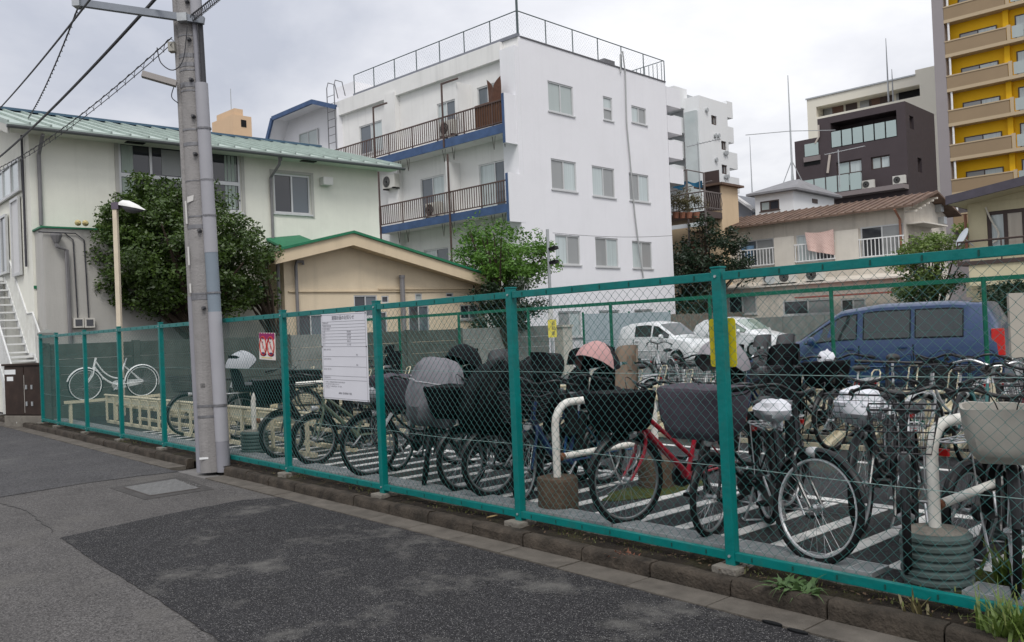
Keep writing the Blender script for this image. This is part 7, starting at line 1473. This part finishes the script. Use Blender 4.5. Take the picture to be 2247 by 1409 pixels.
def make_bike(label, x, y, yaw, col='black', frame='loop', steer=0, basket=None, bcol=None, Rw=0.335, tyre=0.019, seat='black', rear=None, front=None, hood=None, cover=None, bag=None, carrier=True, guards=True, handle='up', lean=0, z=LOTZ, stand=True, bcontent=None, group='bicycles in the fenced lot', chaincol='black', name='bicycle', fhood=None, sad=0.86, rimcol='rim', bare=False, hcol=None):
    o = thing(name, label, 'bicycle', (x, y, z), yaw, group); o.rotation_euler = (R(lean), 0, yaw)
    P_ = bp(col); fx, rx = 0.56 if Rw > 0.3 else 0.50, -0.53; S = steer_m(steer); I = Matrix.Identity(4)
    ty, ri, spk = wheel_set(Rw, tyre, rimcol)
    for nm, X, MM in (('front_wheel', fx, S), ('rear_wheel', rx, I)):
        w = put(nm, ty, o, MM @ Matrix.Translation((X, 0, Rw)) @ Matrix.Rotation(random.uniform(0, 6), 4, 'Y')); put('rim', ri, w); put('spokes', spk, w)
    put('frame', cached(('fr', frame, col, Rw), lambda: frame_mesh(frame, rx, Rw).mesh('frame', P_, True)), o)
    put('fork', cached(('fk', col, Rw), lambda: fork_mesh(fx, Rw).mesh('fork', P_, True)), o, S)
    if not bare:
        hm = handle_mesh(handle)
        hb = put('handlebar', cached(('hb', handle, hcol), lambda: hm[0].mesh('handlebar', CH if hcol == 'chrome' else DKM, True)), o, S); [(put('grip', cached(('gr', handle, q), lambda: hm[1][q].mesh('grip', BLACKP, True)), hb), put('brake_lever', cached(('bl', handle, q), lambda: hm[2][q].mesh('brake_lever', DKM, True)), hb)) for q in (0, 1)]
        sp_ = put('seat_post', cached(('spst', sad), lambda: MB().tube([(-0.195, 0, 0.70), (-0.24, 0, sad - 0.03)], 0.0135, 8).mesh('seat_post', CH, True)), o)
        sd = put('saddle', cached(('sad', seat, handle), lambda: saddle_mesh(handle == 'flat').mesh('saddle', pm('saddle_' + seat, {'black': (0.008, 0.008, 0.01), 'brown': (0.12, 0.06, 0.03), 'grey': (0.2, 0.2, 0.21)}[seat], 0.45), True)), o, Matrix.Translation((-0.24, 0, sad)))
        m = cached(('spr',), lambda: (lambda q: [q.tube([(-0.07 + 0.012 * math.cos(k), s * 0.05 + 0.012 * math.sin(k), -0.045 + k * 0.0016) for k in range(0, 26)], 0.003, 3) for s in (-1, 1)] and q)(MB()).mesh('saddle_spring', CH)); put('saddle_spring', m, sd)
    else:
        put('seat_post', cached(('spst', sad), lambda: MB().tube([(-0.195, 0, 0.70), (-0.24, 0, sad - 0.03)], 0.0135, 8).mesh('seat_post', CH, True)), o)
    if guards:
        gm = P_ if col in ('white', 'silver') else DKM
        put('mudguard', cached(('mgf', Rw, gm.name), lambda: strip_arc(Rw + 0.02, 15, 165, 0.056).mesh('mudguard', gm, True)), o, S @ Matrix.Translation((fx, 0, Rw)))
        put('mudguard', cached(('mgr', Rw, gm.name), lambda: strip_arc(Rw + 0.02, 5, 195, 0.058).mesh('mudguard', gm, True)), o, Matrix.Translation((rx, 0, Rw)))
    def cc():
        m = MB(); n = 12; r1, r2 = 0.095, 0.05; A, B = (-0.05, 0.29), (rx, Rw); pts = [(A[0] + r1 * math.cos(R(a)), A[1] + r1 * math.sin(R(a))) for a in range(-85, 86, 17)] + [(B[0] - r2 * math.cos(R(a)), B[1] + r2 * math.sin(R(a))) for a in range(80, -81, -20)]
        m.prism(pts, -0.075, -0.045, 'y'); return m.mesh('chain_case', DKM if chaincol == 'black' else bp(chaincol))
    put('chain_case', cached(('cc', Rw, chaincol), cc), o)
    cm = cached(('crank',), lambda: (lambda q: [q.tube([(-0.05, s * 0.085, 0.29), (-0.05 + s * 0.12, s * 0.1, 0.29 - s * 0.11)], 0.009, 6) for s in (-1, 1)] and q)(MB()).mesh('crank', CH, True)); ck = put('crank', cm, o)
    for s in (-1, 1): put('pedal', cached(('pd', s), lambda: MB().box(-0.05 + s * 0.12 - 0.045, -0.05 + s * 0.12 + 0.045, s * 0.155 - 0.04, s * 0.155 + 0.04, 0.29 - s * 0.11 - 0.012, 0.29 - s * 0.11 + 0.012).mesh('pedal', BLACKP)), ck)
    if stand:
        def sm():
            m = MB()
            for s in (-1, 1): m.tube([(rx, s * 0.075, Rw), (rx - 0.03, s * 0.11, 0.15), (rx - 0.07, s * 0.15, 0.012), (rx - 0.14, s * 0.15, 0.012)], 0.009, 6)
            m.tube([(rx - 0.07, -0.15, 0.012), (rx - 0.07, 0.15, 0.012)], 0.008, 6); return m.mesh('kickstand', CH, True)
        put('kickstand', cached(('st', Rw), sm), o)
    if carrier:
        def cr():
            m = MB(); zc = 0.715; m.tube([(-0.24, -0.06, zc), (-0.7, -0.075, zc), (-0.76, -0.05, zc), (-0.76, 0.05, zc), (-0.7, 0.075, zc), (-0.24, 0.06, zc)], 0.0065, 6)
            for s in (-1, 1): m.tube([(-0.62, s * 0.075, zc), (rx, s * 0.075, Rw)], 0.005, 5)
            for X in (-0.36, -0.48, -0.6): m.tube([(X, -0.07, zc), (X, 0.07, zc)], 0.005, 5)
            m.tube([(-0.25, -0.02, zc), (-0.74, -0.02, zc)], 0.004, 5); m.tube([(-0.25, 0.02, zc), (-0.74, 0.02, zc)], 0.004, 5); return m.mesh('carrier', CH, True)
        put('carrier', cached(('car', Rw), cr), o)
        put('rear_reflector', cached(('rr',), lambda: MB().box(-0.80, -0.775, -0.03, 0.03, 0.64, 0.68).mesh('rear_reflector', pm('reflector_red', (0.35, 0.01, 0.01), 0.3))), o)
    if not bare: put('headlight', cached(('hl',), lambda: MB().lathe([(0.012, -0.05), (0.03, -0.02), (0.036, 0.03), (0.03, 0.04)], 12, (0.49, 0, 0.66), 'x').mesh('headlight', pm('lamp_silver', (0.5, 0.5, 0.5), 0.3, metal=0.4), True)), o, S)
    if frame == 'ebike': put('battery', cached(('bat',), lambda: MB().loft([rrect(-0.13, 0.045, 0.05, 0.36), rrect(-0.25, 0.05, 0.055, 0.70)]).mesh('battery', BLACKP, True)), o)
    if basket == 'wire':
        b = put('basket', cached(('bw', bcol), lambda: basket_wire().mesh('basket', pm('basket_wire_' + (bcol or 'dark'), {'dark': (0.03, 0.03, 0.034), 'silver': (0.45, 0.45, 0.45), 'white': (0.6, 0.6, 0.58)}[bcol or 'dark'], 0.4, metal=0.3))), o, S)
        if bcontent == 'bag': put('basket_bag', crumple(MB(), (0.58, 0, 0.86), (0.17, 0.16, 0.12), 0.3, 9, seed=len(label)).mesh('basket_bag', pm('white_plastic_bag', (0.60, 0.61, 0.65), 0.7, spec=0.15), True), b)
        if bcontent == 'helmet': put('basket_bag', crumple(MB(), (0.58, 0, 0.86), (0.13, 0.12, 0.1), 0.05, 5, seed=2).mesh('basket_bag', pm('grey_bag', (0.42, 0.43, 0.45), 0.5), True), b)
    elif basket in ('cover', 'bin'):
        colr = {'black': (0.004, 0.004, 0.005), 'mauve': (0.07, 0.06, 0.075), 'grey': (0.34, 0.325, 0.29), 'dark': (0.012, 0.013, 0.014)}[bcol or 'black']; mt = pm('basket_fabric_' + (bcol or 'black'), colr, 0.75 if basket == 'cover' else 0.5, var=0.12, vscale=6, spec=0.08, damt=0.2 if basket == 'bin' else 0.0, dirt=(0.2, 0.17, 0.12), dscale=5)
        put('basket', basket_solid(basket == 'cover', 0.02, len(label) * 0.37, (1.04 if bcol == 'mauve' else 0.99) if basket == 'cover' else 1.0, 1.32 if bcol == 'mauve' else 1.12).mesh('basket', mt, True), o, S)
    def hood_on(x0, z0, MM, cols, s=1.0):
        c1, c2 = cols; HC = {'grey': (0.25, 0.235, 0.25), 'dark': (0.012, 0.012, 0.014), 'pink': (0.42, 0.25, 0.24), 'black': (0.005, 0.005, 0.0065), 'beige': (0.28, 0.215, 0.165), 'pale': (0.42, 0.43, 0.45)}
        a = put('hood', dome(dome(MB(), (x0 - 0.02, 0, z0 + 0.33), (0.25 * s, 0.20 * s, 0.27 * s), 175, 95), (x0 - 0.02, 0, z0 + 0.33), (0.243 * s, 0.194 * s, 0.263 * s), 175, 95).mesh('hood', pm('hood_' + c1, HC[c1], 0.7, var=0.05, vscale=4, spec=0.1), True, recalc=False), o, MM)
        put('hood_visor', dome(dome(MB(), (x0 - 0.02, 0, z0 + 0.33), (0.258 * s, 0.205 * s, 0.277 * s), 98, 32), (x0 - 0.02, 0, z0 + 0.33), (0.25 * s, 0.199 * s, 0.269 * s), 98, 32).mesh('hood_visor', pm('hood_' + c2, HC[c2], 0.7, var=0.05, vscale=4, spec=0.1), True, recalc=False), a)
        put('hood_rim', MB().tube([(x0 - 0.02 + 0.26 * s * math.cos(R(32)) * math.cos(R(b)), 0.207 * s * math.sin(R(b)), z0 + 0.33 + 0.279 * s * math.sin(R(32)) * math.cos(R(b))) for b in range(-90, 91, 15)], 0.006, 5).mesh('hood_rim', BLACKP, True), a)
    SHC = {'black': (0.005, 0.005, 0.0065), 'beige': (0.24, 0.185, 0.14), 'grey': (0.10, 0.10, 0.105), 'navy': (0.015, 0.02, 0.045)}
    if rear:
        sh, ft = seat_parts(-0.47, 0.73); cs = put('child_seat', sh.mesh('child_seat', pm('seat_' + rear, SHC[rear], 0.6, var=0.1, vscale=5, spec=0.15), True, recalc=False), o); [put('foot_guard', q.mesh('foot_guard', BLACKP, bevel=0.01), cs) for q in ft]
        put('seat_cushion', MB().loft([rrect(-0.44, 0.12, 0.11, 0.822), rrect(-0.44, 0.12, 0.11, 0.85), rrect(-0.44, 0.08, 0.07, 0.86)]).mesh('seat_cushion', pm('cushion_grey', (0.16, 0.16, 0.17), 0.9), True), cs)
        if hood: hood_on(-0.47, 0.74, I, hood, 1.0)
    if front:
        sh, ft = seat_parts(0.42, 0.80, 0.85); cs = put('child_seat', sh.mesh('child_seat', pm('seat_' + front, SHC[front], 0.6, var=0.1, vscale=5, spec=0.15), True, recalc=False), o, S @ Matrix.Translation((0.55, 0, 0)) @ Matrix.Rotation(math.pi, 4, 'Z') @ Matrix.Translation((-0.42, 0, 0))); [put('foot_guard', q.mesh('foot_guard', BLACKP, bevel=0.01), cs) for q in ft]
        if fhood: hood_on(0.5, 0.74, S, fhood)
    if cover:
        kind, c1, c2 = cover; CV = {'grey': (0.15, 0.145, 0.16), 'black': (0.004, 0.0042, 0.005), 'mauve': (0.10, 0.09, 0.105)}
        X0 = 0.46 if kind == 'front' else -0.47; MM = S if kind == 'front' else I
        k_ = 1.18 if c1 == 'grey' else 1.0; pr = ((0.60, 0.13, 0.15, 0.04), (0.66, 0.19, 0.20, 0.04), (0.80, 0.235, 0.225, 0.05), (0.94, 0.23, 0.225, 0.02), (1.06, 0.20, 0.21, -0.04), (1.15, 0.17, 0.185, -0.10), (1.21, 0.12, 0.14, -0.15), (1.235, 0.04, 0.05, -0.17))
        pr = [(a, b * k_, c * k_, d) for a, b, c, d in pr]; rings = cloth_loft(pr, X0, len(label) * 0.7, 44, 3, 0.045, 0.6); kc = 11
        cv = put('rain_cover', MB().loft(rings[:kc + 1], caps=True).mesh('rain_cover', pm('cover_' + c1, CV[c1], 0.6, var=0.08, vscale=5, spec=0.1), True), o, MM)
        put('cover_top', MB().loft(rings[kc:]).mesh('cover_top', pm('cover_' + c2, CV[c2], 0.6, var=0.08, vscale=5, spec=0.1), True), cv)
        if c1 == 'grey':
            w = MB(); w.grid(lambda u, v: (X0 + 0.30 - 0.15 * v - 0.16 * (u - 0.5) ** 2, (u - 0.5) * 0.26, 0.93 + 0.17 * v), 4, 4); put('clear_window', w.mesh('clear_window', glassmat('vinyl_window', (0.16, 0.145, 0.12), 0.25), True, recalc=False), cv)
            put('cover_piping', MB().tube([(a + (a - X0) * 0.01, b * 1.012, c_) for a, b, c_ in rings[kc]], 0.008, 5, closed=True).mesh('cover_piping', pm('piping_grey', (0.35, 0.34, 0.36), 0.6), True), cv)
    if bag == 'saddle':
        m = crumple(MB(), (-0.24, 0, sad + 0.005), (0.19, 0.125, 0.075), 0.25, 10, 9, 16, seed=len(label)); m.tube([(-0.36, 0.04, sad - 0.02), (-0.40, 0.07, sad - 0.12), (-0.37, 0.08, sad - 0.16)], [0.05, 0.04, 0.015], 7); put('saddle_bag_cover', m.mesh('saddle_bag_cover', pm('white_plastic_bag', (0.60, 0.61, 0.65), 0.7, spec=0.15), True), o)
    if bag == 'bar':
        m = crumple(MB(), (0.18, 0.25, 1.0), (0.10, 0.09, 0.11), 0.3, 9, 9, 14, seed=len(label)); put('bar_bag_cover', m.mesh('bar_bag_cover', pm('white_plastic_bag', (0.60, 0.61, 0.65), 0.7, spec=0.15), True), o, S)
    m = cached(('cab', handle), lambda: MB().tube(smoothpath([(0.2, -0.24, 0.99), (0.36, -0.2, 1.08), (0.46, -0.08, 1.02), (0.44, -0.02, 0.85), (0.36, 0.0, 0.74)], 4), 0.0035, 4).tube(smoothpath([(0.2, 0.24, 0.99), (0.37, 0.2, 1.09), (0.48, 0.06, 1.02), (0.45, 0.02, 0.82), (0.43, 0.02, 0.7)], 4), 0.0035, 4).mesh('brake_cable', BLACKP, True))
    if not bare: put('brake_cable', m, o, S)
    return o
# --- the row along the fence: front wheels towards the street
def near(px, label, Y=4.83, out=False, dyaw=0, **k):
    """px: picture column of the front wheel hub (or of the rear hub when the bicycle stands the other way round)"""
    v = ray(px, 1000); X = v.x * ((Y - EYE.y) / v.y)
    if not out: yaw = R(-90 + dyaw); fx = 0.56; return make_bike(label, X - fx * math.cos(yaw), Y - fx * math.sin(yaw), yaw, **k)
    yaw = R(90 + dyaw); rx = -0.53; return make_bike(label, X - rx * math.cos(yaw), Y - rx * math.sin(yaw), yaw, **k)
near(412, 'black bicycle half hidden behind the utility pole', col='black', basket='wire', Y=5.23, steer=5)
near(533, 'black bicycle with pale hooded child seat by the left pipe guard', Y=5.48, col='black', frame='ebike', rear='black', hood=('pale', 'pale'), basket='cover', bcol='dark', out=True, dyaw=4)
near(612, 'black bicycle with covered black basket right of the left guard', col='black', frame='ebike', basket='cover', bcol='black', tyre=0.025, Rw=0.30, dyaw=4, steer=-8, rear='black')
near(682, 'olive green framed bicycle beside the warning poster post', col='olive', frame='straight', basket='wire', tyre=0.025, dyaw=-3, Rw=0.30, rear='black', seat='black')
near(812, 'black bicycle with wire basket under the notice board', col='black', basket='wire', bcontent='helmet', dyaw=-6, carrier=True, tyre=0.022)
near(872, 'silver grey bicycle with black hooded child seat right of the notice', Y=5.23, col='silver', frame='loop', rear='black', hood=('black', 'black'), basket='cover', bcol='mauve', dyaw=6, steer=18)
near(927, 'black bicycle with grey rain cover and turned front wheel', col='black', frame='ebike', cover=('front', 'grey', 'grey'), steer=45, dyaw=8, Rw=0.30, tyre=0.024, rear='grey')
near(1003, 'black bicycle hidden under a black cover beside the grey covered one', col='black', frame='ebike', basket='cover', cover=('rear', 'black', 'black'), dyaw=2, Rw=0.30, tyre=0.024)
near(1064, 'black bicycle with large black front seat cover left of the middle post', col='black', frame='ebike', cover=('front', 'black', 'black'), dyaw=-4, Rw=0.30, tyre=0.025, rear='black', steer=-4)
near(1140, 'navy bicycle with pink visored seat hood behind the middle fence post', col='navy', frame='ebike', basket='wire', steer=25, dyaw=3, rear='black', hood=('dark', 'pink'), Rw=0.30, tyre=0.024)
near(1215, 'blue framed bicycle with beige child seat behind the rusty guard', Y=5.33, col='blue', frame='ebike', front='black', rear='beige', dyaw=5, Rw=0.27, tyre=0.024, fhood=None)
near(1374, 'red bicycle with black covered basket and grey hooded seat', col='red', frame='straight', basket='cover', bcol='black', dyaw=-8, steer=-4, tyre=0.021, rear='black', hood=('grey', 'grey'), seat='black')
near(1545, 'bicycle with mauve grey basket cover behind the nearest post', col='black', frame='loop', basket='cover', bcol='mauve', dyaw=3, steer=6, Rw=0.28, tyre=0.022, rear='black')
near(1772, 'black bicycle with white bag over its saddle and shiny front wheel', Y=4.73, col='black', frame='ebike', bag='saddle', rimcol='bright', dyaw=46, steer=34, tyre=0.021, sad=0.84, bcontent=None, basket=None)
near(1885, 'black bicycle with wire basket holding a white bag', Y=5.63, col='black', basket='wire', bcontent='bag', dyaw=10, steer=5, tyre=0.02)
near(1980, 'black bicycle with empty wire basket and edge on front wheel', Y=4.83, col='black', basket='wire', steer=3, dyaw=22, tyre=0.022, bag=None)
near(2118, 'black electric bicycle seen from behind beside the ribbed drum guard', Y=5.43, col='black', frame='ebike', out=True, dyaw=-4, Rw=0.28, tyre=0.024, carrier=True, basket='wire')
near(2212, 'black bicycle with grey bin basket at the right edge', Y=4.81, col='black', basket='bin', bcol='grey', steer=4, dyaw=18, tyre=0.02)
# --- cream slide racks
CRM = pm('rack_cream_paint', (0.55, 0.50, 0.36), 0.5, var=0.08, vscale=5, streak=0.25, damt=0.3, dirt=(0.3, 0.24, 0.16), dscale=4)
def rack(label, x0, x1, y, yaw, step=0.48, depth=1.25, posts=True, slats=False):
    n = int(abs(x1 - x0) / step); o = thing('bicycle_rack', label, 'bicycle rack', (x0, y, LOTZ), yaw, 'cream bicycle racks')
    Ln = n * step
    for Y in (0.05, 0.62, depth): MB().box(-0.1, Ln + 0.1, Y - 0.03, Y + 0.03, 0.004, 0.055).build('base_rail', CRM, o)
    if posts: MB().tube([(-0.1, 0.0, 0.55), (Ln + 0.1, 0.0, 0.55)], 0.022, 8).build('top_bar', CRM, o, smooth=True)
    if slats:
        MB().box(-0.1, Ln + 0.1, 0.013, 0.025, 0.40, 0.50).build('top_plate', CRM, o)
        for k, (Y, Z) in enumerate(((0.22, 0.33), (0.40, 0.29), (0.78, 0.21), (0.95, 0.16), (1.1, 0.12))): MB().box(-0.1, Ln + 0.1, Y - 0.025, Y + 0.025, Z - 0.02, Z + 0.02).build('cross_rail', CRM, o)
    pm_ = cached(('rpost',), lambda: MB().box(-0.035, 0.035, -0.012, 0.012, 0.056, 0.53).mesh('rack_post', CRM)); 
    def ch():
        m = MB(); a, b = Vector((0, 0.06, 0.42)), Vector((0, depth + 0.25, 0.07)); m.bar(a, b, 0.11, 0.012); m.bar(a + Vector((0.055, 0, 0.02)), b + Vector((0.055, 0, 0.02)), 0.008, 0.055); m.bar(a + Vector((-0.055, 0, 0.02)), b + Vector((-0.055, 0, 0.02)), 0.008, 0.055); return m.mesh('wheel_channel', CRM)
    def br():
        m = MB(); m.prism([(0.02, 0.06), (0.02, 0.44), (0.10, 0.46), (0.55, 0.34), (0.55, 0.27), (0.2, 0.3), (0.12, 0.06)], -0.012, 0.012, 'x'); return m.mesh('bracket', CRM)
    def hp():
        m = MB(); m.tube([(-0.05, 0.30, 0.36), (-0.05, 0.10, 0.78), (-0.03, 0.08, 0.81), (0.03, 0.08, 0.81), (0.05, 0.10, 0.78), (0.05, 0.30, 0.36)], 0.009, 6); return m.mesh('wheel_hoop', CRM, True)
    for k in range(n + 1):
        X = k * step
        if posts: put('rack_post', pm_, o, Matrix.Translation((X, 0, 0)))
        zo = 0.10 * (k % 2)
        put('wheel_channel', cached(('rch', depth), ch), o, Matrix.Translation((X + 0.1, 0, zo * 0.6))); slats or put('bracket', cached(('rbr',), br), o, Matrix.Translation((X + 0.17, 0, zo * 0.6))); slats or put('wheel_hoop', cached(('rhp',), hp), o, Matrix.Translation((X + 0.1, 0, zo * 0.6)))
    return o
rack('long cream bicycle rack beside the fence on the left', -18.0, -9.6, 5.15, 0, slats=True)
rack('middle cream bicycle rack between the left rack and the far fence', -16.8, -10.6, 7.3, 0, step=0.42, posts=False, slats=True)
rack('cream bicycle rack along the far fence at the left', -9.9, -17.2, 9.75, math.pi + R(4), step=0.42)
rack('cream bicycle rack along the far fence behind the near bicycles', -1.4, -9.5, 10.55, math.pi + R(4), step=0.44)
# white abandoned bicycle lying on the left rack
pb0 = ground(250, 905, LOTZ)
v = ray(190, 842); X = -18.6; t = X / v.x; Y0 = v.y * t; v = ray(313, 846); Y1 = v.y * (X / v.x)
ut = thing('bicycle_rack', 'raised cream tray under the bare white bicycle', 'bicycle rack', (X, (Y0 + Y1) / 2, LOTZ), R(90), 'cream bicycle racks')
tr = MB(); tr.box(-0.95, 0.95, -0.05, 0.05, 0.405, 0.418); tr.box(-0.95, 0.95, -0.058, -0.05, 0.405, 0.46); tr.box(-0.95, 0.95, 0.05, 0.058, 0.405, 0.46); tr.build('wheel_channel', CRM, ut)
for q in (-0.85, 0.0, 0.85):
    MB().box(q - 0.025, q + 0.025, -0.04, 0.04, 0.0, 0.404).build('rack_post', CRM, ut)
make_bike('bare white bicycle without handlebar or saddle standing on a raised tray', X, (Y0 + Y1) / 2, R(-90), col='white', frame='loop', Rw=0.33, tyre=0.013, carrier=False, stand=False, z=LOTZ + 0.419, guards=True, chaincol='white', rimcol='white', sad=0.86, bare=True, seat='black')
# --- second row at the racks by the far fence
def far(px, label, Y=8.9, out=False, dyaw=0, **k):
    return near(px, label, Y=Y, out=out, dyaw=dyaw, **k)
far(1735, 'dark bicycle in the far rack with white bag on its handlebar', Y=8.7, col='black', basket='wire', bag='bar', dyaw=-5, steer=10)
far(1830, 'black bicycle with black basket before the van', Y=8.9, col='black', basket='cover', bcol='black', dyaw=6, steer=-10)
far(1690, 'grey bicycle in the far rack left of the bagged one', Y=9.0, col='grey', basket='wire', dyaw=3, steer=5)
far(1950, 'tall black bicycle with flat handlebar before the green post', Y=8.2, col='black', frame='diamond', handle='flat', carrier=False, sad=1.02, dyaw=20, steer=15, guards=False)
far(2030, 'silver bicycle in the far rack before the van rear', Y=8.8, col='silver', basket='wire', dyaw=-5, steer=-8)
far(2120, 'teal bicycle with dark wire basket in the far rack', Y=8.8, col='teal', basket='wire', dyaw=4)
far(2175, 'cream framed bicycle with silver handlebar before the red tail light', Y=7.6, col='cream', basket=None, hcol='chrome', dyaw=10, steer=20)
far(2240, 'red bicycle behind the grey bin basket', Y=7.2, col='red', basket='wire', dyaw=5, steer=10)
far(1490, 'white bicycle in the far rack behind the covered baskets', Y=9.1, col='white', basket='wire', dyaw=5, steer=-5)
far(1560, 'brown bicycle in the far rack beside the nearest post', Y=9.0, col='brown', basket='wire', dyaw=-4, rear='grey')
far(1630, 'navy bicycle with grey child seat in the far rack', Y=9.0, col='navy', basket='wire', rear='grey', dyaw=2)
far(1330, 'silver bicycle with wire basket in the far rack behind the red one', Y=9.0, col='silver', basket='wire', bcol='silver', dyaw=3)
far(960, 'dark bicycle in the far rack left of the grey rain cover', Y=8.9, col='black', basket='wire', dyaw=-3)
far(760, 'black bicycle in the far rack behind the notice board', Y=8.8, col='black', basket='wire', dyaw=3, rear='black')
p = at_depth(1455, 795, 20.0); make_bike('city bicycle parked alone in the car park before the white car', p.x, p.y, R(150), col='silver', basket='wire', bcol='silver', steer=-10, z=CPZ(p.x, p.y), seat='black')
p = at_depth(1350, 800, 19.0); make_bike('bicycle with silver basket in the car park behind the hooded seat', p.x, p.y, R(-150), col='teal', basket='wire', bcol='silver', steer=10, z=CPZ(p.x, p.y))
# red traffic cone beside the van
p = at_depth(2150, 760, 9.0)
